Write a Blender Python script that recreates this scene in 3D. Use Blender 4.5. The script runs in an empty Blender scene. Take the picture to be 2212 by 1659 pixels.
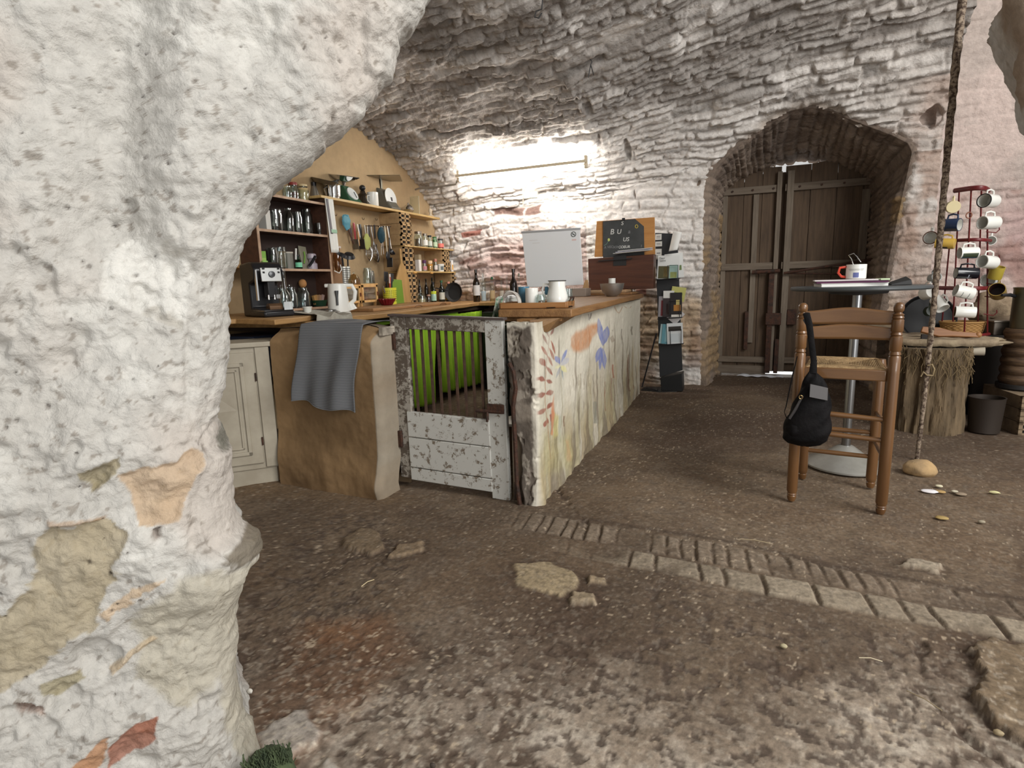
import bpy, math, random
import numpy as np
from mathutils import Vector, Matrix, Euler, noise as mnoise
random.seed(7); rng = np.random.RandomState(11)
PI = math.pi
S = bpy.context.scene
COL = S.collection

# ---------------------------------------------------------------- camera
FPX, YAW, PITCH, ROLL, EYE = 1230.0, 22.0, 10.1, -1.6, 1.2
def cam_basis():
    y, p, r = math.radians(YAW), math.radians(PITCH), math.radians(ROLL)
    fw = Vector((-math.sin(y)*math.cos(p), math.cos(y)*math.cos(p), -math.sin(p)))
    rt = Vector((math.cos(y), math.sin(y), 0.0)); up = rt.cross(fw)
    return rt*math.cos(r)+up*math.sin(r), -rt*math.sin(r)+up*math.cos(r), fw
RT, UP, FW = cam_basis()
CAMPOS = Vector((0, 0, EYE))
cd = bpy.data.cameras.new('camera'); cam = bpy.data.objects.new('camera', cd); COL.objects.link(cam)
cd.sensor_width = 36.0; cd.lens = FPX/2212*36.0; cd.clip_start = 0.05
m = Matrix((RT, UP, -FW)).transposed().to_4x4(); m.translation = CAMPOS; cam.matrix_world = m
S.camera = cam

# ---------------------------------------------------------------- world: overcast daylight through the open cave mouth behind the camera
w = bpy.data.worlds.new('world'); S.world = w; w.use_nodes = True
wn = w.node_tree.nodes; bg = wn['Background']
bg.inputs['Color'].default_value = (1.0, 0.985, 0.96, 1); bg.inputs['Strength'].default_value = 0.50
# soft daylight coming in through the mouth of the cave, high on the right, plus an added low fill
def area(name, loc, aim, sx, sy, power, col):
    l = bpy.data.lights.new(name, 'AREA'); l.shape = 'RECTANGLE'; l.size = sx; l.size_y = sy; l.energy = power; l.color = col
    o = bpy.data.objects.new(name, l); COL.objects.link(o); o.location = loc
    o.rotation_euler = (Vector(aim)-Vector(loc)).to_track_quat('-Z', 'Y').to_euler(); return o
area('daylight_mouth', (5.0, 0.6, 4.7), (-0.4, 3.0, 0.3), 3.4, 3.0, 360, (1.0, 0.985, 0.955))
area('vault_fill_low', (5.2, -3.0, 1.7), (-1.0, 5.6, 3.1), 3.4, 2.6, 170, (1.0, 0.985, 0.955))  # added fill lamp, lifts the vault from low down
S.view_settings.view_transform = 'Standard'; S.view_settings.look = 'None'
S.view_settings.gamma = 1.0; S.view_settings.use_curve_mapping = False
S.view_settings.exposure = 0.34
S.cycles.use_denoising = True
S.cycles.max_bounces = 8; S.cycles.transparent_max_bounces = 16

# ---------------------------------------------------------------- helpers
def at(px, py, z=None, Y=None, X=None):
    d = RT*((px-1106)/FPX) - UP*((py-829.5)/FPX) + FW
    if z is not None: t = (z-EYE)/d.z
    elif Y is not None: t = Y/d.y
    else: t = X/d.x
    return CAMPOS + d*t
def ppm(P):                      # pixels per metre at P
    return FPX/((Vector(P)-CAMPOS).dot(FW))

def tag(o, label=None, cat=None, group=None, kind=None):
    if label: o['label'] = label
    if cat: o['category'] = cat
    if group: o['group'] = group
    if kind: o['kind'] = kind
    return o
def thing(name, label, cat, loc=(0,0,0), rz=0, group=None, rx=0, ry=0):
    o = bpy.data.objects.new(name, None); COL.objects.link(o); o.empty_display_size = 0.1
    o.location = loc; o.rotation_euler = (rx, ry, rz); tag(o, label, cat, group); return o

class MB:
    """collects shapes, then links them as one mesh object"""
    def __init__(s): s.v = []; s.f = []; s.mi = []; s.m = 0
    def add(s, vs, fs, M=None):
        b = len(s.v)
        s.v += [tuple(M @ Vector(p)) if M else tuple(p) for p in vs]
        for f in fs: s.f.append(tuple(i+b for i in f)); s.mi.append(s.m)
        return s
    def box(s, x0, x1, y0, y1, z0, z1, M=None):
        vs = [(x, y, z) for z in (z0, z1) for y in (y0, y1) for x in (x0, x1)]
        return s.add(vs, [(0,2,3,1),(4,5,7,6),(0,1,5,4),(2,6,7,3),(0,4,6,2),(1,3,7,5)], M)
    def cbox(s, c, d, M=None):
        return s.box(c[0]-d[0]/2, c[0]+d[0]/2, c[1]-d[1]/2, c[1]+d[1]/2, c[2]-d[2]/2, c[2]+d[2]/2, M)
    def lathe(s, prof, c=(0,0,0), n=24, M=None, cap=True, sy=1.0):
        vs = []; fs = []; k = len(prof)
        for i in range(n):
            a = 2*PI*i/n
            for r, z in prof: vs.append((c[0]+r*math.cos(a), c[1]+r*math.sin(a)*sy, c[2]+z))
        for i in range(n):
            j = (i+1) % n
            for q in range(k-1): fs.append((i*k+q, j*k+q, j*k+q+1, i*k+q+1))
        if cap:
            if prof[0][0] > 1e-5: fs.append(tuple(i*k for i in range(n))[::-1])
            if prof[-1][0] > 1e-5: fs.append(tuple(i*k+k-1 for i in range(n)))
        return s.add(vs, fs, M)
    def tube(s, path, r, n=8, M=None, closed=False, cap=True, flat=1.0):
        P = [Vector(p) for p in path]; k = len(P); rr = r if isinstance(r, (list, tuple)) else [r]*k
        vs = []; fs = []; prev = None
        for i, p in enumerate(P):
            if closed: t = P[(i+1) % k]-P[i-1]
            else: t = P[min(i+1, k-1)]-P[max(i-1, 0)]
            t = t.normalized() if t.length > 1e-9 else Vector((0,0,1))
            if prev is None:
                a = Vector((0,0,1)) if abs(t.z) < .9 else Vector((1,0,0)); u = t.cross(a).normalized()
            else:
                u = prev - t*prev.dot(t); u = u.normalized() if u.length > 1e-6 else t.orthogonal().normalized()
            prev = u; wv = t.cross(u)
            for j in range(n):
                a = 2*PI*j/n; vs.append(p+u*math.cos(a)*rr[i]+wv*math.sin(a)*rr[i]*flat)
        L = k if closed else k-1
        for i in range(L):
            i2 = (i+1) % k
            for j in range(n):
                j2 = (j+1) % n; fs.append((i*n+j, i*n+j2, i2*n+j2, i2*n+j))
        if cap and not closed: fs.append(tuple(range(n))[::-1]); fs.append(tuple((k-1)*n+j for j in range(n)))
        return s.add(vs, fs, M)
    def prism(s, poly, h0, h1, axis='z', M=None):
        n = len(poly)
        def q(a, b, h): return {'z': (a, b, h), 'y': (a, h, b), 'x': (h, a, b)}[axis]
        vs = [q(a, b, h0) for a, b in poly]+[q(a, b, h1) for a, b in poly]
        fs = [tuple(range(n))[::-1], tuple(range(n, 2*n))]+[(i, (i+1) % n, n+(i+1) % n, n+i) for i in range(n)]
        return s.add(vs, fs, M)
    def grid(s, fn, nu, nv, M=None, thick=0.0, closed_u=False):
        vs = [fn(i/(nu-1) if not closed_u else i/nu, j/(nv-1)) for j in range(nv) for i in range(nu)]
        fs = []
        for j in range(nv-1):
            for i in range(nu if closed_u else nu-1):
                i2 = (i+1) % nu; fs.append((j*nu+i, j*nu+i2, (j+1)*nu+i2, (j+1)*nu+i))
        return s.add(vs, fs, M)
    def blob(s, c, r, amp=.25, n=14, seed=0, freq=1.3, M=None):
        c = Vector(c); off = Vector((seed*3.7, seed*1.3, seed*7.1))
        vs = []; fs = []
        for j in range(n+1):
            th = PI*j/n
            for i in range(n*2):
                ph = PI*i/n; d = Vector((math.sin(th)*math.cos(ph), math.sin(th)*math.sin(ph), math.cos(th)))
                k = 1+amp*mnoise.fractal(d*freq+off, 1.0, 2.0, 4)
                vs.append((c.x+d.x*r[0]*k, c.y+d.y*r[1]*k, c.z+d.z*r[2]*k))
        for j in range(n):
            for i in range(n*2):
                i2 = (i+1) % (n*2); a = j*n*2
                fs.append((a+i, a+n*2+i, a+n*2+i2, a+i2))
        return s.add(vs, fs, M)
    def build(s, name, mat, parent=None, bevel=0, smooth=True, ang=38, solid=0, seg=2, kind=None):
        me = bpy.data.meshes.new(name); me.from_pydata(s.v, [], s.f)
        mats = mat if isinstance(mat, (list, tuple)) else [mat]
        for q in mats: me.materials.append(q)
        if len(mats) > 1: me.polygons.foreach_set('material_index', s.mi)
        me.update()
        if smooth:
            me.polygons.foreach_set('use_smooth', [True]*len(me.polygons)); me.set_sharp_from_angle(angle=math.radians(ang))
        o = bpy.data.objects.new(name, me); COL.objects.link(o)
        if parent: o.parent = parent
        if kind: o['kind'] = kind
        if solid:
            q = o.modifiers.new('solid', 'SOLIDIFY'); q.thickness = solid; q.offset = 0
        if bevel:
            q = o.modifiers.new('bevel', 'BEVEL'); q.width = bevel; q.segments = seg; q.limit_method = 'ANGLE'; q.angle_limit = math.radians(40)
        return o
def RM(x=0, y=0, z=0, loc=(0,0,0)): return Matrix.Translation(loc) @ Euler((x, y, z)).to_matrix().to_4x4()

# --- materials
def _new(name):
    m = bpy.data.materials.new(name); m.use_nodes = True
    return m, m.node_tree.nodes, m.node_tree.links, m.node_tree.nodes['Principled BSDF']
def mat(name, c, rough=.6, metal=0, c2=None, scale=6, bump=0, bscale=40, stretch=(1,1,1), amount=.5, spec=.5, coords='Object', sheen=0, coat=0, alpha=None):
    m, N, L, B = _new(name)
    B.inputs['Roughness'].default_value = rough; B.inputs['Metallic'].default_value = metal
    B.inputs['Specular IOR Level'].default_value = spec
    if coat: B.inputs['Coat Weight'].default_value = coat
    B.inputs['Base Color'].default_value = (*c, 1)
    if c2 is not None or bump:
        tc = N.new('ShaderNodeTexCoord'); mp = N.new('ShaderNodeMapping'); mp.inputs['Scale'].default_value = stretch
        L.new(tc.outputs[coords], mp.inputs['Vector'])
    if c2 is not None:
        nt = N.new('ShaderNodeTexNoise'); nt.inputs['Scale'].default_value = scale; nt.inputs['Detail'].default_value = 6; nt.inputs['Roughness'].default_value = .6
        L.new(mp.outputs[0], nt.inputs['Vector'])
        cr = N.new('ShaderNodeValToRGB'); e = cr.color_ramp.elements
        e[0].position = .5-.5*amount*.6; e[1].position = .5+.5*amount*.6; e[0].color = (*c, 1); e[1].color = (*c2, 1)
        L.new(nt.outputs['Fac'], cr.inputs[0]); L.new(cr.outputs[0], B.inputs['Base Color'])
    if bump:
        nb = N.new('ShaderNodeTexNoise'); nb.inputs['Scale'].default_value = bscale; nb.inputs['Detail'].default_value = 5
        L.new(mp.outputs[0], nb.inputs['Vector'])
        bp = N.new('ShaderNodeBump'); bp.inputs['Strength'].default_value = bump; bp.inputs['Distance'].default_value = .01
        L.new(nb.outputs['Fac'], bp.inputs['Height']); L.new(bp.outputs[0], B.inputs['Normal'])
    return m
def attr_mat(name, rough=.9, bump=.5, bscale=60, var=.12, vscale=30, dist=.008, spec=.25):
    """base colour from the mesh's own colour attribute, broken up by fine noise"""
    m, N, L, B = _new(name)
    B.inputs['Roughness'].default_value = rough; B.inputs['Specular IOR Level'].default_value = spec
    at_ = N.new('ShaderNodeAttribute'); at_.attribute_name = 'Col'
    tc = N.new('ShaderNodeTexCoord')
    nt = N.new('ShaderNodeTexNoise'); nt.inputs['Scale'].default_value = vscale; nt.inputs['Detail'].default_value = 8; nt.inputs['Roughness'].default_value = .65
    L.new(tc.outputs['Object'], nt.inputs['Vector'])
    mr = N.new('ShaderNodeMapRange'); mr.inputs['From Min'].default_value = .3; mr.inputs['From Max'].default_value = .7
    mr.inputs['To Min'].default_value = 1-var; mr.inputs['To Max'].default_value = 1+var
    L.new(nt.outputs['Fac'], mr.inputs['Value'])
    mx = N.new('ShaderNodeVectorMath'); mx.operation = 'SCALE'
    L.new(at_.outputs['Color'], mx.inputs[0]); L.new(mr.outputs[0], mx.inputs['Scale']); L.new(mx.outputs[0], B.inputs['Base Color'])
    nb = N.new('ShaderNodeTexNoise'); nb.inputs['Scale'].default_value = bscale; nb.inputs['Detail'].default_value = 8; nb.inputs['Roughness'].default_value = .6
    L.new(tc.outputs['Object'], nb.inputs['Vector'])
    bp = N.new('ShaderNodeBump'); bp.inputs['Strength'].default_value = bump; bp.inputs['Distance'].default_value = dist
    L.new(nb.outputs['Fac'], bp.inputs['Height']); L.new(bp.outputs[0], B.inputs['Normal'])
    return m
def wood(name, c, c2, axis=0, rough=.5, scale=9, coat=0, bump=.15):
    st = [9, 9, 9]; st[axis] = .8
    return mat(name, c, rough, 0, c2, scale/3, bump, 14, tuple(st), .75, coat=coat)
def glass(name, tint=(.9,.95,.95), fac=.05, rough=.03, solid=0.0):
    """thin clear glass: see-through with a fresnel sheen"""
    m, N, L, B = _new(name); out = N['Material Output']
    tr = N.new('ShaderNodeBsdfTransparent'); tr.inputs[0].default_value = (*tint, 1)
    gl = N.new('ShaderNodeBsdfGlossy'); gl.inputs['Roughness'].default_value = rough; gl.inputs['Color'].default_value = (1,1,1,1)
    lw = N.new('ShaderNodeLayerWeight'); lw.inputs['Blend'].default_value = .25
    ad = N.new('ShaderNodeMath'); ad.operation = 'MULTIPLY_ADD'; ad.inputs[1].default_value = .55; ad.inputs[2].default_value = fac
    L.new(lw.outputs['Fresnel'], ad.inputs[0])
    mx = N.new('ShaderNodeMixShader'); L.new(ad.outputs[0], mx.inputs[0]); L.new(tr.outputs[0], mx.inputs[1]); L.new(gl.outputs[0], mx.inputs[2])
    L.new(mx.outputs[0], out.inputs['Surface']); return m

# --- vectorised noise
def _h(ix, iy, seed):
    n = (ix*374761393 + iy*668265263 + seed*974634777) & 0xffffffff
    n = ((n ^ (n >> 13))*1274126177) & 0xffffffff
    return ((n ^ (n >> 16)) & 0xffff)/65535.0
def vn(x, y, seed=0):
    ix = np.floor(x).astype(np.int64); iy = np.floor(y).astype(np.int64)
    fx = x-ix; fy = y-iy; fx = fx*fx*fx*(fx*(fx*6-15)+10); fy = fy*fy*fy*(fy*(fy*6-15)+10)
    a = _h(ix, iy, seed); b = _h(ix+1, iy, seed); c = _h(ix, iy+1, seed); d = _h(ix+1, iy+1, seed)
    return (a+(b-a)*fx)*(1-fy)+(c+(d-c)*fx)*fy
def fbm(x, y, seed=0, o=5, g=.5):
    r = 0*x; a = 1.0; t = 0
    for k in range(o):
        r = r+a*(vn(x, y, seed+k*17)*2-1); t += a; a *= g; x, y = (x*.8-y*.6)*2.03+11.3, (x*.6+y*.8)*2.03-4.7
    return r/t
def sst(a, b, x): t = np.clip((x-a)/(b-a), 0, 1); return t*t*(3-2*t)
def mixc(C, col, w): return C*(1-w[..., None])+np.array(col)*w[..., None]
def inpoly(x, y, P):
    r = np.zeros(x.shape, bool); n = len(P)
    for i in range(n):
        x0, y0 = P[i]; x1, y1 = P[(i+1) % n]
        if y0 == y1: continue
        c = ((y0 > y) != (y1 > y)) & (x < (x1-x0)*(y-y0)/(y1-y0)+x0); r ^= c
    return r
def polyd(x, y, P):
    """signed distance to polygon, positive inside"""
    d = np.full(x.shape, 1e9); n = len(P)
    for i in range(n):
        x0, y0 = P[i]; x1, y1 = P[(i+1) % n]; dx, dy = x1-x0, y1-y0
        t = np.clip(((x-x0)*dx+(y-y0)*dy)/(dx*dx+dy*dy+1e-12), 0, 1)
        d = np.minimum(d, np.hypot(x-x0-t*dx, y-y0-t*dy))
    return np.where(inpoly(x, y, P), d, -d)
def interp(x, xs, ys): return np.interp(x, xs, ys)
def gridmesh(name, P, C, material, keep=None, parent=None, kind=None, flip=False):
    """P: (rows, cols, 3) points; C: colours; keep: (rows-1, cols-1) face mask"""
    R_, K = P.shape[:2]
    idx = np.arange(R_*K).reshape(R_, K)
    q = np.stack([idx[:-1, :-1], idx[:-1, 1:], idx[1:, 1:], idx[1:, :-1]], -1)
    if flip: q = q[..., ::-1]
    q = q[keep] if keep is not None else q.reshape(-1, 4)
    used = np.unique(q); remap = np.full(R_*K, -1); remap[used] = np.arange(len(used)); q = remap[q]
    V = P.reshape(-1, 3)[used]; CC = C.reshape(-1, 3)[used]
    me = bpy.data.meshes.new(name)
    me.vertices.add(len(V)); me.vertices.foreach_set('co', V.astype(np.float32).ravel())
    me.loops.add(q.size); me.loops.foreach_set('vertex_index', q.astype(np.int32).ravel())
    me.polygons.add(len(q)); me.polygons.foreach_set('loop_start', np.arange(0, q.size, 4, dtype=np.int32))
    me.polygons.foreach_set('use_smooth', np.ones(len(q), bool))
    me.update(calc_edges=True); me.validate()
    ca = me.color_attributes.new('Col', 'FLOAT_COLOR', 'POINT')
    ca.data.foreach_set('color', np.concatenate([CC, np.ones((len(CC), 1))], 1).astype(np.float32).ravel())
    me.materials.append(material)
    o = bpy.data.objects.new(name, me); COL.objects.link(o)
    if parent: o.parent = parent
    if kind: o['kind'] = kind
    return o
def srgb(r, g, b):
    f = lambda c: (c/255/12.92 if c/255 <= .04045 else ((c/255+.055)/1.055)**2.4)
    return (f(r), f(g), f(b))
# ================================================================ THE SETTING
M_STONE = attr_mat('whitewashed_stone', .92, .75, 38, .16, 25, .016)
M_PLASTER = attr_mat('earth_plaster', .9, .25, 30, .08, 12, .006)
M_FLOOR = attr_mat('trodden_earth', .9, .4, 60, .30, 55, .006)
M_ROCK = attr_mat('limewashed_rock', .9, .85, 48, .13, 34, .010)
WHITE = np.array(srgb(222, 217, 212)); PINK = np.array(srgb(180, 154, 148)); TAN = np.array(srgb(170, 140, 105)); SOOT = np.array(srgb(98, 90, 84))

def courses(x, s, seed, hmin=.05, hmax=.13, wmin=.12, wmax=.42, gap=.012):
    """rubble masonry height field: returns height 0..1-ish, distance-to-joint, per-stone random"""
    R_ = np.random.RandomState(seed)
    sx = s+.09*fbm(x*.8, s*.9, seed+1, 3)+.030*fbm(x*3.2, s*4.5, seed+2, 4)
    xx = x+.08*fbm(x*3, s*6, seed+3, 4)
    rows = np.cumsum(R_.uniform(hmin, hmax, 140))-.6
    r = np.clip(np.searchsorted(rows, sx.ravel()).reshape(sx.shape), 1, 138)
    lo = rows[r-1]; hi = rows[r]; dy = np.minimum(sx-lo, hi-sx)
    dx = np.zeros_like(x); sid = np.zeros_like(x)
    for k in np.unique(r):
        mk = r == k; e = np.cumsum(R_.uniform(wmin, wmax, 90))-6.5-R_.rand()*.3
        q = np.clip(np.searchsorted(e, xx[mk]), 1, 89)
        dx[mk] = np.minimum(xx[mk]-e[q-1], e[q]-xx[mk]); sid[mk] = (k*131+q*17) % 997
    d = np.minimum(dx, dy)
    rnd = _h(sid.astype(np.int64), r.astype(np.int64), seed); rnd2 = _h(sid.astype(np.int64)+5, r.astype(np.int64), seed)
    face = sst(0, gap*2, d+.006*fbm(x*14, s*14, seed+5, 3))
    tilt = ((sx-lo)/(hi-lo)-.35)*(rnd2*.9+.3)
    return face, tilt, rnd, d

# --- back wall and vault: profile along the section, as a function of X
HS = np.array([0, .06, .17, .28, .42, .55, .66, .74, .82, .88, .92, .94, .93])
YS = np.array([6.66, 6.62, 6.50, 6.36, 6.12, 5.82, 5.48, 5.12, 4.55, 3.7, 2.8, 1.8, .9])
def spring(X): return np.interp(X, [-4, -1.5, .3, 1.7], [2.08, 2.15, 2.55, 2.62])
def kscale(X): return np.interp(X, [-4, -1.5, .3, 1.7], [1.0, 1.15, 1.5, 1.7])
XW = np.linspace(-4.0, 1.66, 500)
hl = np.concatenate([[0], np.cumsum(np.hypot(np.diff(HS*1.3), np.diff(YS)))])
NWALL, NV = 200, 300
vv = np.linspace(0, 1, NV)**1.25*hl[-1]
h_v = np.interp(vv, hl, HS); y_v = np.interp(vv, hl, YS)
for _ in range(6):
    h_v[1:-1] = (h_v[:-2]+h_v[1:-1]*2+h_v[2:])/4; y_v[1:-1] = (y_v[:-2]+y_v[1:-1]*2+y_v[2:])/4
Xg, Tg = np.meshgrid(XW, np.arange(NWALL+NV-1))
Zb = np.zeros_like(Xg); Yb = np.zeros_like(Xg); Sg = np.zeros_like(Xg)
wallpart = Tg < NWALL
sp = spring(Xg)
Zb = np.where(wallpart, -.06+(sp+.06)*Tg/NWALL, 0); Yb = np.where(wallpart, 6.66, 0)
iv = np.clip(Tg-NWALL+1, 0, NV-1)
Zb = np.where(wallpart, Zb, sp+kscale(Xg)*h_v[iv]); Yb = np.where(wallpart, Yb, y_v[iv])
Sg = np.where(wallpart, Zb, sp+(vv[iv])*1.0)
# normals of the smooth surface
def surf_normal(X, Y, Z):
    P = np.stack([X, Y, Z], -1); du = np.gradient(P, axis=1); dv = np.gradient(P, axis=0)
    n = np.cross(du, dv); n /= np.linalg.norm(n, axis=-1, keepdims=True)+1e-9; return n
Nn = surf_normal(Xg, Yb, Zb); Nn *= np.sign(-(Nn[..., 1:2])-.3*Nn[..., 2:3]+1e-6)
face, tilt, rnd, dj = courses(Xg, Sg, 3, .035, .13, .08, .50, .012)
ledge = vn(Xg*3.1+.8*fbm(Xg*4, Sg*4, 33, 3), Sg*15+1.6*fbm(Xg*1.7, Sg*1.7, 34, 3), 35); ledge2 = vn(Xg*7+.8*fbm(Xg*6, Sg*6, 36, 3), Sg*30+2*fbm(Xg*3, Sg*3, 37, 3), 38)
smoothz = sst(.15, .5, fbm(Xg*.7, Sg*.7, 77, 3)+.25*sst(-1.6, -.3, Xg)*(Sg < 2.2))    # patches where limewash fills the joints
rough = 1-.75*smoothz
disp = .92*(.010*sst(.42, .62, ledge)*(.35+.65*rough)+.006*sst(.45, .6, ledge2)+.030*face*rough+.016*sst(-.02, .06, fbm(Xg*5, Sg*9, 39, 5))*rough+.024*face*tilt*rough+.050*(rnd-.5)*face*rough+.050*fbm(Xg*1.6, Sg*1.6, 5, 4)+.013*fbm(Xg*9, Sg*13, 6, 4)+.014*np.abs(fbm(Xg*15, Sg*24, 9, 4))+.006*fbm(Xg*34, Sg*44, 10, 3))
missing = (rnd > .955) & (Sg > 1.2); disp -= missing*face*.045
def pit(cx, cz, rx, rz, dep):
    global disp
    q = ((Xg-cx)/rx)**2+((Zb-cz)/rz)**2+.5*fbm(Xg*9, Zb*9, 31, 2); disp = disp-dep*(1-sst(.55, 1.1, q))
pit(1.56, 2.60, .085, .11, .16); pit(-1.45, 2.86, .045, .05, .06); pit(-1.18, 2.55, .035, .09, .07); pit(-.5, 2.2, .05, .05, .05); pit(-1.9, 3.12, .04, .03, .05)
Pw = np.stack([Xg, Yb, Zb], -1)+Nn*disp[..., None]
# colour of the limewash and stains (its own colours, no light)
C = np.ones(Xg.shape+(3,))*WHITE
lowf = fbm(Xg*.55, Sg*.55, 41, 4)
C = mixc(C, srgb(182, 174, 167), sst(.0, .5, lowf)*.5)
bare = sst(.05, .45, fbm(Xg*2.2, Sg*4.5, 42, 5)+.55*(Sg > 2.75)*sst(2.7, 3.4, Sg)-.12)
C = mixc(C, SOOT, bare*.5*sst(2.3, 3.1, Sg))
streak = sst(.10, .4, fbm(Xg*1.3, Sg*7, 44, 5)); C = mixc(C, srgb(116, 106, 98), streak*.35*sst(2.4, 3.0, Sg))
C = mixc(C, srgb(128, 116, 106), (1-face)*rough*.34)
C = mixc(C, PINK, sst(-.15, .35, fbm(Xg*1.1, Sg*1.4, 46, 4)+.25*(Xg > -3.2)-.1)*(1-sst(1.5, 2.0, Sg))*.85*(Xg < -1.7))
C = mixc(C, srgb(158, 124, 114), sst(.1, .4, fbm(Xg*2.1, Sg*2.4, 47, 4))*(1-sst(1.2, 1.75, Sg))*.8*(Xg < -1.9))
C = mixc(C, srgb(176, 150, 118), sst(-.2, .3, fbm(Xg*1.5, Sg*1.5, 48, 4)+.35-Sg*.55)*.85)
C = mixc(C, srgb(132, 104, 84), sst(.0, .35, fbm(Xg*2.8, Sg*2.8, 49, 4)-.15*(Sg > 1.2))*.6*(1-sst(1.3, 1.7, Sg))*(Xg > -1.2))
C = mixc(C, srgb(140, 96, 84), ((rnd > .965) & (Sg < 2.2) & (Sg > 1.0) & (Xg < -1)).astype(float)*face*.9)
C = mixc(C, srgb(146, 86, 72), sst(0, .012, polyd(Xg, Zb, [(-3.31, 1.84), (-3.02, 1.87), (-3.03, 1.79), (-3.29, 1.76)]))*.9)
C = mixc(C, srgb(88, 84, 80), missing.astype(float)*face*.5)
C = mixc(C, srgb(176, 156, 144), sst(1.15, 1.5, Xg)*sst(-.4, .2, fbm(Xg*2, Sg*2, 50, 4)+.1)*.75*(Sg < 2.9))
C = mixc(C, srgb(160, 134, 118), sst(1.2, 1.5, Xg)*sst(0, .35, fbm(Xg*3, Sg*3, 51, 4))*.7*(Sg < 2.3))
# arched opening
ARCH = [(-.33, -.2), (-.36, .6), (-.365, 1.4), (-.37, 2.12), (-.30, 2.32), (-.16, 2.46), (.02, 2.62), (.2, 2.73), (.38, 2.79), (.56, 2.80), (.74, 2.74), (.90, 2.645), (1.06, 2.56), (1.24, 2.47), (1.38, 2.38), (1.42, 2.30), (1.37, 1.85), (1.31, 1.32), (1.27, .8), (1.27, -.2)]
cx = (Xg[:-1, :-1]+Xg[1:, 1:])/2; cz = (Zb[:-1, :-1]+Zb[1:, 1:])/2
jag = .012*fbm(cx*12, cz*12, 61, 3)
hole = polyd(cx+jag, cz+jag, ARCH) > 0
hc = (Xg < 1.5) & (Xg > -.5) & (Zb < 2.9)
# the jamb stones turn inwards at the edge of the arch
dA = -polyd(Xg, Zb, ARCH); lip = (1-sst(0, .07, dA))*(dA > -.05)
Pw[..., 1] += .05*lip; C = mixc(C, srgb(158, 138, 118), lip*.5)
wall_rows = Tg[:-1, :-1] < NWALL+34
gridmesh('wall_back', Pw, C, M_STONE, keep=(~hole) & wall_rows, kind='structure')
gridmesh('ceiling', Pw, C, M_STONE, keep=(~hole) & (~wall_rows), kind='structure')

# arch reveal (jambs and soffit) from the wall face back to the door
BACKA = [(-.24, -.2), (-.26, .6), (-.27, 1.4), (-.27, 2.10), (-.22, 2.22), (-.10, 2.30), (.04, 2.37), (.2, 2.42), (.36, 2.46), (.56, 2.47), (.74, 2.44), (.90, 2.38), (1.06, 2.31), (1.17, 2.24), (1.24, 2.14), (1.27, 2.02), (1.27, 1.7), (1.27, 1.32), (1.27, .8), (1.27, -.2)]
def resamp(P, n):
    P = np.array(P); L = np.concatenate([[0], np.cumsum(np.hypot(*np.diff(P, axis=0).T))]); t = np.linspace(0, L[-1], n)
    return np.interp(t, L, P[:, 0]), np.interp(t, L, P[:, 1]), t
ax_, az_, at_l = resamp(ARCH, 360)
bfrac = np.array([0]+list(np.cumsum(np.hypot(*np.diff(np.array(ARCH), axis=0).T)))); bfrac /= bfrac[-1]
tt = np.linspace(0, 1, 360); bx_ = np.interp(tt, bfrac, [p[0] for p in BACKA]); bz_ = np.interp(tt, bfrac, [p[1] for p in BACKA])
dv_ = np.linspace(0, 1, 90)[:, None]
RX = ax_*(1-dv_)+bx_*dv_; RZ = az_*(1-dv_)+bz_*dv_; RY = 6.60+0*RX+dv_*.98
Tq = at_l[None, :]+0*dv_; Dq = RY
fc, tl, rd, _ = courses(Dq*1.0+3, Tq, 8, .06, .12, .15, .4, .012)
dd = .02*fc+.015*fc*tl+.02*(rd-.5)*fc+.03*fbm(Tq*2.2, Dq*2.2, 70, 4)+.01*fbm(Tq*11, Dq*11, 71, 4)
dd *= sst(0, .06, dv_+0*RX)
cxm, czm = .5, 1.2
nx_ = cxm-RX; nz_ = np.where(RZ > 2.0, (czm+.6)-RZ, 0); ln = np.hypot(nx_, nz_)+1e-6
RX2 = RX+nx_/ln*dd; RZ2 = RZ+nz_/ln*dd
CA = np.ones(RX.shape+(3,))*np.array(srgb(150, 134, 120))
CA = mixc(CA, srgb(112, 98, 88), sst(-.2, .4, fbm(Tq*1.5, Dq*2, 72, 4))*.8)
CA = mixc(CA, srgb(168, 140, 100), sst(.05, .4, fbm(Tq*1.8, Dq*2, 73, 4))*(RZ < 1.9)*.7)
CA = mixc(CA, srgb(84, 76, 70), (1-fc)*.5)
RX2 = np.vstack([(RX2[0]-nx_[0]/ln[0]*.14)[None], RX2]); RZ2 = np.vstack([(RZ2[0]-nz_[0]/ln[0]*.14)[None], RZ2]); RY = np.vstack([RY[:1]+.10, RY]); CA = np.concatenate([CA[:1], CA], 0)
gridmesh('wall_reveal', np.stack([RX2, RY, RZ2], -1), CA, M_STONE, kind='structure', flip=True)

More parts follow.
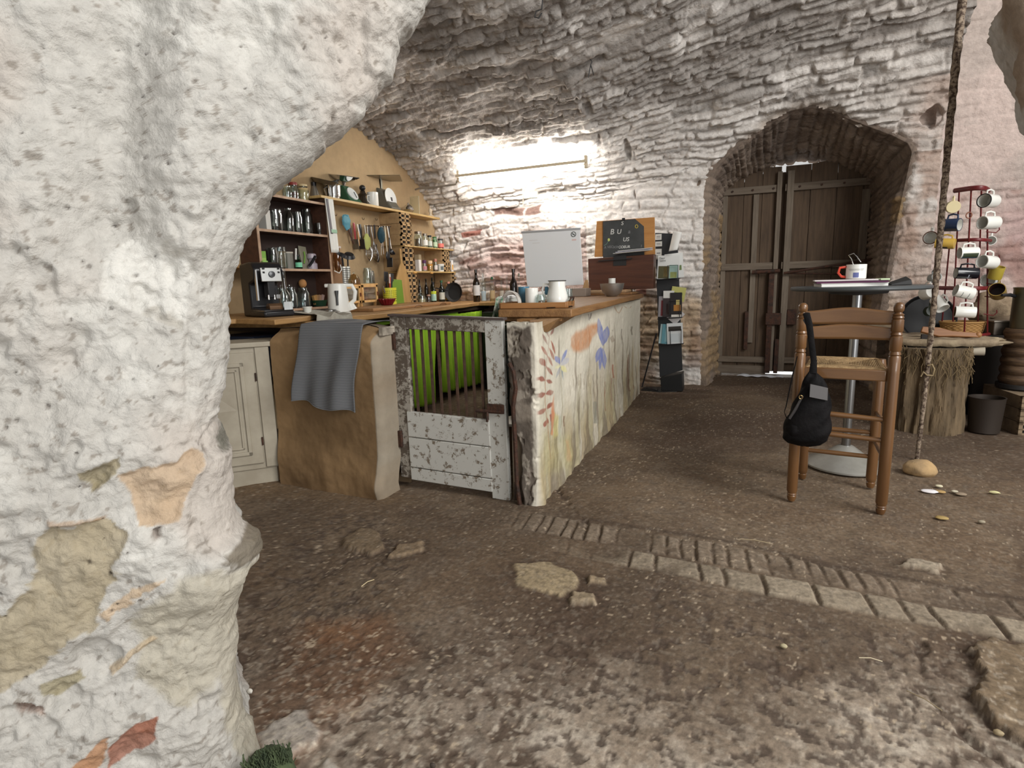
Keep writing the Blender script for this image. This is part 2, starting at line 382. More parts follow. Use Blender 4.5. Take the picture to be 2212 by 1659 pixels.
# right-hand part of the back wall: smoother pinkish limewash running up past the end of the vault
XR = np.linspace(1.60, 4.2, 210); ZR = np.linspace(-.06, 4.6, 330); Xr, Zr = np.meshgrid(XR, ZR)
fc, tl, rd, _ = courses(Xr, Zr, 12, .07, .16, .2, .6, .014)
fill = sst(-.3, .2, fbm(Xr*1.2, Zr*1.2, 81, 3)+.25*(Zr > 1.9))
dr = (.022*fc+.02*fc*tl+.02*(rd-.5)*fc)*(1-.8*fill)+.05*fbm(Xr*1.1, Zr*1.1, 82, 4)+.012*fbm(Xr*8, Zr*10, 83, 4)
Cr = np.ones(Xr.shape+(3,))*np.array(srgb(200, 182, 174))
Cr = mixc(Cr, srgb(180, 154, 150), sst(-.25, .3, fbm(Xr*1.2, Zr*1.4, 84, 4))*(1-sst(1.5, 2.3, Zr))*.9)
Cr = mixc(Cr, srgb(158, 150, 142), sst(.0, .4, fbm(Xr*1.6, Zr*1.6, 85, 4)+.3*(Zr > 2.5))*.55)
Cr = mixc(Cr, srgb(150, 118, 108), sst(.15, .45, fbm(Xr*3.2, Zr*3.6, 86, 4))*(Zr < 1.9)*.7)
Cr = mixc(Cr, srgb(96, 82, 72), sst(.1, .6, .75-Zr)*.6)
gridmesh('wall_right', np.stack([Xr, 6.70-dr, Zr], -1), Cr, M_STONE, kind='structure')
# end face of the vault's edge, seen from the right
e = Pw[NWALL-2:, -1, :]; e2 = e.copy(); e2[:, 1] = 6.9; e2[:, 0] += .02
gridmesh('trim_1', np.stack([e, e2], 0), np.ones((2, len(e), 3))*WHITE, M_STONE, kind='structure')
# far right side wall, out of frame, closes the room
XS, ZS = np.meshgrid(np.linspace(6.8, 5.0, 40), np.linspace(-.06, 4.4, 60))
gridmesh('wall_side', np.stack([4.1+.1*fbm(XS, ZS, 90, 3), XS, ZS], -1), np.ones(XS.shape+(3,))*np.array(srgb(150, 135, 120)), M_STONE, kind='structure')

# left gable wall of beige earth plaster behind the shelves
Yg2, Zg2 = np.meshgrid(np.linspace(-.5, 6.9, 260), np.linspace(-.06, 3.3, 130))
CG = np.ones(Yg2.shape+(3,))*np.array(srgb(172, 148, 114)); CG = mixc(CG, srgb(152, 128, 96), sst(-.2, .4, fbm(Yg2*1.3, Zg2*1.3, 95, 4))*.6)
CG = mixc(CG, srgb(152, 112, 84), sst(0, .04, polyd(Yg2, Zg2, [(4.25, 1.25), (4.27, 1.85), (4.42, 1.86), (4.75, 1.6), (4.78, 1.2)])+.03*fbm(Yg2*5, Zg2*5, 97, 3))*.7)
gridmesh('wall_left', np.stack([-3.70+.012*fbm(Yg2*2, Zg2*2, 96, 4), Yg2, Zg2], -1), CG, M_PLASTER, kind='structure')

# --- floor
xs = np.concatenate([np.linspace(-4.1, -1.7, 170)[:-1], np.linspace(-1.7, 1.6, 660)[:-1], np.linspace(1.6, 4.2, 150)])
t = np.linspace(0, 1, 620); ys = .25+(7.9-.25)*(np.exp(t*1.9)-1)/(math.exp(1.9)-1)
Xf, Yf = np.meshgrid(xs, ys)
near = 1-sst(1.5, 2.2, Yf-.12*Xf)
cells = fbm(Xf*16, Yf*16, 101, 3)
h = .018*fbm(Xf*.9, Yf*.9, 102, 3)+.010*fbm(Xf*4, Yf*4, 103, 4)
pits = sst(.14, .34, fbm(Xf*30, Yf*30, 104, 3)+.06*near)
pitmask = sst(-.1, .35, fbm(Xf*1.1, Yf*1.1, 105, 3)+.55*near+.1-.9*sst(2.0, 2.7, Yf))
h -= .0035*pits*pitmask
h += .0014*fbm(Xf*40, Yf*40, 106, 3)+.0006*fbm(Xf*85, Yf*85, 133, 2)
BR = np.array(srgb(104, 87, 70)); CF = np.ones(Xf.shape+(3,))*BR
CF = mixc(CF, srgb(86, 73, 61), sst(-.1, .45, fbm(Xf*.9, Yf*.9, 107, 4))*.7)
CF = mixc(CF, srgb(124, 108, 90), sst(-.05, .4, fbm(Xf*2.3, Yf*2.3, 108, 4))*.5)
# pale dusty limestone in the foreground
gl = sst(-.30, .45, (1.62-Yf+.18*Xf)*1.1+.55*fbm(Xf*1.6, Yf*1.6, 109, 4))
CF = mixc(CF, srgb(176, 163, 147), gl*.78)
CF = mixc(CF, srgb(196, 186, 172), gl*sst(.0, .35, fbm(Xf*17, Yf*17, 110, 6, .62))*.55)
CF = mixc(CF, srgb(104, 92, 80), sst(.05, .35, fbm(Xf*9, Yf*9, 132, 5, .65))*.4)
CF = mixc(CF, srgb(74, 62, 54), pits*pitmask*.75)
CF = mixc(CF, srgb(124, 84, 54), sst(.0, .12, polyd(Xf+.05*fbm(Xf*5, Yf*5, 111, 3), Yf, [(-1.3, .9), (-1.45, 1.5), (-1.15, 1.62), (-.92, 1.45), (-1.0, .9)])+.03)*.55)
CF = mixc(CF, srgb(78, 62, 50), sst(.0, .4, fbm(Xf*1.4, Yf*1.6, 112, 4)+.2*(Yf > 2.9)-.1)*.6)
CF = mixc(CF, srgb(122, 100, 74), sst(0, .2, polyd(Xf+.05*fbm(Xf*6, Yf*6, 126, 3), Yf, [(-3.0, 2.3), (-1.7, 2.5), (-1.75, 2.66), (-2.7, 2.75), (-3.0, 2.6)])+.05)*.45)
# strips of worn setts crossing the room
def smoothy(x, P): return np.interp(x, [p[0] for p in P], [p[1] for p in P])
yt = smoothy(Xf, [(-1.2, 2.68), (-.66, 2.64), (0, 2.60), (.5, 2.50), (1.0, 2.44), (2.5, 2.2)]); ym = smoothy(Xf, [(-1.2, 2.44), (-.63, 2.42), (-.31, 2.41), (.04, 2.37), (.5, 2.34), (1.0, 2.30), (2.5, 2.05)])
yb = smoothy(Xf, [(-1.2, 2.24), (-.56, 2.27), (-.28, 2.25), (.06, 2.21), (.43, 2.18), (.95, 2.16), (2.5, 1.9)])
wob = .012*fbm(Xf*7, Yf*7, 113, 3)
def setts(y0, y1, wmin, wmax, seed, xa, xb, col, str_):
    global h, CF
    R_ = np.random.RandomState(seed); e = np.cumsum(R_.uniform(wmin, wmax, 80))-1.5
    q = np.clip(np.searchsorted(e, (Xf+wob+.12*(Yf-y0)).ravel()).reshape(Xf.shape), 1, 79); xx = Xf+wob+.12*(Yf-y0)
    dx = np.minimum(xx-e[q-1], e[q]-xx); dy = np.minimum(Yf+wob-y0, y1-Yf-wob); d = np.minimum(dx, dy)
    rr = _h(q.astype(np.int64), q.astype(np.int64)*0+3, seed); fade = sst(xa-.25, xa+.2, Xf)*(1-sst(xb-.1, xb+.2, Xf))
    wear = sst(-.35, .1, fbm(Xf*3, Yf*3, seed+5, 3)+.15)
    k = sst(0, .014, d)*fade*wear; inside = sst(-.005, .005, dy)*fade
    h = h*(1-.6*inside)+inside*(-.006)+k*(.013+.006*(rr-.5))
    c = np.array(col)
    CF = mixc(CF, srgb(84, 72, 60), inside*.35); CF = mixc(CF, c, k*str_*(.75+.35*rr))
setts(ym+.015, yt, .05, .085, 21, -.95, .55, srgb(134, 120, 104), .75)
setts(yb, ym-.005, .09, .2, 22, -.6, 2.4, srgb(150, 138, 120), .8)
setts(ym+.015, yt, .13, .22, 23, .55, 2.4, srgb(128, 112, 96), .55)
CF = mixc(CF, srgb(60, 48, 40), (1-sst(0, .035, np.abs(Yf-yt-.03-.02*fbm(Xf*6, Yf*6, 114, 3))))*sst(-.9, -.6, Xf)*.6)
# embedded flat stones, and a raised slab at the right
def flatstone(P, hh, col, edge=.015, wobble=.02):
    global h, CF
    d = polyd(Xf+wobble*fbm(Xf*9, Yf*9, 120, 4), Yf+wobble*fbm(Xf*9, Yf*9, 121, 3), P); d = d+.010*fbm(Xf*30, Yf*30, 123, 3); k = sst(0, edge, d)
    h = h*(1-.7*k)+k*hh*(.8+.5*fbm(Xf*9, Yf*9, 124, 3)); ring = (1-sst(0, .03, np.abs(d+.01)))*.45
    CF = mixc(CF, srgb(66, 52, 42), ring*(1-k)); CF = mixc(CF, col, k*(.85+.15*fbm(Xf*8, Yf*8, 122, 4)))
flatstone([(-.86, 2.11), (-.74, 2.17), (-.60, 2.14), (-.56, 2.05), (-.55, 1.99), (-.61, 1.93), (-.78, 1.93)], .014, srgb(158, 142, 114), wobble=.03)
flatstone([(-.56, 2.13), (-.47, 2.14), (-.45, 2.08), (-.53, 2.06)], .018, srgb(160, 142, 116))
flatstone([(-.58, 1.98), (-.49, 2.0), (-.46, 1.93), (-.56, 1.90)], .02, srgb(156, 140, 116))
flatstone([(-1.76, 2.08), (-1.73, 2.20), (-1.60, 2.18), (-1.48, 2.07), (-1.50, 1.97), (-1.68, 2.00)], .02, srgb(118, 102, 82))
flatstone([(-1.42, 1.97), (-1.45, 2.10), (-1.34, 2.17), (-1.30, 2.08), (-1.35, 1.99)], .022, srgb(132, 114, 92))
flatstone([(-1.20, .98), (-1.13, 1.12), (-1.02, 1.06), (-1.03, .95)], .010, srgb(160, 154, 146), .02, .05)
flatstone([(-.98, .93), (-.97, 1.0), (-.87, 1.0), (-.86, .9)], .012, srgb(166, 160, 150), .02, .05)
flatstone([(.73, 2.08), (.78, 2.13), (.84, 2.12), (1.2, 2.2), (1.5, 1.4), (.80, 1.3), (.73, 1.62), (.67, 1.74), (.66, 1.82), (.69, 1.92), (.72, 2.03)], .034, srgb(116, 100, 80), .010, .05)
flatstone([(1.05, 2.62), (1.2, 3.0), (1.5, 3.05), (1.6, 2.7), (1.3, 2.5)], .012, srgb(126, 116, 98), .05)
flatstone([(.62, 2.62), (.7, 2.7), (.82, 2.66), (.78, 2.58)], .018, srgb(160, 148, 130))
for P, dep in (([(.59, 2.05), (.55, 1.89), (.55, 1.73), (.60, 1.63), (.66, 1.55)], .03), ([(-.97, 3.06), (-.85, 2.86), (-.79, 2.78), (-.70, 2.65)], .03)):
    dl = np.full(Xf.shape, 9.)
    for (x0, y0), (x1, y1) in zip(P[:-1], P[1:]):
        u = np.clip(((Xf-x0)*(x1-x0)+(Yf-y0)*(y1-y0))/((x1-x0)**2+(y1-y0)**2), 0, 1); dl = np.minimum(dl, np.hypot(Xf-x0-u*(x1-x0), Yf-y0-u*(y1-y0)))
    dl += .03*fbm(Xf*16, Yf*16, 125, 4); k = 1-sst(.004, .022, dl); h -= k*dep*.35; CF = mixc(CF, srgb(58, 46, 38), k*.6)
# scattered chips
CF = mixc(CF, srgb(70, 60, 52), sst(.18, .42, fbm(Xf*62, Yf*62, 134, 2))*.35)
CF = mixc(CF, srgb(186, 176, 160), sst(.25, .5, fbm(Xf*70, Yf*70, 135, 2))*(.12+.35*gl))
ch = sst(.66, .76, fbm(Xf*60, Yf*60, 130, 2)+.22*fbm(Xf*3, Yf*3, 131, 2)); CF = mixc(CF, srgb(176, 160, 138), ch*.7)
h += np.where(Yf > 7.4, -.015, 0)
FLOOR_H = h; gridmesh('floor', np.stack([Xf, Yf, h], -1), CF, M_FLOOR, kind='structure')
def fz(x, y):
    i = int(np.clip(np.searchsorted(ys, y), 0, len(ys)-1)); j = int(np.clip(np.searchsorted(xs, x), 0, len(xs)-1)); return float(FLOOR_H[i, j])

# --- foreground pier of limewashed rock that springs into an arch over the view
PA = math.radians(50); PN = np.array([-math.sin(PA), math.cos(PA)]); PT = np.array([math.cos(PA), math.sin(PA)])
EDGE = [(-.12, .06), (-.08, .045), (.02, .012), (.17, -.02), (.30, -.024), (.37, -.02), (.46, -.012), (.50, 0), (.53, .028), (.57, .035), (.60, .030), (.64, -.004), (.67, -.010), (.74, -.004), (.78, 0), (.83, .02), (.87, .016), (.90, .008), (.98, .035), (1.06, .05), (1.14, .06), (1.23, .08), (1.31, .11), (1.37, .15), (1.43, .18), (1.47, .23), (1.53, .30), (1.59, .37), (1.64, .43), (1.70, .48), (1.79, .51), (1.84, .55), (1.92, .59), (2.1, .72), (2.4, 1.0), (2.8, 1.4)]
zp = np.concatenate([np.linspace(-.1, 2.0, 560), np.linspace(2.01, 2.8, 60)])
se = np.interp(zp, [e[0] for e in EDGE], [e[1] for e in EDGE])
nf = 330; u = np.linspace(0, 1, nf); th = np.linspace(0, PI/2, 46)[1:]; bk = np.linspace(0, 1, 40)[1:]
Sp = []; Dp = []; kind_ = []
r1 = .13
for z, s_ in zip(zp, se):
    a = -1.25+(s_-r1+1.25)*u; Sp.append(np.concatenate([a, s_-r1+r1*np.sin(th), s_-.10*bk-.02*bk])); Dp.append(np.concatenate([0*a+1.5-.12, 1.5-.12*np.cos(th), 1.5+1.0*bk]))
Sp = np.array(Sp); Dp = np.array(Dp); Zp = zp[:, None]+0*Sp
arc = np.concatenate([[0], np.cumsum(np.hypot(np.diff(Sp[300]), np.diff(Dp[300])))])[None, :]+0*Sp   # unrolled coordinate
U = np.where(Dp > 1.5, arc-arc[:, nf:nf+1]+Sp[:, nf:nf+1], Sp)
A = fbm(U*1.7, Zp*1.7, 201, 3)*.055+fbm(U*5, Zp*5, 202, 4)*.026+fbm(U*16, Zp*16, 203, 4)*.013+fbm(U*45, Zp*45, 204, 3)*.0060+.005*np.abs(fbm(U*30, Zp*30, 206, 3))
A -= .020*sst(.25, .5, fbm(U*11, Zp*9, 205, 3))*.8
def band(p0, p1, wd, am):
    x0, y0 = p0; x1, y1 = p1; t_ = np.clip(((Sp-x0)*(x1-x0)+(Zp-y0)*(y1-y0))/((x1-x0)**2+(y1-y0)**2), 0, 1)
    d = np.hypot(Sp-x0-t_*(x1-x0), Zp-y0-t_*(y1-y0)); return am*np.exp(-(d/wd)**2)
A += band((-.02, 2.0), (-.14, 1.35), .06, -.05)+band((.05, 1.9), (.0, 1.3), .07, .03)+band((-.25, 1.7), (-.3, 1.2), .08, .035)
A += band((-.40, .95), (-.05, .80), .05, .015)
CP = np.ones(Sp.shape+(3,))*np.array(srgb(180, 177, 171))
CP = mixc(CP, srgb(170, 166, 159), sst(-.15, .4, fbm(U*1.5, Zp*1.5, 210, 4))*.55)
CP = mixc(CP, srgb(178, 166, 156), sst(.0, .4, fbm(U*2.5, Zp*2.5, 211, 4)-.2*(Zp > 1.4))*.5)
CP = mixc(CP, srgb(124, 116, 106), sst(.40, .55, fbm(U*60, Zp*60, 212, 3))*.7)
CP = mixc(CP, srgb(196, 194, 188), sst(.1, .4, fbm(U*7, Zp*7, 218, 5))*.6)
PJ = (.030*fbm(U*14, Zp*14, 213, 5, .65), .030*fbm(U*14, Zp*14, 214, 5, .65))
def patch(px, col, k=.9, up=0, edge=.006, jit=1.0):
    global CP, A
    d = polyd(Sp+PJ[0]*jit, Zp+PJ[1]*jit, px); w_ = sst(0, edge, d)*(Dp < 1.62); CP = mixc(CP, col, w_*k*(.88+.12*fbm(U*12, Zp*12, 215, 3))); A += up*sst(0, .012, d)
    return w_
w1 = patch([(-0.313, 0.762), (-0.219, 0.751), (-0.199, 0.715), (-0.208, 0.613), (-0.250, 0.572), (-0.264, 0.523), (-0.320, 0.489), (-0.356, 0.449), (-0.486, 0.396), (-0.62, 0.36), (-0.62, 0.50), (-0.462, 0.558), (-0.368, 0.628), (-0.347, 0.702)], srgb(156, 144, 119), .95, -.006)
w2 = patch([(-0.219, 0.519), (-0.099, 0.593), (0.06, 0.563), (0.14, 0.413), (0.14, 0.233), (0.14, 0.0), (0.0, -0.1), (-0.078, 0.272), (-0.140, 0.225), (-0.215, 0.350), (-0.212, 0.440)], srgb(168, 161, 144), .85, 0, .02)
patch([(-0.265, 0.545), (-0.160, 0.594), (-0.126, 0.589), (-0.164, 0.562), (-0.252, 0.524)], srgb(184, 158, 126), .8, .004)
patch([(-0.187, 0.840), (-0.131, 0.835), (-0.068, 0.867), (-0.041, 0.850), (-0.085, 0.753), (-0.107, 0.710), (-0.170, 0.719), (-0.176, 0.772)], srgb(176, 152, 124), .95, -.012, .004, .5)
patch([(-0.255, 0.853), (-0.182, 0.874), (-0.183, 0.844), (-0.237, 0.797)], srgb(138, 127, 98), .95, -.010, .004, .5)
patch([(-0.379, 0.415), (-0.319, 0.408), (-0.311, 0.388), (-0.367, 0.362), (-0.385, 0.386)], srgb(146, 137, 109), .95, -.006, .004, .5)
patch([(-0.294, 0.223), (-0.233, 0.266), (-0.188, 0.264), (-0.201, 0.204), (-0.301, 0.163)], srgb(142, 86, 62), .95, -.004, .004, .5)
patch([(-0.369, 0.202), (-0.285, 0.256), (-0.297, 0.201), (-0.313, 0.174)], srgb(166, 122, 86), .95, -.004, .004, .5)
patch([(-0.072, 0.586), (-0.030, 0.630), (0.03, 0.665), (0.13, 0.65), (0.13, 0.56), (-0.008, 0.560)], srgb(86, 73, 50), .95, .004, .015)
patch([(-0.018, 0.878), (0.025, 0.892), (0.14, 0.86), (0.14, 0.80), (-0.010, 0.823)], srgb(84, 84, 72), .9, 0, .02)
w3 = patch([(-0.169, 1.267), (-0.098, 1.321), (-0.036, 1.303), (0.009, 1.247), (-0.049, 1.114), (-0.119, 1.147), (-0.175, 1.196)], srgb(206, 204, 198), .8, -.008, .006, .5)
CP = mixc(CP, srgb(160, 155, 146), w3*sst(.05, .25, fbm(U*14, Zp*14, 220, 3))*.8)
patch([(-0.146, 0.708), (-0.126, 0.719), (-0.132, 0.689), (-0.145, 0.681)], srgb(120, 104, 92), .7, -.03, .004, .3)
patch([(-0.430, 0.393), (-0.383, 0.363), (-0.383, 0.331), (-0.427, 0.360)], srgb(150, 120, 104), .7, -.03, .006, .5)
patch([(-0.272, 0.395), (-0.176, 0.460), (-0.168, 0.447), (-0.262, 0.380)], srgb(186, 164, 132), .8, .012, .004, .3)
patch([(-0.318, 0.765), (-0.219, 0.756), (-0.223, 0.744), (-0.318, 0.750)], srgb(170, 140, 110), .6, .014, .003, .3)
A += band((-.40, .738), (-.23, .765), .012, .012)+band((-.06, .80), (-.10, .60), .012, -.012)+band((-.05, .95), (-.03, 1.1), .01, -.008)
for q in range(150):          # small pock holes
    a0, b0 = rng.uniform(-.5, .35), rng.uniform(.3, 1.8); rr = rng.uniform(.0012, .0042); dq = np.hypot(Sp-a0, (Zp-b0)*rng.uniform(.6, 1.3)); kq = 1-sst(rr*.5, rr*1.4, dq)
    A -= .008*kq; CP = mixc(CP, srgb(96, 86, 78), kq*.6*(Dp < 1.6))
OX = np.where(Dp[:, :, None] > 1.5, PT[None, None, :]*1.0, 0*PT)
ph = np.clip((1.5-Dp)/.12, 0, 1); phs = np.sqrt(np.clip(1-ph**2, 0, 1)); flat = (np.arange(Sp.shape[1]) < nf)[None, :]+0*Sp > 0
ph = np.where(flat, 1.0, ph); phs = np.where(flat, 0.0, phs)
NO = PT[None, None, :]*phs[..., None]-PN[None, None, :]*ph[..., None]
A2 = np.where(phs > .5, A*.75, A)
XYp = PT[None, None, :]*Sp[..., None]+PN[None, None, :]*Dp[..., None]+NO*A2[..., None]
gridmesh('wall_front', np.concatenate([XYp, Zp[..., None]], -1), CP, M_ROCK, kind='structure')

# rock overhang entering at the upper right
def rlump(name, pts, D0, seed, colr, slope):
    """hanging rock mass: its lower-left outline (X, Z) at depth D0, thick towards the back"""
    zz = np.linspace(pts[0][1], pts[-1][1], 160); ed = np.interp(zz, [p[1] for p in pts], [p[0] for p in pts])
    aa = np.linspace(0, 1, 60)
    S_ = []; D_ = []
    for z, e_ in zip(zz, ed):
        S_.append(np.concatenate([(e_+.02)*(1+.9*(1-aa[:40])/D0)+0*aa[:40], e_+.08*(1-np.cos(aa*PI/2)), e_+.08+aa*1.4])); D_.append(np.concatenate([D0+.9-.9*aa[:40]**1, D0-.08*np.sin(aa*PI/2), D0-.08-slope*aa]))
    S_ = np.array(S_); D_ = np.array(D_); Z_ = zz[:, None]+0*S_
    am = .05*fbm(S_*3+D_, Z_*3, seed, 4)+.012*fbm(S_*14+D_*9, Z_*14, seed+1, 4)
    CC = np.ones(S_.shape+(3,))*np.array(colr); CC = mixc(CC, srgb(204, 204, 200), sst(-.1, .3, fbm(S_*3, Z_*3, seed+2, 4)-.3+(S_-ed[:, None])*2.2)*.9); CC = mixc(CC, srgb(140, 122, 104), sst(0, .4, fbm(S_*5, Z_*5, seed+3, 3))*.4)
    gridmesh(name, np.stack([S_+am, D_-am, Z_], -1), CC, M_ROCK, kind='structure')
LP = [(at(px_, py_, Y=3.5).x, at(px_, py_, Y=3.5).z) for px_, py_ in [(2290, 300), (2250, 235), (2236, 190), (2222, 120), (2200, 55), (2180, 0), (2170, -60)]]
rlump('trim_2', LP, 3.6, 230, srgb(146, 130, 114), .3)

# --- light: fluorescent tube under the vault
def emis(name, c, s):
    m, N, L, B = _new(name); B.inputs['Base Color'].default_value = (*c, 1); B.inputs['Emission Color'].default_value = (*c, 1); B.inputs['Emission Strength'].default_value = s; return m
# ================================================================ LAMP, DOOR, COUNTER, GATE
M_TUBE = emis('tube_glow', (1.0, .97, .92), 62)
M_BATTEN = mat('batten_paint', srgb(205, 190, 165), .5)
a = at(985, 381, Y=6.02); b = at(1268, 348, Y=6.02)
LMID = (a+b)/2; LL = (b-a).length; LA = math.atan2(b.z-a.z, b.x-a.x)
lamp = thing('tube_lamp', 'lit twin fluorescent tube lamp fixed along the vault above the kitchen', 'lamp', LMID); lamp.rotation_euler = (0, -LA, 0)
MB().cbox((0, 0, 0), (LL, .05, .03)).build('batten', M_BATTEN, lamp, .004)
for sz in (.042, -.042):
    MB().tube([(-LL/2+.04, .035, sz), (LL/2-.04, .035, sz)], .013, 12).build('tube', M_TUBE, lamp)
for sx in (-1, 1):
    MB().cbox((sx*(LL/2-.02), .03, 0), (.03, .05, .12)).build('end_cap', M_BATTEN, lamp, .004)
for sx in (-.4, .4): MB().cbox((sx, .10, 0), (.04, .14, .02)).build('bracket', M_BATTEN, lamp)

# cable conduit left of the lamp and the socket box under it
M_CABLE = mat('grey_conduit', srgb(150, 142, 132), .6)
p = [at(890, 412, Y=6.25), at(905, 407, Y=6.2), at(940, 404, Y=6.15), at(985, 398, Y=6.12), at(990, 384, Y=6.08)]
tag(MB().tube(p, .011, 8).build('conduit', M_CABLE), 'thin grey cable conduit running from the shelf corner to the tube lamp', 'cable conduit')
sb = thing('socket_box', 'small pale double switch box under the tube lamp', 'socket', at(1146, 422, Y=6.33))
MB().cbox((-.04, 0, 0), (.075, .05, .07)).build('housing', mat('box_grey', srgb(205, 208, 196), .5), sb, .006)
MB().cbox((.042, 0, .002), (.078, .05, .072)).build('housing', mat('box_grey2', srgb(190, 195, 178), .5), sb, .006)
MB().tube([(-.09, 0, -.12), (-.09, .0, .12), (-.07, 0, .2)], .006, 6).build('cable', M_CABLE, sb)
for nm, (x0, y0), sc, lb in (('wire_hook', (1170, 20), 1.0, 'thin black wire hook hanging from the vault at the top'), ('wire_hook', (1276, 140), .9, 'thin forked black wire hanging from the vault above the lamp')):
    Y0 = 3.55 if y0 < 100 else 4.75
    b0 = at(x0, y0-60 if y0 < 100 else y0-12, Y=Y0); e0 = at(x0, y0, Y=Y0)
    h0 = MB().tube([b0, b0+(e0-b0)*.5+Vector((.01, 0, 0)), e0] + ([e0+Vector((-.035, 0, -.005)), e0+Vector((-.045, 0, -.035)), e0+Vector((-.02, 0, -.045)), e0+Vector((.0, 0, -.02))] if y0 < 100 else [e0+Vector((-.02, 0, -.09))]), .004, 6)
    if y0 > 100: h0.tube([e0, e0+Vector((.025, 0, -.08))], .004, 6)
    tag(h0.build('wire_hook', mat('black_wire', (.02, .02, .02), .6)), lb, 'hook', 'wires hanging from the vault')

# --- the barn door at the back of the arch
WD = wood('old_door_planks', srgb(66, 52, 40), srgb(96, 78, 60), 2, .85, 10, bump=.3)
WD2 = wood('grey_door_rails', srgb(92, 80, 68), srgb(122, 110, 96), 0, .85, 12, bump=.3)
WD3 = wood('grey_door_stiles', srgb(92, 82, 70), srgb(124, 112, 98), 2, .85, 12, bump=.3)
IRON = mat('rusty_iron', srgb(52, 40, 34), .75, .4, srgb(84, 54, 40), 25, .4, 80)
door = bpy.data.objects.new('door_1', None); COL.objects.link(door); door.location = (0, 7.5, 0); door['kind'] = 'structure'
TOPC = [(-.40, 2.10), (-.26, 2.22), (-.10, 2.34), (.10, 2.415), (.17, 2.425), (.36, 2.42), (.70, 2.42), (.78, 2.44), (.95, 2.40), (1.12, 2.32), (1.26, 2.24), (1.45, 2.0)]
def topz(x): return float(np.interp(x, [q[0] for q in TOPC], [q[1] for q in TOPC]))
def leaf(x0, x1, nb, seed):
    R_ = random.Random(seed); g = MB(); w = (x1-x0)/nb; x = x0
    for k in range(nb):
        xa, xb = x+.0015, x+w-.0015; x += w; zb = .055+R_.uniform(0, .012); y = R_.uniform(-.004, .004)
        g.prism([(xa, zb), (xb, zb), (xb, topz(xb)), ((xa+xb)/2, topz((xa+xb)/2)), (xa, topz(xa))], y, y+.03, 'y')
    return g
for (x0, x1, nb, sd) in ((-.42, .37, 4, 1), (.41, 1.46, 4, 2)):
    leaf(x0, x1, nb, sd).build('planks', WD, door, .004)
    for z0, z1 in ((2.14, 2.22), (1.27, 1.35), (.16, .23)):
        MB().box(max(x0, -.25), min(x1, 1.26), -.035, -.004, z0, z1).build('rail', WD2, door, .004)
MB().prism([(-.42, .05), (1.46, .05), (1.46, 2.0), (1.2, 2.22), (.78, 2.36), (.1, 2.36), (-.42, 2.05)], .034, .05, 'y').build('gap_blocker', WD, door)  # added unseen board, stops light showing through the plank gaps
MB().box(.325, .375, -.05, -.004, .06, 2.36).build('stile', WD3, door, .004)
MB().box(.43, .50, -.05, -.004, .06, 2.36).build('stile', WD3, door, .004)
MB().box(-.255, -.20, -.02, .02, -.02, 2.2).build('stile', WD3, door, .004)
MB().box(1.18, 1.26, -.03, .02, -.02, 2.1).build('stile', WD3, door, .004)
MB().box(.08, .14, -.03, -.004, .4, 2.13).build('batten', WD3, door, .004)
MB().box(-.25, .30, -.025, .01, .02, .12).build('bottom_board', WD2, door, .004)
MB().tube([(.10, -.09, 1.24), (.40, -.09, 1.25)], .022, 8).build('bolt', IRON, door)
MB().tube([(.44, -.10, 1.22), (1.30, -.22, 1.34)], .014, 8).tube([(.44, -.10, 1.22), (1.05, -.06, 1.19)], .009, 8).build('brace_bar', IRON, door)
MB().box(.285, .345, -.075, -.02, .04, 1.24).build('iron_bar', IRON, door, .004)
MB().box(.04, .085, -.05, -.02, .32, .78).build('hinge', IRON, door, .004)
MB().box(.50, .60, -.06, -.02, .62, .80).box(.27, .44, -.085, -.03, .62, .76).build('lock', IRON, door, .006)
MB().box(.385, .43, -.07, -.02, .04, .45).build('bolt', IRON, door, .004)
for k in range(6):
    MB().tube([(-.15+k*.22+(.05 if k > 2 else 0), -.046, 2.18), (-.15+k*.22+(.05 if k > 2 else 0), -.034, 2.18)], .012, 8).build('bolt_head', IRON, door)
doorstep = MB().box(-.6, 1.6, 7.56, 8.3, -.05, .012).build('floor_outside', mat('sunlit_gravel', srgb(235, 235, 232), .9), None); doorstep['kind'] = 'structure'  # near-white colour stands in for sunlight on the ground outside
tag(MB().grid(lambda u, v: (-.02+u*.50+.02*math.sin(9*v), 7.32+v*.14+.02*math.sin(u*14), .014+.006*math.sin(u*23+v*5)), 30, 8).build('pale_sheet', mat('daylight_white', srgb(232, 236, 245), .7), None, solid=.003), 'white strip painted in for the daylight under the barn door', 'daylight strip')  # added white strip imitating the daylight that shows under the door
l = bpy.data.lights.new('daylight_behind_door', 'AREA'); l.shape = 'RECTANGLE'; l.size = 2.4; l.size_y = 2.4; l.energy = 120; l.color = (.95, .97, 1)
lo = bpy.data.objects.new('daylight_behind_door', l); COL.objects.link(lo); lo.location = (.5, 8.9, 2.3); lo.rotation_euler = (Vector((0, -1.2, -1.4))).to_track_quat('-Z', 'Y').to_euler()

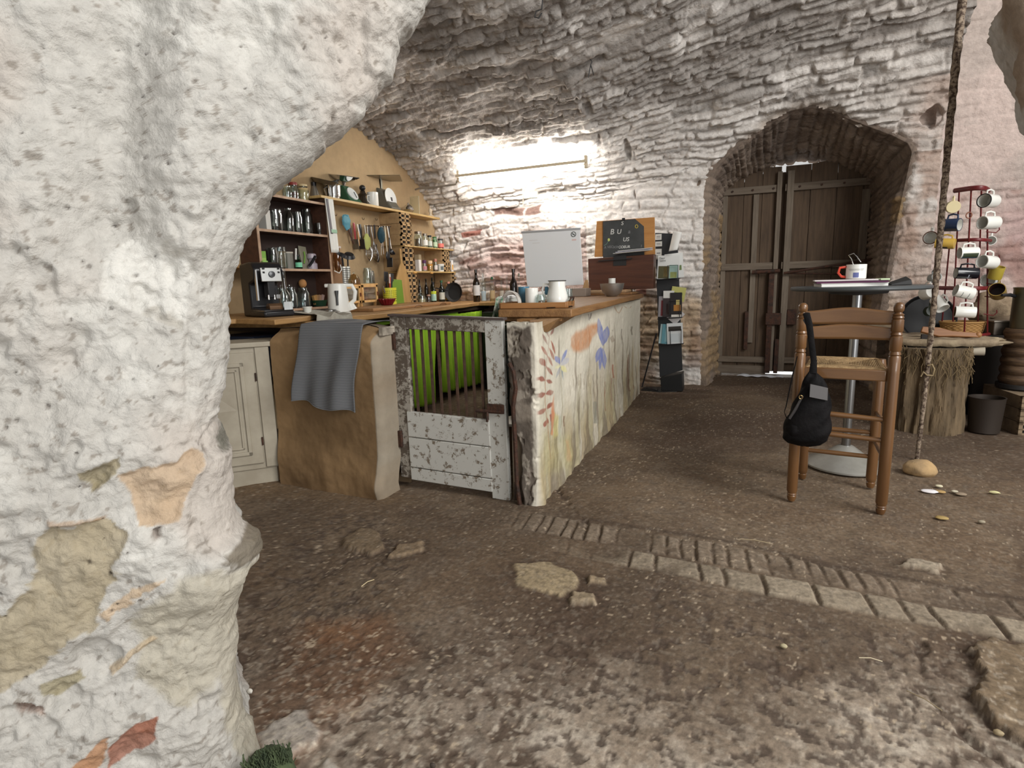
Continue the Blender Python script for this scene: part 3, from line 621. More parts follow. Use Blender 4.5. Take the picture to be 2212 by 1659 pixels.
# --- painted counter wall
ML = attr_mat('counter_limewash', .85, .35, 60, .08, 30, .005)
y0c, y1c = 2.765, 5.98
yseg = 2.775+(y1c-2.775)*(np.linspace(0, 1, 560)**1.5)
path = []; nrm = []; reg = []
for x in np.linspace(-1.135, -.985, 70): path.append((x, y0c)); nrm.append((0, -1)); reg.append(0)
for y in yseg: path.append((-.97, y)); nrm.append((1, 0)); reg.append(1)
for q in np.linspace(.1, 1, 14): path.append((-.97-.06*(1-math.cos(q*PI/2)), y1c+.06*math.sin(q*PI/2))); nrm.append((math.cos(q*PI/2), math.sin(q*PI/2))); reg.append(2)
for x in np.linspace(-1.04, -1.135, 10): path.append((x, y1c+.06)); nrm.append((0, 1)); reg.append(2)
path = np.array(path); nrm = np.array(nrm); reg = np.array(reg)
zc = np.linspace(-.04, .995, 250); PZ = zc[:, None]+0*path[None, :, 0]; PX = path[None, :, 0]+0*PZ; PY = path[None, :, 1]+0*PZ
RG = reg[None, :]+0*PZ
dq = .010*fbm(PY*3+PX*5, PZ*3, 301, 4)+.004*fbm(PY*16+PX*22, PZ*16, 302, 4)
dq += .018*(1-sst(0, .28, PZ+.08*fbm(PY*3, PZ*3, 303, 3)))*(.6+.8*fbm(PY*9, PZ*9, 304, 3))
dq -= .012*sst(.28, .5, fbm(PX*20+PY*6, PZ*14, 305, 3))*(RG == 0)
# broken near-left corner of the pier
bk_ = sst(-.005, .03, (-1.135+.075*sst(-.2, .3, .45-PZ)+.02*fbm(PZ*9, PZ*3, 306, 3))-PX)*(RG == 0)
dq -= .05*bk_
CC = np.ones(PX.shape+(3,))*np.array(srgb(206, 200, 184))
CC = mixc(CC, srgb(172, 162, 142), sst(-.2, .4, fbm(PY*2, PZ*2, 310, 4)+.5-PZ)*.6)
CC = mixc(CC, srgb(190, 186, 170), sst(-.1, .4, fbm(PY*5, PZ*1.2, 311, 4))*.5)
fade = sst(.0, .5, .62-PZ+.25*fbm(PY*7, PZ*2, 312, 4))
CC = mixc(CC, srgb(150, 140, 96), fade*sst(-.15, .3, fbm(PY*6, PZ*1.5, 313, 4)+.25)*.55)
CC = mixc(CC, srgb(168, 150, 116), fade*sst(0, .4, fbm(PY*9, PZ*1.8, 314, 4))*.6)
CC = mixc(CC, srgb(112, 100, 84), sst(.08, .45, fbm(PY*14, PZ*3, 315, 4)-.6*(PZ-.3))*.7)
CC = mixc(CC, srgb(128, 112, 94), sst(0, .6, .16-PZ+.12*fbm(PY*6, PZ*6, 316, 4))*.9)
CC = mixc(CC, srgb(118, 100, 74), sst(.0, .25, PZ-.87+.08*fbm(PY*7, PZ*7, 317, 4)-.12*(PY-2.9))*(PY < 3.6)*.7)
def Z7(x, y):
    P = at(1120+x/3.77, 660+y/3.77, X=-.97); return (P.y, P.z)
def paint(pts, col, k=.9, soft=.004, blur=0):
    global CC
    P = [Z7(*q) for q in pts]
    xs_ = [q[0] for q in P]; zs_ = [q[1] for q in P]; sel = np.where((path[:, 1] > min(xs_)-.05) & (path[:, 1] < max(xs_)+.05) & (reg == 1))[0]
    if len(sel) == 0: return
    a_, b_ = sel[0], sel[-1]+1
    yy, zz = PY[:, a_:b_]+.003*fbm(PY[:, a_:b_]*40, PZ[:, a_:b_]*40, 320, 2), PZ[:, a_:b_]
    w_ = sst(-soft, soft, polyd(yy, zz, P))*(.82+.3*fbm(yy*18, zz*18, 321, 3)); CC[:, a_:b_] = mixc(CC[:, a_:b_], col, np.clip(w_*k, 0, 1))
def leafp(p0, p1, w_, col, k=.9):
    p0 = np.array(p0, float); p1 = np.array(p1, float); d = p1-p0; n_ = np.array([-d[1], d[0]])/max(np.hypot(*d), 1e-6)
    pts = [tuple(p0+d*t_+n_*w_/2*math.sin(PI*t_**.85)) for t_ in np.linspace(0, 1, 9)]+[tuple(p0+d*t_-n_*w_/2*math.sin(PI*t_**.85)) for t_ in np.linspace(1, 0, 9)[1:-1]]
    paint(pts, col, k, .003)
def linep(pts, w_, col, k=.8):
    up_ = [(x-w_/2, y) for x, y in pts]; dn = [(x+w_/2, y) for x, y in pts[::-1]]; paint(up_+dn, col, k, .0025)
RED = srgb(138, 72, 56); RB = srgb(138, 102, 92); BLU = srgb(112, 122, 172); GB = srgb(150, 152, 158)
paint([(425, 330), (430, 260), (470, 212), (520, 200), (570, 160), (642, 142), (648, 210), (602, 262), (570, 345), (500, 378), (450, 372)], srgb(186, 128, 84), .9, .02)
for a_, b_, w_ in (((650, 100), (678, 335), 44), ((730, 165), (682, 330), 62), ((668, 335), (632, 465), 44), ((668, 345), (662, 530), 34), ((680, 340), (702, 522), 44)): leafp(a_, b_, w_, BLU)
for a_, b_, w_, c_ in (((298, 412), (345, 478), 44, BLU), ((400, 356), (352, 468), 26, srgb(120, 132, 180)), ((420, 428), (350, 485), 48, srgb(182, 182, 188)), ((348, 490), (300, 595), 20, GB), ((352, 490), (376, 612), 14, srgb(138, 148, 152)), ((352, 490), (402, 545), 40, srgb(214, 208, 150)), ((345, 490), (290, 510), 24, srgb(214, 210, 170))): leafp(a_, b_, w_, c_)
linep([(350, 500), (352, 640), (360, 800), (348, 1000)], 5, srgb(140, 132, 104))
linep([(225, 495), (215, 640), (220, 860), (240, 1050), (262, 1250)], 5, srgb(150, 104, 74)); linep([(225, 495), (232, 400), (245, 300), (252, 250), (282, 180)], 4, RB)
for a_, b_, w_ in (((165, 430), (222, 495), 52), ((275, 568), (225, 493), 24), ((157, 585), (217, 612), 44), ((272, 630), (220, 606), 34), ((157, 742), (220, 712), 46), ((280, 698), (220, 722), 46), ((160, 887), (224, 836), 38), ((272, 788), (228, 846), 34), ((207, 990), (222, 932), 26), ((236, 962), (229, 908), 14)): leafp(a_, b_, w_, RED)
for a_, b_, w_ in (((190, 228), (238, 322), 22), ((180, 328), (232, 412), 28), ((302, 398), (260, 280), 22), ((292, 448), (242, 338), 24), ((276, 494), (230, 404), 22), ((224, 188), (252, 262), 14), ((290, 178), (262, 245), 16)): leafp(a_, b_, w_, RB if a_[1] < 300 else srgb(150, 92, 76))
paint([(268, 800), (285, 715), (292, 900), (280, 1060), (260, 1050)], srgb(190, 112, 66), .8, .006); paint([(250, 890), (266, 880), (262, 950), (252, 940)], RED, .8)
paint([(290, 880), (330, 900), (325, 1060), (285, 1080)], srgb(206, 194, 120), .6, .015); paint([(325, 900), (352, 900), (350, 1110), (322, 1110)], srgb(150, 156, 134), .5, .01)
paint([(385, 1090), (405, 1100), (412, 1260), (385, 1270)], srgb(190, 130, 96), .5, .015); paint([(195, 1050), (420, 1060), (430, 1300), (205, 1380)], srgb(176, 168, 110), .35, .04)
linep([(782, 5), (800, 40), (820, 66), (836, 40), (850, 10)], 9, srgb(160, 128, 100)); linep([(862, 5), (880, 22), (905, 22), (918, 5)], 7, srgb(160, 128, 100)); linep([(575, 70), (583, 120)], 8, srgb(120, 112, 110)); linep([(598, 62), (590, 108)], 12, srgb(96, 88, 86))
for x_, ya, yb, w_, c_ in ((772, 480, 590, 12, srgb(150, 88, 66)), (760, 590, 780, 8, RB), (896, 400, 640, 12, srgb(120, 84, 66)), (900, 600, 700, 16, srgb(110, 80, 64)), (706, 620, 860, 6, srgb(140, 100, 80)), (930, 330, 680, 6, srgb(130, 104, 84)), (840, 190, 280, 6, srgb(92, 84, 78)), (924, 170, 240, 16, srgb(110, 102, 84)), (620, 780, 960, 26, srgb(130, 130, 118)), (372, 900, 985, 14, srgb(112, 76, 54)), (640, 470, 600, 4, srgb(130, 130, 116)), (605, 560, 640, 6, srgb(110, 100, 88)), (845, 420, 560, 4, srgb(130, 120, 100))): linep([(x_, ya), (x_-3, (ya+yb)/2), (x_+4, yb)], w_, c_, .75)
for q in range(30):
    x_ = rng.uniform(420, 940); ya = rng.uniform(560, 700)-(x_-420)*.12; linep([(x_, ya), (x_+4, ya+90)], rng.uniform(3, 6), srgb(128, 112, 92), .5)
paint([(745, 265), (770, 240), (785, 285), (760, 305)], srgb(128, 108, 90), .7, .006); paint([(755, 200), (775, 195), (770, 215)], srgb(150, 140, 120), .6, .004)
# bare cement on the near end
ec = (RG == 0)*1.0
CC = CC*(1-ec[..., None])+ec[..., None]*np.array(srgb(92, 84, 76))
CC = mixc(CC, srgb(122, 112, 102), ec*sst(.0, .4, fbm(PX*12, PZ*6, 330, 4))*.8); CC = mixc(CC, srgb(150, 142, 130), ec*sst(.25, .45, fbm(PX*24, PZ*18, 331, 4))*.8)
CC = mixc(CC, srgb(140, 130, 118), ec*sst(0, .05, .07-np.abs(PZ-.52)+.03*fbm(PX*12, PZ*12, 332, 3))*.8)
CC = mixc(CC, srgb(206, 200, 186), sst(0, .018, PX+1.012+.012*fbm(PZ*20, PX*20, 333, 3))*ec)
CC = mixc(CC, srgb(206, 200, 186), sst(.965, .985, PZ+.02*fbm(PX*20, PZ*2, 334, 3))*ec*.8)
CC = mixc(CC, srgb(60, 48, 42), ec*bk_*.8)
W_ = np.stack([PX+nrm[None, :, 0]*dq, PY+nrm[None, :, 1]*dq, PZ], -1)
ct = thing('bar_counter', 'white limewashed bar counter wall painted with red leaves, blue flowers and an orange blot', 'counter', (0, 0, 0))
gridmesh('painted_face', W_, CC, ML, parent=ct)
MB().box(-1.14, -.985, 2.80, 5.99, -.03, .985).build('core', mat('core_plaster', srgb(120, 108, 92), .9), ct)
topC = MB().grid(lambda u, v: (-1.125+.145*u, 2.775+.9*v, .992+.012*mnoise.noise(Vector((u*4, v*12, 3)))), 12, 40).build('top_edge', mat('lime_top', srgb(205, 198, 182), .9, 0, srgb(150, 140, 125), 12, .5, 30), ct)

# --- bar worktop
WB = wood('counter_oak', srgb(112, 78, 46), srgb(150, 112, 70), 1, .55, 10, bump=.25)
bt = thing('bar_worktop', 'thick honey brown plank top on the painted bar counter', 'worktop', (0, 0, 0))
def slabpoly(P, z0, z1, wob=.008, seed=0, n=26):
    Q = []
    for i in range(len(P)):
        a_, b_ = Vector(P[i]), Vector(P[(i+1) % len(P)]); L_ = (b_-a_).length; k = max(2, int(L_/.08)); nn = Vector((-(b_-a_).y, (b_-a_).x)).normalized()
        for j in range(k):
            p_ = a_.lerp(b_, j/k); s_ = wob*mnoise.fractal(Vector((p_.x*3+seed, p_.y*3, seed)), 1, 2, 3) if j else 0
            Q.append((p_.x+nn.x*s_, p_.y+nn.y*s_))
    return MB().prism(Q, z0, z1)
slabpoly([(-1.26, 2.94), (-.84, 2.955), (-.90, 4.5), (-.945, 6.05), (-1.62, 6.05), (-1.60, 4.2)], 1.008, 1.052, .010, 1).build('plank_top', WB, bt, .006)
MB().box(-1.12, -1.0, 2.86, 2.93, .985, 1.006).box(-1.36, -.9, 2.97, 3.01, .985, 1.007).build('bearer', WB, bt, .004)
MB().add([(-1.02, 2.80, 1.006), (-.90, 2.93, 1.006), (-.90, 3.35, 1.006), (-1.02, 2.80, .94), (-.955, 2.90, .935), (-.955, 3.35, .985), (-1.02, 3.35, .985), (-1.02, 3.35, 1.006)], [(0, 1, 2, 7), (3, 4, 1, 0), (4, 5, 2, 1), (3, 6, 5, 4), (0, 7, 6, 3), (2, 5, 6, 7)]).build('corner_bracket', wood('bracket_wood', srgb(104, 76, 48), srgb(132, 100, 62), 0, .6), bt)

# --- earth-plastered half wall with a rounded end
MP = attr_mat('parapet_earth', .92, .3, 40, .08, 14, .006)
up_ = np.linspace(0, 1, 150); 
px_ = np.concatenate([np.linspace(-2.64, -1.875, 130), np.array([-1.86, -1.853, -1.85]), np.linspace(-1.85, -1.85, 8)]); py_ = np.concatenate([np.full(130, 2.62)+.02*np.cos(np.linspace(0, PI, 130)), np.array([2.628, 2.64, 2.66]), np.linspace(2.68, 2.80, 8)])
zz_ = np.linspace(-.04, 1, 120); QZ = zz_[:, None]+0*px_[None, :]; QX = px_[None, :]+0*QZ
toph = np.interp(px_, [-3.05, -2.1, -1.97, -1.90, -1.86, -1.83], [.94, .985, .985, .972, .95, .93])[None, :]
QZ = np.where(QZ > .0, QZ*toph, QZ); QY = py_[None, :]+.10*sst(.9, 1.0, QZ/toph)**2+0*QZ
QY = QY-.05*(1-sst(0, .35, QZ))*(1+fbm(QX*3, QZ*3, 340, 3))+.010*fbm(QX*3, QZ*3, 341, 4)+.003*fbm(QX*20, QZ*20, 342, 3)
CQ = np.ones(QX.shape+(3,))*np.array(srgb(142, 115, 82)); CQ = mixc(CQ, srgb(108, 86, 60), sst(-.2, .4, fbm(QX*1.8, QZ*1.8, 343, 4)+.3-.4*QZ)*.75); CQ = mixc(CQ, srgb(98, 78, 58), sst(0, .5, .3-QZ)*.6)
QX = QX*1.0
CQ = mixc(CQ, srgb(146, 138, 124), ((np.arange(QX.shape[1]) >= 128)[None, :]+0*QX)*(.75+.25*fbm(QZ*12, QX*8, 344, 3)))
hw = thing('half_wall', 'tan earth-plastered half wall with a rounded top beside the gate', 'half wall', (0, 0, 0))
gridmesh('plaster_face', np.stack([QX, QY, QZ], -1), CQ, MP, parent=hw)
tp = MB().grid(lambda u, v: (-2.64+u*.805, 2.70+.18*v, float(np.interp(-2.64+u*.805, px_[:130], toph[0, :130]))+.006-.02*v*v), 60, 6); tp.build('top', mat('parapet_top', srgb(120, 104, 84), .9, 0, srgb(90, 78, 64), 10, .4), hw)
MB().box(-2.64, -1.85, 2.86, 2.88, -.03, .93).build('back', mat('parapet_back', srgb(120, 100, 76), .9), hw)
MB().box(-1.862, -1.838, 2.66, 2.86, .93, .975).build('cement_cap', mat('cement_cap', srgb(120, 112, 100), .9, 0, srgb(170, 160, 146), 20, .4), hw)

# --- gate
PW = attr_mat('gate_paint', .7, .3, 60, .06, 30, .003)
def peel(name, base, dark, rough=.65, scale=14, thr=.56, wd=.05):
    m, N, L, B = _new(name); B.inputs['Roughness'].default_value = rough
    tc = N.new('ShaderNodeTexCoord'); nt = N.new('ShaderNodeTexNoise'); nt.inputs['Scale'].default_value = scale; nt.inputs['Detail'].default_value = 9; nt.inputs['Roughness'].default_value = .72
    L.new(tc.outputs['Object'], nt.inputs['Vector']); cr = N.new('ShaderNodeValToRGB'); e_ = cr.color_ramp.elements
    e_[0].position = thr-wd; e_[1].position = thr; e_[0].color = (*base, 1); e_[1].color = (*dark, 1)
    q = cr.color_ramp.elements.new(thr-.16); q.color = (base[0]*.78, base[1]*.78, base[2]*.77, 1); cr.color_ramp.elements[0].position = thr-.26; cr.color_ramp.elements[0].color = (*base, 1)
    L.new(nt.outputs['Fac'], cr.inputs[0]); L.new(cr.outputs[0], B.inputs['Base Color'])
    bp = N.new('ShaderNodeBump'); bp.inputs['Strength'].default_value = .4; bp.inputs['Distance'].default_value = .004; L.new(cr.outputs[0], bp.inputs['Height']); L.new(bp.outputs[0], B.inputs['Normal']); return m
PAINT = peel('peeling_white_paint', srgb(182, 181, 175), srgb(112, 100, 86), thr=.60, scale=26)
PAINT2 = peel('worn_grey_paint', srgb(150, 144, 134), srgb(84, 74, 64), thr=.52, scale=24)
gate = thing('gate', 'low wooden gate with peeling white paint, rusty bars above three boards', 'gate', (-1.87, 2.80, 0), 0)
# the gate sags: everything leans a touch
SH = Matrix(((1, 0, -.012, .012), (0, 1, 0, 0), (-.035, 0, 1, .03), (0, 0, 0, 1)))
GW = .70
def gb(x0, x1, z0, z1, y0=-.02, y1=.02): return MB().box(x0, x1, y0, y1, z0, z1, SH)
gb(.0, .105, .04, 1.0).build('stile', PAINT2, gate, .004); gb(GW-.105, GW, -.005, 1.0).build('stile', PAINT, gate, .004)
gb(.105, GW-.105, .93, 1.0).build('top_rail', PAINT2, gate, .004)
gb(-.005, GW+.01, 1.0, 1.012, -.028, .028).build('cap_strip', mat('dark_cap', srgb(74, 62, 58), .6), gate)
for k, (z0, z1) in enumerate(((.30, .45), (.115, .295), (.035, .11))):
    gb(.075, GW-.10, z0, z1, -.028, .0).build('board', PAINT, gate, .004)
BAR = mat('rusty_bar', srgb(70, 54, 46), .7, .5, srgb(96, 74, 60), 20, .3)
for k in range(9):
    x = .14+k*(GW-.28)/8; MB().box(x-.0065, x+.0065, -.006, .006, .44, .94, SH).build('bar', BAR, gate)
MB().tube([SH @ Vector((.53, -.035, .50)), SH @ Vector((.685, -.035, .505))], .011, 8).build('latch_bolt', IRON, gate)
MB().cbox((.645, -.032, .52), (.10, .012, .05), SH).tube([SH @ Vector((.60, -.04, .50)), SH @ Vector((.60, -.05, .445))], .008, 8).build('latch_plate', IRON, gate, .003)
for z in (.86, .28):
    MB().cbox((.01, -.03, z), (.05, .02, .10), SH).tube([SH @ Vector((-.012, -.03, z-.07)), SH @ Vector((-.012, -.03, z+.07))], .013, 8).build('hinge', IRON, gate, .003)
gp = thing('gate_post', 'rusty iron gate post set against the end of the tan half wall', 'post', (-1.90, 2.79, 0))
MB().box(-.012, .012, -.04, .0, .05, .96).build('post', IRON, gp)
MB().box(-.018, .018, -.05, -.03, .62, .93).build('hinge_strap', IRON, gp, .003)
MB().box(-.016, .03, -.06, -.03, .0, .30).build('hinge_strap', IRON, gp, .003)
tag(MB().tube([(-1.125, 2.755, .78), (-1.095, 2.735, .74), (-1.085, 2.735, .65), (-1.105, 2.74, .55), (-1.10, 2.745, .35), (-1.095, 2.74, .12), (-1.08, 2.74, .0)], .012, 8).build('iron_strap', IRON), 'twisted rusty iron strap on the end of the bar counter', 'strap')

# --- white corner cabinet by the rock pier
CW = mat('cream_cabinet', srgb(170, 162, 145), .55, 0, srgb(152, 143, 126), 5, .08, 30)
ca, cb = Vector((-3.02, 2.30)), Vector((-2.655, 2.66)); dcab = (cb-ca); ang = math.atan2(dcab.y, dcab.x); Lc = dcab.length
cab = thing('corner_cabinet', 'white panelled corner cabinet with a diamond door beside the rock pier', 'cabinet', (ca.x, ca.y, 0), ang)
MB().box(-.25, Lc-.012, .0, .28, .10, .86).build('body', CW, cab, .004)
MB().box(-.25, Lc+.012, -.02, .28, .86, .89).build('top', CW, cab, .005)
MB().box(-.25, Lc-.03, .01, .26, -.01, .10).build('plinth', CW, cab, .004)
MB().box(Lc-.03, Lc+.01, .02, .07, -.01, .10).build('foot_block', mat('bare_wood_foot', srgb(140, 112, 82), .7), cab)
MB().box(Lc-.09, Lc-.012, -.012, .0, .11, .86).build('corner_post', CW, cab, .003)
dr_ = MB().box(-.2, Lc-.10, -.016, -.001, .14, .83).build('door', CW, cab, .003)
g = MB(); x0, x1, z0, z1 = -.14, Lc-.16, .20, .77
for (a0, a1, b0, b1) in ((x0, x1, z0, z0+.022), (x0, x1, z1-.022, z1), (x0, x0+.022, z0, z1), (x1-.022, x1, z0, z1)): g.box(a0, a1, -.028, -.014, b0, b1)
for (a0, a1, b0, b1) in ((x0+.04, x1-.04, z0+.04, z0+.052), (x0+.04, x1-.04, z1-.052, z1-.04), (x0+.04, x0+.052, z0+.04, z1-.04), (x1-.052, x1-.04, z0+.04, z1-.04)): g.box(a0, a1, -.024, -.014, b0, b1)
g.build('panel_moulding', CW, dr_, .003)
mx_, mz_ = (x0+x1)/2, (z0+z1)/2; MB().add([(mx_, -.016, mz_+.17), (x1-.06, -.016, mz_), (mx_, -.016, mz_-.17), (x0+.06, -.016, mz_), (mx_, -.034, mz_)], [(0, 4, 1), (1, 4, 2), (2, 4, 3), (3, 4, 0)]).build('diamond', CW, dr_, smooth=False)
for z in (.68, .28): MB().tube([(Lc-.098, -.022, z-.025), (Lc-.098, -.022, z+.025)], .005, 8).build('hinge', IRON, cab)
tag(MB().box(-3.3, -2.93, 2.80, 3.1, .60, .90).build('storage_box', mat('dark_blue_box', srgb(26, 36, 54), .5), None, .01), 'dark blue box stowed under the worktop beside the corner cabinet', 'box')

# --- kitchen worktops (live-edge boards)
WK = wood('live_edge_board', srgb(132, 98, 58), srgb(176, 138, 88), 1, .6, 9, bump=.25)
wt = thing('kitchen_worktop', 'long live-edge wooden worktop running under the kitchen shelves', 'worktop', (0, 0, 0))
slabpoly([(-2.60, 2.96), (-2.72, 3.5), (-2.66, 4.4), (-2.76, 5.3), (-2.82, 6.02), (-1.72, 6.05), (-1.72, 6.62), (-3.69, 6.62), (-3.69, 2.96)], .945, .985, .03, 5).build('plank_top', WK, wt, .006)
slabpoly([(-3.68, 3.2), (-2.86, 3.2), (-2.86, 6.4), (-3.68, 6.4)], .90, .945, 0, 6).build('frame', mat('under_frame', srgb(58, 46, 36), .8), wt)
for y_ in (3.3, 4.8, 6.3): MB().box(-2.98, -2.90, y_-.04, y_+.04, -.02, .90).build('leg', mat('under_leg', srgb(60, 48, 38), .8), wt, .004)
wl = slabpoly([(-3.02, 2.76), (-2.60, 2.66), (-2.62, 2.95), (-2.86, 3.45), (-3.69, 3.45), (-3.69, 2.4), (-3.3, 2.3), (-3.17, 2.45)], .986, 1.02, .012, 8)
tag(wl.build('end_board', WK, None, .006), 'short rough-edged board under the black coffee machine', 'board')
M_DK = mat('dark_interior', srgb(46, 40, 34), .8)
dw = thing('drawer_unit', 'dark drawer unit with a pale drawer under the worktop behind the towel', 'drawer unit', (-2.95, 3.75, .60))
MB().box(-.6, 0, -.35, .35, 0, .30).build('carcass', M_DK, dw, .004)
d_ = MB().box(.001, .02, -.05, .33, .16, .285).build('drawer', mat('pale_drawer', srgb(150, 140, 122), .6), dw, .004); MB().lathe([(.0, 0), (.018, 0), (.022, .02), (.0, .025)], n=14, M=RM(0, PI/2, 0, (.02, .14, .225))).build('knob', mat('black_knob', (.02, .02, .02), .3), d_)
# ================================================================ THE KITCHEN
ZW = .985
def place(px, py, wpx, hpx, z=None, X=None, Y=None, zs=None):
    """point, width and height in metres for something seen at a pixel on a known shelf, wall or top"""
    P = at(px, py, z=z, X=X, Y=Y); k = ppm(P)
    if zs is not None: P.z = zs
    return P, wpx/k, hpx/k
CLR = glass('clear_glass'); CLRD = glass('smoky_glass', (.72, .74, .72), .07); GREENG = glass('green_glass', (.10, .32, .16), .05)
STEEL = mat('brushed_steel', srgb(190, 188, 184), .34, .85); CHROME = mat('chrome', srgb(215, 215, 215), .10, 1.0)
BLK = mat('black_plastic', (.012, .012, .014), .32); BLKM = mat('matt_black', (.02, .02, .02), .7)
WHT = mat('white_plastic', srgb(222, 222, 216), .35); PAPER = mat('white_paper', srgb(232, 232, 228), .8); CERAM = mat('white_glaze', srgb(226, 226, 220), .15)
DKG = mat('dark_green_bottle', srgb(16, 24, 16), .08, coat=.5); DKB = mat('dark_brown_bottle', srgb(22, 14, 10), .08, coat=.5)
_mc = {}
def P_(r, g, b, rough=.5, metal=0):
    k = (r, g, b, rough, metal)
    if k not in _mc: _mc[k] = mat('paint_%02x%02x%02x' % (r, g, b), srgb(r, g, b), rough, metal)
    return _mc[k]

def jar(pos, w, h, label, cat='jar', group=None, content=None, fill=.6, lid=None, tagc=None, gl=None, name='glass_jar', neck=.8, rz=0, lidh=.12, clip=False):
    t = thing(name, label, cat, pos, rz, group); r = w/2; gl = gl or CLR
    zb = h*(1-(lidh if lid else 0))
    MB().lathe([(0, 0), (r*.92, 0), (r, h*.04), (r, zb*.72), (r*neck, zb*.88), (r*neck, zb), (r*neck*.9, zb), (r*neck*.88, zb*.87), (r*.93, zb*.71), (r*.93, h*.05), (0, h*.05)], n=20, cap=False).build('glass_body', gl, t)
    if content: MB().lathe([(0, h*.055), (r*.91, h*.055), (r*.91, zb*fill), (0, zb*fill+.002)], n=18, cap=False).build('contents', content, t)
    if lid: MB().lathe([(0, zb*.97), (r*neck*1.06, zb*.97), (r*neck*1.06, h*.985), (r*neck*.98, h), (0, h)], n=20, cap=False).build('lid', lid, t)
    if clip: MB().tube([(r*neck*1.05, 0, zb*.8), (r*1.12, 0, zb*.9), (r*neck*1.05, 0, h)], w*.02, 6).build('wire_clip', STEEL, t)
    if tagc:
        MB().grid(lambda u, v: (r*1.012*math.cos((u-.5)*2.2-.6), r*1.012*math.sin((u-.5)*2.2-.6), zb*(.2+.42*v)), 12, 2).build('paper_label', tagc, t)
    return t
def bottle(pos, w, h, label, glassm, tagc=None, cap=None, cat='bottle', group=None, name='bottle', content=None, shoulder=.58, lz=(.12, .45), tag2=None):
    t = thing(name, label, cat, pos, 0, group); r = w/2; nr = r*.33
    MB().lathe([(0, 0), (r*.94, 0), (r, h*.02), (r, h*shoulder), (r*.8, h*(shoulder+.08)), (nr*1.15, h*(shoulder+.17)), (nr, h*.9), (nr*1.2, h*.91), (nr*1.2, h*.96), (nr, h*.97), (0, h*.97)], n=20, cap=False).build('glass_body', glassm, t)
    if content: MB().lathe([(0, h*.02), (r*.93, h*.02), (r*.93, h*shoulder*.7), (0, h*shoulder*.7)], n=16, cap=False).build('contents', content, t)
    if cap: MB().lathe([(0, h*.9), (nr*1.35, h*.9), (nr*1.35, h), (0, h)], n=14, cap=False).build('cap', cap, t)
    def lab(m_, a, b): MB().grid(lambda u, v: (r*1.012*math.cos((u-.5)*2.8-.75), r*1.012*math.sin((u-.5)*2.8-.75), h*(a+(b-a)*v)), 14, 2).build('paper_label', m_, t)
    if tagc: lab(tagc, *lz)
    if tag2: lab(tag2, lz[1], lz[1]+.14)
    return t
def carton(pos, d, label, m_, cat='box', group=None, name='carton', rz=0, panel=None):
    t = thing(name, label, cat, pos, rz, group); MB().box(-d[0]/2, d[0]/2, -d[1]/2, d[1]/2, 0, d[2]).build('body', m_, t, .002)
    if panel: MB().box(d[0]/2, d[0]/2+.0015, -d[1]*.38, d[1]*.38, d[2]*.15, d[2]*.6).build('printed_panel', panel, t)
    return t

# --- dark wooden bookcase
DW = wood('dark_shelf_wood', srgb(58, 36, 26), srgb(84, 54, 40), 1, .5, 9); EDG = mat('pale_shelf_edge', srgb(188, 160, 134), .6, 0, srgb(160, 128, 104), 8)
BX0, BX1, BY0, BY1 = -3.69, -3.50, 3.50, 4.325
bc = thing('bookcase', 'dark wooden open bookcase full of glass jars above the worktop', 'bookcase', (0, 0, 0))
for y in (BY0, BY1):
    MB().box(BX0, BX1, y-.012, y+.012, .99, 1.985).build('side_panel', DW, bc, .002); MB().box(BX1, BX1+.004, y-.012, y+.012, .99, 1.985).build('edge_strip', EDG, bc)
MB().box(BX0, BX0+.012, BY0+.012, BY1-.012, .99, 1.95).build('back_panel', mat('dark_back', srgb(44, 28, 22), .7), bc)
SHZ = (1.035, 1.365, 1.668, 1.945)
for z in SHZ:
    MB().box(BX0+.012, BX1-.004, BY0+.012, BY1-.012, z-.02, z).build('shelf', DW, bc, .002); MB().box(BX1-.003, BX1+.003, BY0+.012, BY1-.012, z-.02, z).build('edge_strip', EDG, bc)
lb_ = MB().box(-3.69, -3.42, 3.0, 3.46, 1.36, 1.385); tag(lb_.build('corner_shelf', WK, None, .004), 'small tan plank shelf left of the bookcase above the coffee machine', 'shelf')

JG = 'glass jars on the bookcase shelves'
def bjar(px, py, w, h, lv, label, **k):
    zs = SHZ[lv]; P, W, H = place(px, py, w, h, X=-3.62, zs=zs+.001); return jar(P, W, H, label, group=JG, **k)
LID = P_(150, 140, 128, .35, .8)
# second shelf from the top
bjar(596, 500, 34, 46, 2, 'wide stout clip-top jar at the left of the upper jar row', gl=CLRD, neck=.9, clip=True)
bjar(626, 500, 22, 52, 2, 'slim clear jar second in the upper jar row', gl=CLRD, neck=.6)
bjar(645, 502, 22, 46, 2, 'straight clear jar third in the upper jar row', gl=CLRD, neck=.85)
bjar(666, 503, 22, 54, 2, 'tallest clear jar in the upper jar row beside the tumbler', gl=CLRD, neck=.75)
P, W, H = place(690, 505, 18, 26, X=-3.6, zs=SHZ[2]+.001); jar(P, W, H, 'small clear tumbler at the right end of the upper jar row', cat='glass', name='tumbler', neck=1.0, gl=CLRD)
P, W, H = place(574, 500, 10, 42, X=-3.6, zs=SHZ[2]+.001); carton(P, (.08, W*1.4, H), 'pale upright carton at the far left of the upper jar row', P_(206, 204, 196), name='carton')
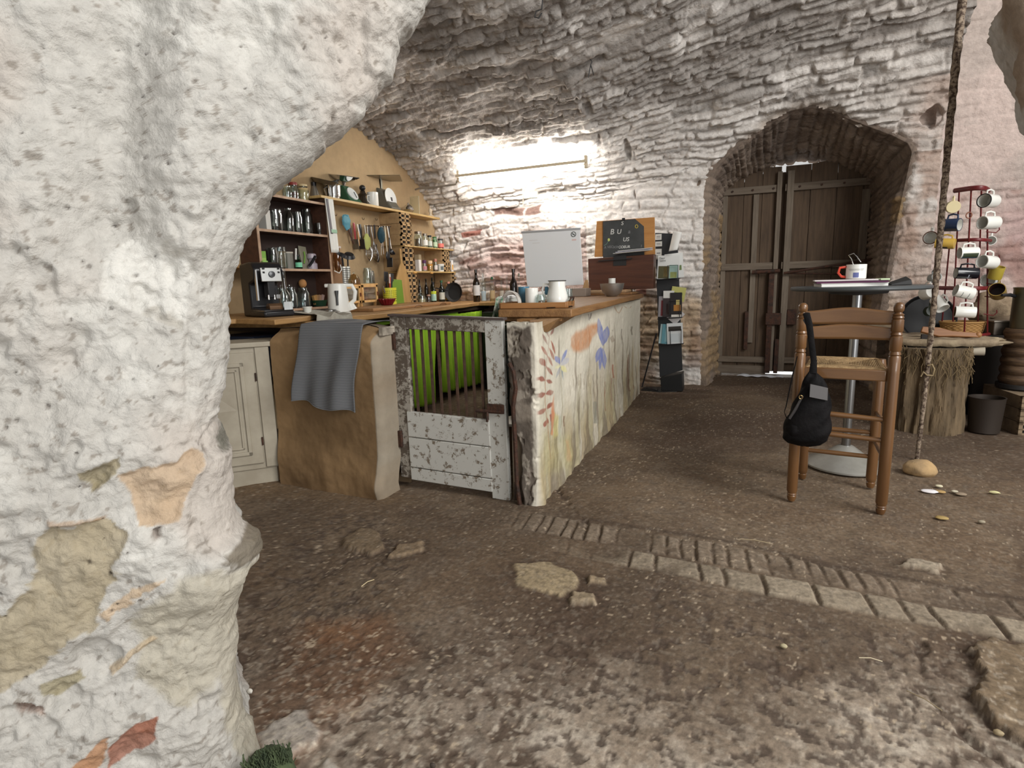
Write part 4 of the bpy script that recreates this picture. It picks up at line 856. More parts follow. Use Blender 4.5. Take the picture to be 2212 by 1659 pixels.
# third shelf
P, W, H = place(565, 580, 14, 36, X=-3.56, zs=SHZ[1]+.001); carton(P, (.07, W, H), 'bright green packet standing at the left of the middle shelf', P_(120, 170, 66), panel=P_(150, 190, 90))
P, W, H = place(573, 580, 14, 15, X=-3.48, zs=1.387); P.z = SHZ[1]+.001; carton(P, (.02, W, H), 'small light green card with a dark square in front of the green packet', P_(148, 188, 100), panel=P_(40, 60, 40), name='card')
P, W, H = place(562, 545, 10, 24, X=-3.62, zs=SHZ[1]+.17); 
bjar(592, 580, 24, 44, 1, 'tall ribbed clear jar on the middle shelf beside the green packet', gl=CLRD, neck=.9)
bjar(608, 580, 26, 46, 1, 'tall jar of brown grain on the middle shelf', gl=CLR, content=P_(112, 92, 68, .9), fill=.8, neck=.95)
t = None
P, W, H = place(624, 580, 22, 36, X=-3.62, zs=SHZ[1]+.001); t = thing('tin_canister', 'grey tin canister with a white spoon on the middle shelf', 'canister', P)
MB().lathe([(0, 0), (W/2, 0), (W/2, H*.92), (0, H*.92)], n=20, cap=False).build('body', P_(120, 118, 108), t); MB().lathe([(0, H*.92), (W*.53, H*.92), (W*.53, H), (0, H)], n=20, cap=False).build('lid', P_(190, 184, 170), t); MB().tube([(W*.6, W*.4, H*.55), (W*.6, W*.55, H*1.2)], .008, 8).build('spoon', CERAM, t)
P, W, H = place(646, 580, 12, 30, X=-3.56, zs=SHZ[1]+.001); bottle(P, W*1.2, H, 'short emerald green bottle on the middle shelf', GREENG, P_(120, 200, 160), BLK, shoulder=.5, group='bottles on the bookcase')
P, W, H = place(655, 580, 16, 50, X=-3.66, zs=SHZ[1]+.001); t = thing('foil_pouch', 'grey stand-up pouch with a green leaf print on the middle shelf', 'pouch', P)
MB().add([(-.03, -W/2, 0), (.03, -W/2, 0), (.03, W*.8, 0), (-.03, W*.8, 0), (-.004, -W*.6, H), (.004, -W*.6, H), (.004, W*.8, H*.96), (-.004, W*.8, H*.96)], [(0, 1, 2, 3), (4, 7, 6, 5), (0, 4, 5, 1), (2, 6, 7, 3), (1, 5, 6, 2), (0, 3, 7, 4)]).build('pouch_body', P_(134, 130, 112, .35), t, .003)
MB().tube([(.034, -W*.3, H*.25), (.03, 0, H*.55), (.02, W*.1, H*.75)], .007, 6).build('leaf_print', P_(120, 160, 70), t)
P, W, H = place(675, 580, 22, 34, X=-3.62, zs=SHZ[1]+.001); t = thing('spice_grinder', 'small pale lilac and black electric grinder at the right of the middle shelf', 'grinder', P)
MB().lathe([(0, 0), (W*.5, 0), (W*.5, H*.35), (W*.3, H*.45), (W*.3, H*.6), (W*.46, H*.7), (W*.44, H*.95), (W*.3, H), (0, H)], n=20, cap=False).build('body', P_(170, 160, 170, .3), t); MB().tube([(.02, -W*.7, H*.2), (.05, -W*.5, H*.5), (.04, 0, H*.8)], .012, 8).build('handle', BLK, t)
# bottom shelf
for k, (px, w, lab) in enumerate(((612, 24, 'lidded round glass jar at the left of the bottom shelf behind the bottle'), (632, 26, 'lidded round glass jar in the middle of the bottom shelf'), (658, 28, 'round glass jar under the big cork stopper on the bottom shelf'))):
    P, W, H = place(px, 660, w, 50, X=-3.62, zs=SHZ[0]+.001)
    t = jar(P, W, H*.82, lab, group=JG, gl=CLR, neck=.72)
    if k < 2: MB().lathe([(0, H*.80), (W*.36, H*.80), (W*.34, H*.88), (W*.1, H*.92), (W*.14, H*.99), (0, H*1.0)], n=18, cap=False).build('glass_lid', CLR, t)
    else: MB().blob((0, 0, H*1.0), (W*.3, W*.3, W*.33), .05, 12, 3).build('cork_stopper', P_(172, 124, 74, .8), t)
P, W, H = place(690, 662, 36, 28, X=-3.6, zs=SHZ[0]+.001); t = thing('packet_basket', 'dark green basket of brown packets at the right of the bottom shelf', 'basket', P)
MB().lathe([(0, 0), (W*.36, 0), (W*.5, H*.45), (W*.46, H*.45), (W*.33, .01), (0, .01)], n=20, cap=False).build('basket', P_(24, 58, 36, .6), t)
for k in range(4): MB().cbox((0, 0, 0), (.03, .05, H*.7), RM(.2-.15*k, .1*k, .3*k, (.0, -W*.3+k*W*.19, H*.5))).build('packet', P_(168-12*k, 128-8*k, 76+6*k, .6), t, .004)

# --- on top of the bookcase and the long pine shelf
PINE = wood('pine_shelf', srgb(170, 138, 84), srgb(204, 174, 118), 1, .55, 8)
ps = thing('pine_shelf', 'long pale pine shelf over the hanging utensils', 'shelf', (0, 0, 0)); MB().box(-3.69, -3.50, 4.27, 6.44, 1.988, 2.012).build('board', PINE, ps, .003)
ZT, ZP = 1.946, 2.013
P, W, H = place(622, 428, 18, 30, X=-3.66, zs=ZT); jar(P, W, H, 'small clear jar at the far left on top of the bookcase', group=JG, neck=.8)
P, W, H = place(636, 428, 20, 40, X=-3.66, zs=ZT); jar(P, W, H, 'red-lidded jar of brown sauce on top of the bookcase', group=JG, content=P_(92, 44, 30, .7), fill=.55, lid=P_(130, 42, 36))
P, W, H = place(656, 430, 24, 38, X=-3.64, zs=ZT); jar(P, W, H, 'wide jar of pale flour on top of the bookcase', group=JG, content=P_(196, 168, 118, .8), fill=.85, lid=P_(198, 176, 132), lidh=.08)
P, W, H = place(680, 425, 34, 50, X=-3.68, zs=ZT); t = thing('cone_grater', 'tall grey metal cone grater with a black knob on the bookcase', 'grater', P)
MB().lathe([(W*.5, 0), (W*.13, H*.84), (W*.11, H*.84), (W*.47, 0)], n=20, cap=False).build('cone', P_(128, 122, 112, .4, .7), t); MB().lathe([(0, H*.82), (W*.15, H*.82), (W*.17, H*.97), (0, H)], n=14, cap=False).build('knob', BLK, t)
P, W, H = place(720, 432, 46, 34, X=-3.62, zs=ZP); t = thing('saucepan', 'small steel saucepan under an upturned colander on the pine shelf', 'saucepan', P)
MB().lathe([(0, 0), (W*.28, 0), (W*.30, H*.06), (W*.30, H*.16), (W*.36, H*.2), (W*.38, H*.85), (W*.42, H*.9), (W*.40, H*.92), (W*.36, H*.86), (W*.33, .02), (0, .02)], n=24, cap=False).build('pan_body', CHROME, t); MB().tube([(0, -W*.4, H*.75), (0, -W*.62, H*.6), (0, -W*.45, H*.05)], .006, 8).build('handle', CHROME, t)
MB().lathe([(0, H*.9), (W*.3, H*.92), (W*.28, H*1.1), (0, H*1.12)], n=18, cap=False).build('dark_lid', BLKM, t)
P, W, H = place(700, 392, 60, 18, X=-3.60, zs=2.14); t = thing('frying_pan', 'grey frying pan leaning flat behind the saucepan', 'pan', P, rx=0, ry=.25)
MB().lathe([(0, 0), (W*.36, 0), (W*.46, .035), (W*.44, .035), (W*.35, .006), (0, .006)], n=24, cap=False).build('pan_body', P_(120, 112, 98, .35, .8), t); MB().tube([(0, W*.4, .03), (0, W*.75, .06)], .008, 8).build('handle', BLK, t)
P, W, H = place(752, 437, 36, 36, X=-3.62, zs=ZP); t = thing('green_scale', 'green kitchen scale with a white dial and a steel pan on top', 'kitchen scale', P)
MB().add([(-.10, -W*.5, 0), (.09, -W*.5, 0), (.09, W*.75, 0), (-.10, W*.75, 0), (-.07, -W*.28, H), (-.02, -W*.28, H), (-.02, W*.35, H), (-.07, W*.35, H)], [(0, 3, 2, 1), (4, 5, 6, 7), (0, 1, 5, 4), (1, 2, 6, 5), (2, 3, 7, 6), (3, 0, 4, 7)]).build('body', P_(44, 82, 56, .4), t, .008)
MB().lathe([(0, 0), (H*.42, 0), (H*.42, .012), (0, .014)], n=24, cap=False, M=RM(0, 1.05, 0, (.035, W*.16, H*.50))).build('dial', P_(214, 218, 216, .3), t); MB().box(0, .006, -.002, .002, -H*.3, H*.1, RM(0, -.5, 0, (.062, W*.16, H*.52))).build('needle', BLK, t)
MB().lathe([(.0, 0), (.02, 0), (.025, .03), (W*.5, .045), (W*.95, .085), (W*.93, .09), (W*.45, .055), (0, .045)], n=28, cap=False, M=RM(.06, .18, 0, (-.03, -W*.1, H))).build('weighing_pan', CHROME, t)
P, W, H = place(785, 437, 16, 44, X=-3.64, zs=ZP); t = thing('pepper_mill', 'dark pepper mill with a round black knob on the pine shelf', 'mill', P)
MB().lathe([(0, 0), (W*.9, 0), (W*.7, H*.12), (W*.35, H*.45), (W*.5, H*.55), (W*.3, H*.68), (W*.35, H*.72), (0, H*.74)], n=18, cap=False).build('body', P_(70, 62, 52, .25, .6), t); MB().blob((0, 0, H*.86), (W*.42, W*.42, H*.14), 0, 10).build('knob', BLK, t)
P, W, H = place(806, 441, 24, 30, X=-3.60, zs=ZP); t = thing('mug', 'plain white mug on the pine shelf in front of the grey scale', 'mug', P)
def mugbody(W, H, wall=.06): return [(0, 0), (W*.46, 0), (W*.5, H*.05), (W*.5, H), (W*.5-.004, H), (W*.5-.005, H*.08), (0, H*.08)]
MB().lathe(mugbody(W, H), n=24, cap=False).build('cup', CERAM, t); MB().tube([(0, -W*.48, H*.75), (0, -W*.78, H*.72), (0, -W*.8, H*.35), (0, -W*.48, H*.25)], .006, 8).build('handle', CERAM, t)
P, W, H = place(836, 446, 44, 50, X=-3.64, zs=ZP); t = thing('grey_scale', 'large grey spring scale with a white dial and a flat square tray', 'kitchen scale', P)
GRY = P_(98, 96, 86, .4)
MB().prism([(-.13, 0), (.12, 0), (.12, H*.10), (.10, H*.14), (-.01, H*.80), (-.05, H*.92), (-.11, H*.92), (-.13, H*.7)], -W*.42, W*.42, 'y').build('body', GRY, t, .012)
MB().lathe([(0, 0), (H*.40, 0), (H*.42, .01), (0, .014)], n=28, cap=False, M=RM(0, 1.40, 0, (.048, 0, H*.50)) @ RM(0, -.0, 0)).build('dial', P_(216, 219, 218, .3), t)
MB().box(-.002, .003, -.012, .012, -.02, .02, RM(0, -.17, 0, (.066, 0, H*.45))).build('needle', BLK, t)
MB().box(-.075, -.055, -.02, .02, H*.9, H*1.32).box(-.075, -.055, -.02, -.01, H*.9, H*1.3).build('stem', P_(150, 150, 140, .3, .7), t)
MB().box(-.20, .17, -.19, .19, H*1.32, H*1.34, RM(0, 0, .5, (0, 0, 0))).build('tray', P_(150, 142, 124, .3, .8), t, .002)
P, W, H = place(882, 458, 24, 22, X=-3.60, zs=ZP); t = thing('sugar_bowl', 'small round shiny steel sugar bowl at the end of the pine shelf', 'bowl', P)
MB().lathe([(0, 0), (W*.35, 0), (W*.52, H*.35), (W*.44, H*.6), (W*.2, H*.85), (W*.06, H*.9), (W*.1, H), (0, H)], n=22, cap=False).build('body', CHROME, t)
P, W, H = place(893, 458, 10, 40, X=-3.66, zs=ZP); t = thing('glass_plate', 'thin clear glass plate standing on the pine shelf end', 'glass plate', P); MB().box(-.08, .08, -.003, .003, 0, H).build('pane', CLR, t); MB().box(.08, .084, -.005, .005, 0, H).build('bright_edge', P_(190, 184, 160), t)
P, W, H = place(930, 466, 12, 20, X=-3.60, zs=ZP); t = thing('bust_figurine', 'tiny pale plaster bust at the right end of the pine shelf', 'figurine', P)
MB().lathe([(0, 0), (W*.6, 0), (W*.6, H*.2), (W*.25, H*.3), (W*.2, H*.45), (0, H*.5)], n=14, cap=False).blob((0, 0, H*.72), (W*.34, W*.34, H*.28), .08, 10, 4).build('bust', P_(196, 182, 160, .8), t)

# --- brick columns and small shelves
BRK = mat('hollow_brick', srgb(176, 146, 104), .85, 0, srgb(150, 120, 84), 12, .3, 60); BRKD = mat('brick_hole', (.01, .008, .006), .9); BRKS = mat('brick_side', srgb(112, 86, 64), .9, 0, srgb(92, 68, 50), 8)
def brick(y0, y1, z0, z1, x1=-3.42, x0=-3.69, label='', grid=(2, 2), group='hollow bricks holding up the spice shelves', jx=0, jy=0):
    t = thing('hollow_brick', label, 'brick', (x1+jx, (y0+y1)/2+jy, z0+.0005), 0, group); w, h = (y1-y0), (z1-z0-.002); L_ = x1-x0
    g = MB(); fr = .019; nx_, nz_ = grid; cw = (w-fr*(nx_+1))/nx_; chh = (h-fr*(nz_+1))/nz_
    for i in range(nx_+1): g.box(-.018, 0, -w/2+i*(cw+fr), -w/2+i*(cw+fr)+fr, 0, h)
    for j in range(nz_+1): g.box(-.018, 0, -w/2, w/2, j*(chh+fr), j*(chh+fr)+fr)
    g.box(-L_, -.018, -w/2, w/2, 0, h); g.build('clay_body', BRK, t, smooth=False); MB().box(-.0185, -.014, -w/2+.004, w/2-.004, .004, h-.004).build('dark_holes', BRKD, t); return t
YC = at(890, 600, X=-3.42).y; 
def zc(py, y=None): return at(898, py, Y=y or YC).z
zA, zB = zc(530), zc(585)
WC = .20
lv = [(zB-.005, zc(640)), ]
rows = [(ZW, None)]
def column(y, z0, z1, n, nm, jit=0, WC=WC):
    hh = (z1-z0)/n
    for k in range(n):
        pos = ('lowest', 'second', 'third', 'fourth', 'fifth')[k] if n > 1 else 'only'
        brick(y-WC/2, y+WC/2, z0+k*hh, z0+(k+1)*hh, label='hollow clay brick, %s from the bottom %s' % (pos, nm), jx=random.uniform(-.01, .01), jy=random.uniform(-jit, jit))
column(YC, ZW, zB-.018, 3, 'of the near column, under the lower spice shelf', .004)
column(YC-.02, zB, zA-.014, 2, 'of the near column, between the two spice shelves', .004)
column(YC-.05, zA, 1.975, 3, 'of the near column, above the upper spice shelf', .006)
Y2 = at(966, 560, X=-3.42).y; Y3 = at(986, 620, X=-3.42).y
column(Y3, ZW, zB-.018, 3, 'of the far column, standing on the worktop', .006, .17)
column(Y2, zB, zA-.014, 2, 'of the far column, beside the spice tub', .004, .15)
MB_ = MB().box(-3.69, -3.41, YC-.12, at(982, 535, X=-3.42).y, zA-.014, zA-.0005); tag(MB_.build('spice_shelf', PINE, None, .002), 'upper thin wooden spice shelf resting on hollow bricks', 'shelf', 'spice shelves')
MB_ = MB().box(-3.69, -3.41, YC-.11, at(994, 590, X=-3.42).y, zB-.018, zB-.0005); tag(MB_.build('spice_shelf', PINE, None, .002), 'lower wooden spice shelf resting on hollow bricks', 'shelf', 'spice shelves')
for y_ in (YC+.05, YC+.42): tag(MB().box(-3.409, -3.40, y_-.03, y_+.03, zB-.028, zB-.010).build('shelf_clip', P_(200, 150, 80), None), 'orange wooden clip under the %s of the lower spice shelf' % ('left' if y_ < YC+.2 else 'middle'), 'clip')
SG = 'spice jars on the brick shelves'
def sjar(px, w, h, z, label, X=-3.50, **k):
    P, W, H = place(px, 560, w, h, X=X, zs=z); return jar(P, W, H, label, group=SG, **k)
sjar(906, 19, 33, zA, 'large jar of brown spice at the left of the upper spice shelf', content=P_(120, 96, 76, .9), fill=.6, lid=LID)
sjar(920, 12, 30, zA, 'narrow jar with a white paper label on the upper spice shelf', tagc=PAPER, lid=LID)
sjar(930, 11, 27, zA, 'black-lidded green and white jar on the upper spice shelf', content=P_(60, 92, 60), tagc=P_(200, 206, 196), lid=BLK)
sjar(941, 11, 25, zA, 'small green spice jar on the upper spice shelf', content=P_(76, 122, 70), fill=.9, tagc=P_(180, 200, 170), lid=P_(60, 110, 60))
sjar(953, 14, 22, zA, 'squat jar of red powder at the right of the upper spice shelf', content=P_(160, 50, 46, .8), fill=.6, tagc=P_(210, 110, 100), lid=P_(60, 58, 60))
P, W, H = place(904, 578, 10, 24, X=-3.46, zs=zB); carton(P, (.05, W, H), 'white salt packet at the left of the lower spice shelf', P_(226, 222, 218))
P, W, H = place(903, 560, 10, 36, X=-3.56, zs=zB); carton(P, (.06, W, H), 'tall beige rounded packet behind the white salt packet', P_(176, 160, 130))
sjar(916, 10, 24, zB, 'purple-lidded spice jar on the lower spice shelf', content=P_(190, 170, 160), tagc=P_(196, 130, 140), lid=P_(86, 40, 86), lidh=.25)
sjar(928, 13, 23, zB, 'orange jar of curry powder on the lower spice shelf', content=P_(206, 140, 46, .8), fill=.9, lid=P_(222, 190, 150), lidh=.25)
sjar(940, 9, 27, zB, 'tall brown spice mill jar on the lower spice shelf', content=P_(110, 70, 60), tagc=P_(220, 210, 205), lid=P_(180, 120, 100), lidh=.2)
P, W, H = place(952, 578, 15, 16, X=-3.47, zs=zB); t = thing('spice_tub', 'white plastic tub with a dark print on the lower spice shelf', 'tub', P); MB().lathe([(0, 0), (W*.44, 0), (W*.5, H*.85), (W*.54, H*.87), (W*.54, H), (0, H)], n=20, cap=False).build('tub', WHT, t); MB().grid(lambda u, v: (W*.49*math.cos(-.6+(u-.5)), W*.49*math.sin(-.6+(u-.5)), H*(.2+.5*v)), 6, 2).build('print', P_(90, 100, 100), t)
P, W, H = place(974, 580, 8, 24, X=-3.44, zs=zB); carton(P, (.05, W, H), 'white packet with an orange top beside the upper far brick', P_(228, 226, 222), panel=P_(222, 170, 90))
P, W, H = place(984, 582, 10, 20, X=-3.46, zs=zB); carton(P, (.05, W, H), 'red and white packet at the right end of the lower spice shelf', P_(196, 52, 48), panel=P_(232, 220, 214))
# bottles and jars on the worktop under the shelves
BGp = 'bottles on the worktop under the spice shelves'
def wb(px, w, h, X, label, *a, **k):
    P, W, H = place(px, 648, w, h, X=X, zs=ZW+.001); return bottle(P, W, H, label, *a, group=BGp, **k)
wb(908, 8, 52, -3.60, 'dark bottle at the back left under the lower spice shelf', DKB)
wb(922, 9, 52, -3.62, 'dark bottle second from the left at the back under the spice shelf', DKB)
wb(935, 9, 53, -3.62, 'dark bottle third from the left at the back under the spice shelf', DKG)
P, W, H = place(911, 650, 19, 33, X=-3.45, zs=ZW+.001); t = jar(P, W, H*.55, 'glass sugar jar with a stacked stopper under the lower spice shelf', content=P_(200, 176, 140), fill=.6, neck=.85); MB().lathe([(0, H*.5), (W*.4, H*.52), (W*.3, H*.7), (W*.12, H*.75), (W*.16, H*.9), (0, H)], n=18, cap=False).build('stopper', CLR, t)
P, W, H = place(926, 650, 10, 18, X=-3.47, zs=ZW+.001); jar(P, W, H, 'small brown jar with a pale lid between sugar jar and green bottle', content=P_(80, 56, 48), fill=.9, lid=P_(190, 150, 130))
wb(937, 12, 44, -3.45, 'green bottle with a yellow-green label under the spice shelf', DKG, P_(170, 206, 190), BLK, tag2=P_(196, 212, 60), lz=(.1, .42))
wb(955, 13, 46, -3.45, 'green bottle with a round white label under the spice shelf', DKG, P_(206, 204, 190), P_(40, 90, 60))
wb(970, 14, 42, -3.45, 'black sauce bottle with a yellow and red label and pink cap', DKB, P_(226, 198, 50), P_(206, 140, 120), tag2=P_(190, 46, 40), lz=(.08, .32), shoulder=.56)
t = thing('black_pan', 'black frying pan standing tilted behind the wine bottle', 'pan', (-3.30, 6.38, 1.02), ry=0, rx=.25)
MB().lathe([(0, 0), (.09, 0), (.12, .035), (.115, .035), (.088, .006), (0, .006)], n=22, cap=False, M=RM(1.2, 0, 0, (0, 0, .08))).build('pan_body', BLKM, t); MB().tube([(-.05, -.05, .12), (-.2, -.1, .17)], .008, 8).build('handle', BLK, t)
def wb2(px, w, h, Y, label, *a, **k):
    P, W, H = place(px, 648, w, h, Y=Y, zs=ZW+.001); k.setdefault('group', 'bottles on the worktop by the stone wall'); return bottle(P, W, H, label, *a, **k)
wb2(1030, 15, 68, 6.2, 'dark wine bottle with a white label by the stone wall', DKB, P_(224, 224, 226), DKB, lz=(.2, .52))
wb2(1045, 11, 62, 6.25, 'clear slim bottle with a pale blue label beside the wine bottle', CLR, P_(176, 196, 206), lz=(.03, .36))
wb2(1055, 9, 24, 6.35, 'short clear glass behind the pale blue labelled bottle', CLR)
wb2(1064, 11, 52, 6.25, 'bottle of pale oil with a green cap by the stone wall', CLR, P_(210, 190, 150), P_(40, 100, 66), content=P_(190, 160, 110))
for px, lab in ((1084, 'left one of two thin-necked clear bottles with white labels'), (1096, 'right one of two thin-necked clear bottles with white labels')): wb2(px, 9, 54, 6.25, lab, CLR, PAPER, shoulder=.42, lz=(.06, .42), name='slim_bottle')
P, W, H = place(1110, 640, 17, 72, Y=5.9, zs=ZW+.001); bottle(P, W, H*.98, 'black beer bottle left of the whiteboard', DKB, None, DKB, shoulder=.55)
P, W, H = place(1122, 640, 10, 60, Y=6.05, zs=ZW+.001); bottle(P, W, H, 'slim clear bottle between the black bottle and the whiteboard', CLR, P_(222, 200, 196), WHT, shoulder=.45, lz=(.2, .42))

# --- utensils hanging on the plaster wall
XWALL = -3.665
UG = 'utensils hanging on the kitchen wall'
def Z4(x, y): return 720+x/8.294, 460+y/8.294
def U(x, y, off=0):
    q = Z4(x, y); return at(q[0], q[1], X=XWALL+off)
def utensil(name, label, p0, p1, hm, r=.010, head=None, headm=None, off=.02, r2=None):
    a_, b_ = U(*p0, off), U(*p1, off); t = thing(name, label, 'utensil', a_, 0, UG); d = b_-a_
    MB().tube([(0, 0, 0), d*.12, d*.5, d], [r*.7, r, r, r2 or r*.7], 8, flat=.6).build('handle', hm, t)
    if head == 'spatula': n_ = d.normalized(); MB().cbox((0, 0, 0), (.006, .07, .10), Matrix.Translation(d+n_*.05) @ d.to_track_quat('Z', 'X').to_matrix().to_4x4()).build('blade', headm, t, .003)
    elif head == 'ladle':
        n_ = d.normalized(); MB().lathe([(0, -.03), (.03, -.024), (.045, 0), (.042, 0), (.028, -.02), (0, -.026)], n=18, cap=False, M=Matrix.Translation(d+n_*.03) @ RM(0, .9, 0)).build('bowl', headm, t)
    elif head == 'spoon': n_ = d.normalized(); MB().blob(d+n_*.04, (.012, .028, .048), 0, 10).build('bowl', headm, t)
    elif head == 'whisk':
        g = MB(); n_ = d.normalized(); s_ = Vector((0, 1, 0)); o_ = Vector((1, 0, 0)); L_ = .24
        for k in range(6):
            an = PI*k/6; w_ = (s_*math.cos(an)+o_*math.sin(an)*.7)*.042
            g.tube([d+n_*(L_*q)+w_*math.sin(PI*q**1.6)*(1) for q in [i/10 for i in range(11)]], .003, 5); g.tube([d+n_*(L_*q)-w_*math.sin(PI*q**1.6) for q in [i/10 for i in range(11)]], .0022, 5)
        g.build('wires', headm, t)
    elif head == 'brush': n_ = d.normalized(); MB().blob(d+n_*.05, (.03, .05, .08), .25, 12, 5).build('bristles', headm, t)
    return t
utensil('silicone_spatula', 'long brown-handled tool topped with a teal rubber head, leftmost of the utensils', (370, 555), (235, 215), P_(96, 72, 62, .4), .013, None)
te = U(235, 150, .03); tag(MB().blob(te, (.02, .06, .07), .35, 14, 9, 1.6).build('rubber_glove', P_(76, 140, 158, .55), None), 'teal rubber grip hanging over the top of the leftmost utensil', 'kitchen grip')
utensil('red_peeler', 'red-handled kitchen tool next to the teal grip', (365, 175), (395, 470), P_(150, 30, 36, .35), .016, 'spatula', P_(120, 118, 112, .3, .8))
utensil('paring_tool', 'dark brown handled tool behind the red-handled one', (310, 260), (330, 500), P_(58, 34, 30, .5), .014)
utensil('steel_peeler', 'steel peeler with a white grip right of the red handle', (430, 200), (480, 440), P_(214, 212, 206, .3), .010, None)
utensil('carving_fork', 'orange and cream handled tool hanging mid row', (440, 330), (470, 590), P_(200, 150, 96, .5), .008, None)
utensil('black_knife', 'black-handled slicer hanging right of the steel peeler', (475, 200), (505, 470), P_(20, 20, 22, .35), .018, 'spatula', P_(70, 66, 64, .3, .6))
utensil('pastry_brush', 'pale green silicone pastry tool in the middle of the row', (560, 215), (590, 420), P_(206, 206, 198, .3), .007, 'brush', P_(190, 196, 116, .6))
utensil('balloon_whisk', 'small steel whisk hanging beside the pale green tool', (610, 215), (625, 450), STEEL, .008, 'whisk', CHROME)
utensil('dark_spatula', 'dark-handled spatula between the two whisks', (640, 215), (650, 440), P_(60, 52, 50, .4), .013, None)
utensil('balloon_whisk', 'large steel balloon whisk fanning out in the middle of the row', (675, 215), (715, 470), CHROME, .010, 'whisk', CHROME)
utensil('slotted_turner', 'dark slotted turner right of the large whisk', (735, 210), (750, 460), P_(38, 36, 38, .4), .014, None)
utensil('dish_brush', 'dark teal dish brush with hanging loop', (830, 240), (840, 300), P_(206, 180, 140), .008, 'brush', P_(20, 58, 70, .8), off=.17)
utensil('scrub_brush', 'second narrow dark brush beside the teal dish brush', (890, 240), (895, 420), P_(40, 46, 52), .010, off=.17)
utensil('steel_skewer', 'thin steel skewer left of the long ladle', (862, 240), (905, 740), STEEL, .004, off=.17)
utensil('steel_skewer', 'thin steel skewer hanging lowest, just right of the dish brush', (872, 240), (860, 760), STEEL, .004, off=.17)
utensil('skimmer', 'cream-handled black serving spoon near the brick column', (920, 230), (965, 700), P_(196, 186, 160, .4), .010, 'spoon', BLK, off=.17)
utensil('ladle', 'long black ladle with a white handle, rightmost of the utensils', (965, 235), (1040, 640), P_(226, 222, 214, .3), .009, 'ladle', BLK, off=.17)
utensil('black_turner', 'wide black plastic turner hanging low by the brick column', (1000, 245), (1010, 800), BLK, .009, 'spatula', BLK, off=.17)
utensil('black_spoon', 'black plastic spoon hanging low between the large whisk and the dish brush', (770, 560), (790, 740), BLK, .008, 'spoon', BLK)
q0_, q1_ = U(800, 232, .165), U(1030, 246, .165); tag(MB().tube([q0_+Vector((-.16, 0, .01)), q0_, q1_, q1_+Vector((-.16, 0, .01))], .004, 6).build('wire_rail', IRON), 'thin wire rail carrying the ladles beside the brick column', 'rail')
for x, y, lab in ((40, 50, 'left'), (530, 120, 'middle'), (765, 130, 'right')):
    p0 = U(x, y, .01); tag(MB().tube([p0+Vector((0, -.012, .02)), p0, p0+Vector((.012, 0, -.002)), p0+Vector((.006, .016, .018))], .0028, 6).build('wall_hook', IRON), 'empty little wall hook, %s one of the three above the utensils' % lab, 'hook', 'empty wall hooks')
# striped strip of paper hanging by the bookcase
st = thing('hanging_sheet', 'long white and green paper strip hanging beside the bookcase', 'paper', at(715, 488, X=-3.47))
MB().grid(lambda u, v: (.004*math.sin(u*9), -.055+u*.11+.03*(1-v), .235-.47*(1-v)), 10, 14).build('sheet', P_(226, 226, 220, .7), st, solid=.002); MB().grid(lambda u, v: (.008, -.05+u*.03+.03*(1-v), .23-.30*(1-v)), 3, 6).build('print', P_(120, 116, 120, .7), st, solid=.001); MB().box(.006, .009, -.01, .07, -.06, -.03).build('green_print', P_(150, 190, 160), st)
tag(MB().tube([at(722, 585, X=-3.47), at(733, 590, X=-3.44), at(738, 582, X=-3.44), at(735, 572, X=-3.46)], .005, 8).build('cable_loop', WHT), 'white cable loop sticking out beside the bookcase', 'cable')
P, W, H = place(731, 588, 20, 50, X=-3.60); t = thing('wall_jug', 'brownish glass jug hanging on a bracket beside the bookcase', 'jug', P); MB().lathe([(0, 0), (W*.4, 0), (W*.5, H*.3), (W*.46, H*.7), (W*.3, H*.9), (W*.34, H), (W*.28, H)], n=18, cap=False).build('body', glass('amber_glass', (.55, .42, .28), .05), t); MB().tube([(0, W*.48, H*.8), (0, W*.8, H*.7), (0, W*.75, H*.3), (0, W*.5, H*.2)], .007, 8).build('handle', P_(170, 160, 130, .3), t); MB().cbox((0, 0, H*1.05), (.05, W*.8, .02)).build('clasp', CHROME, t)

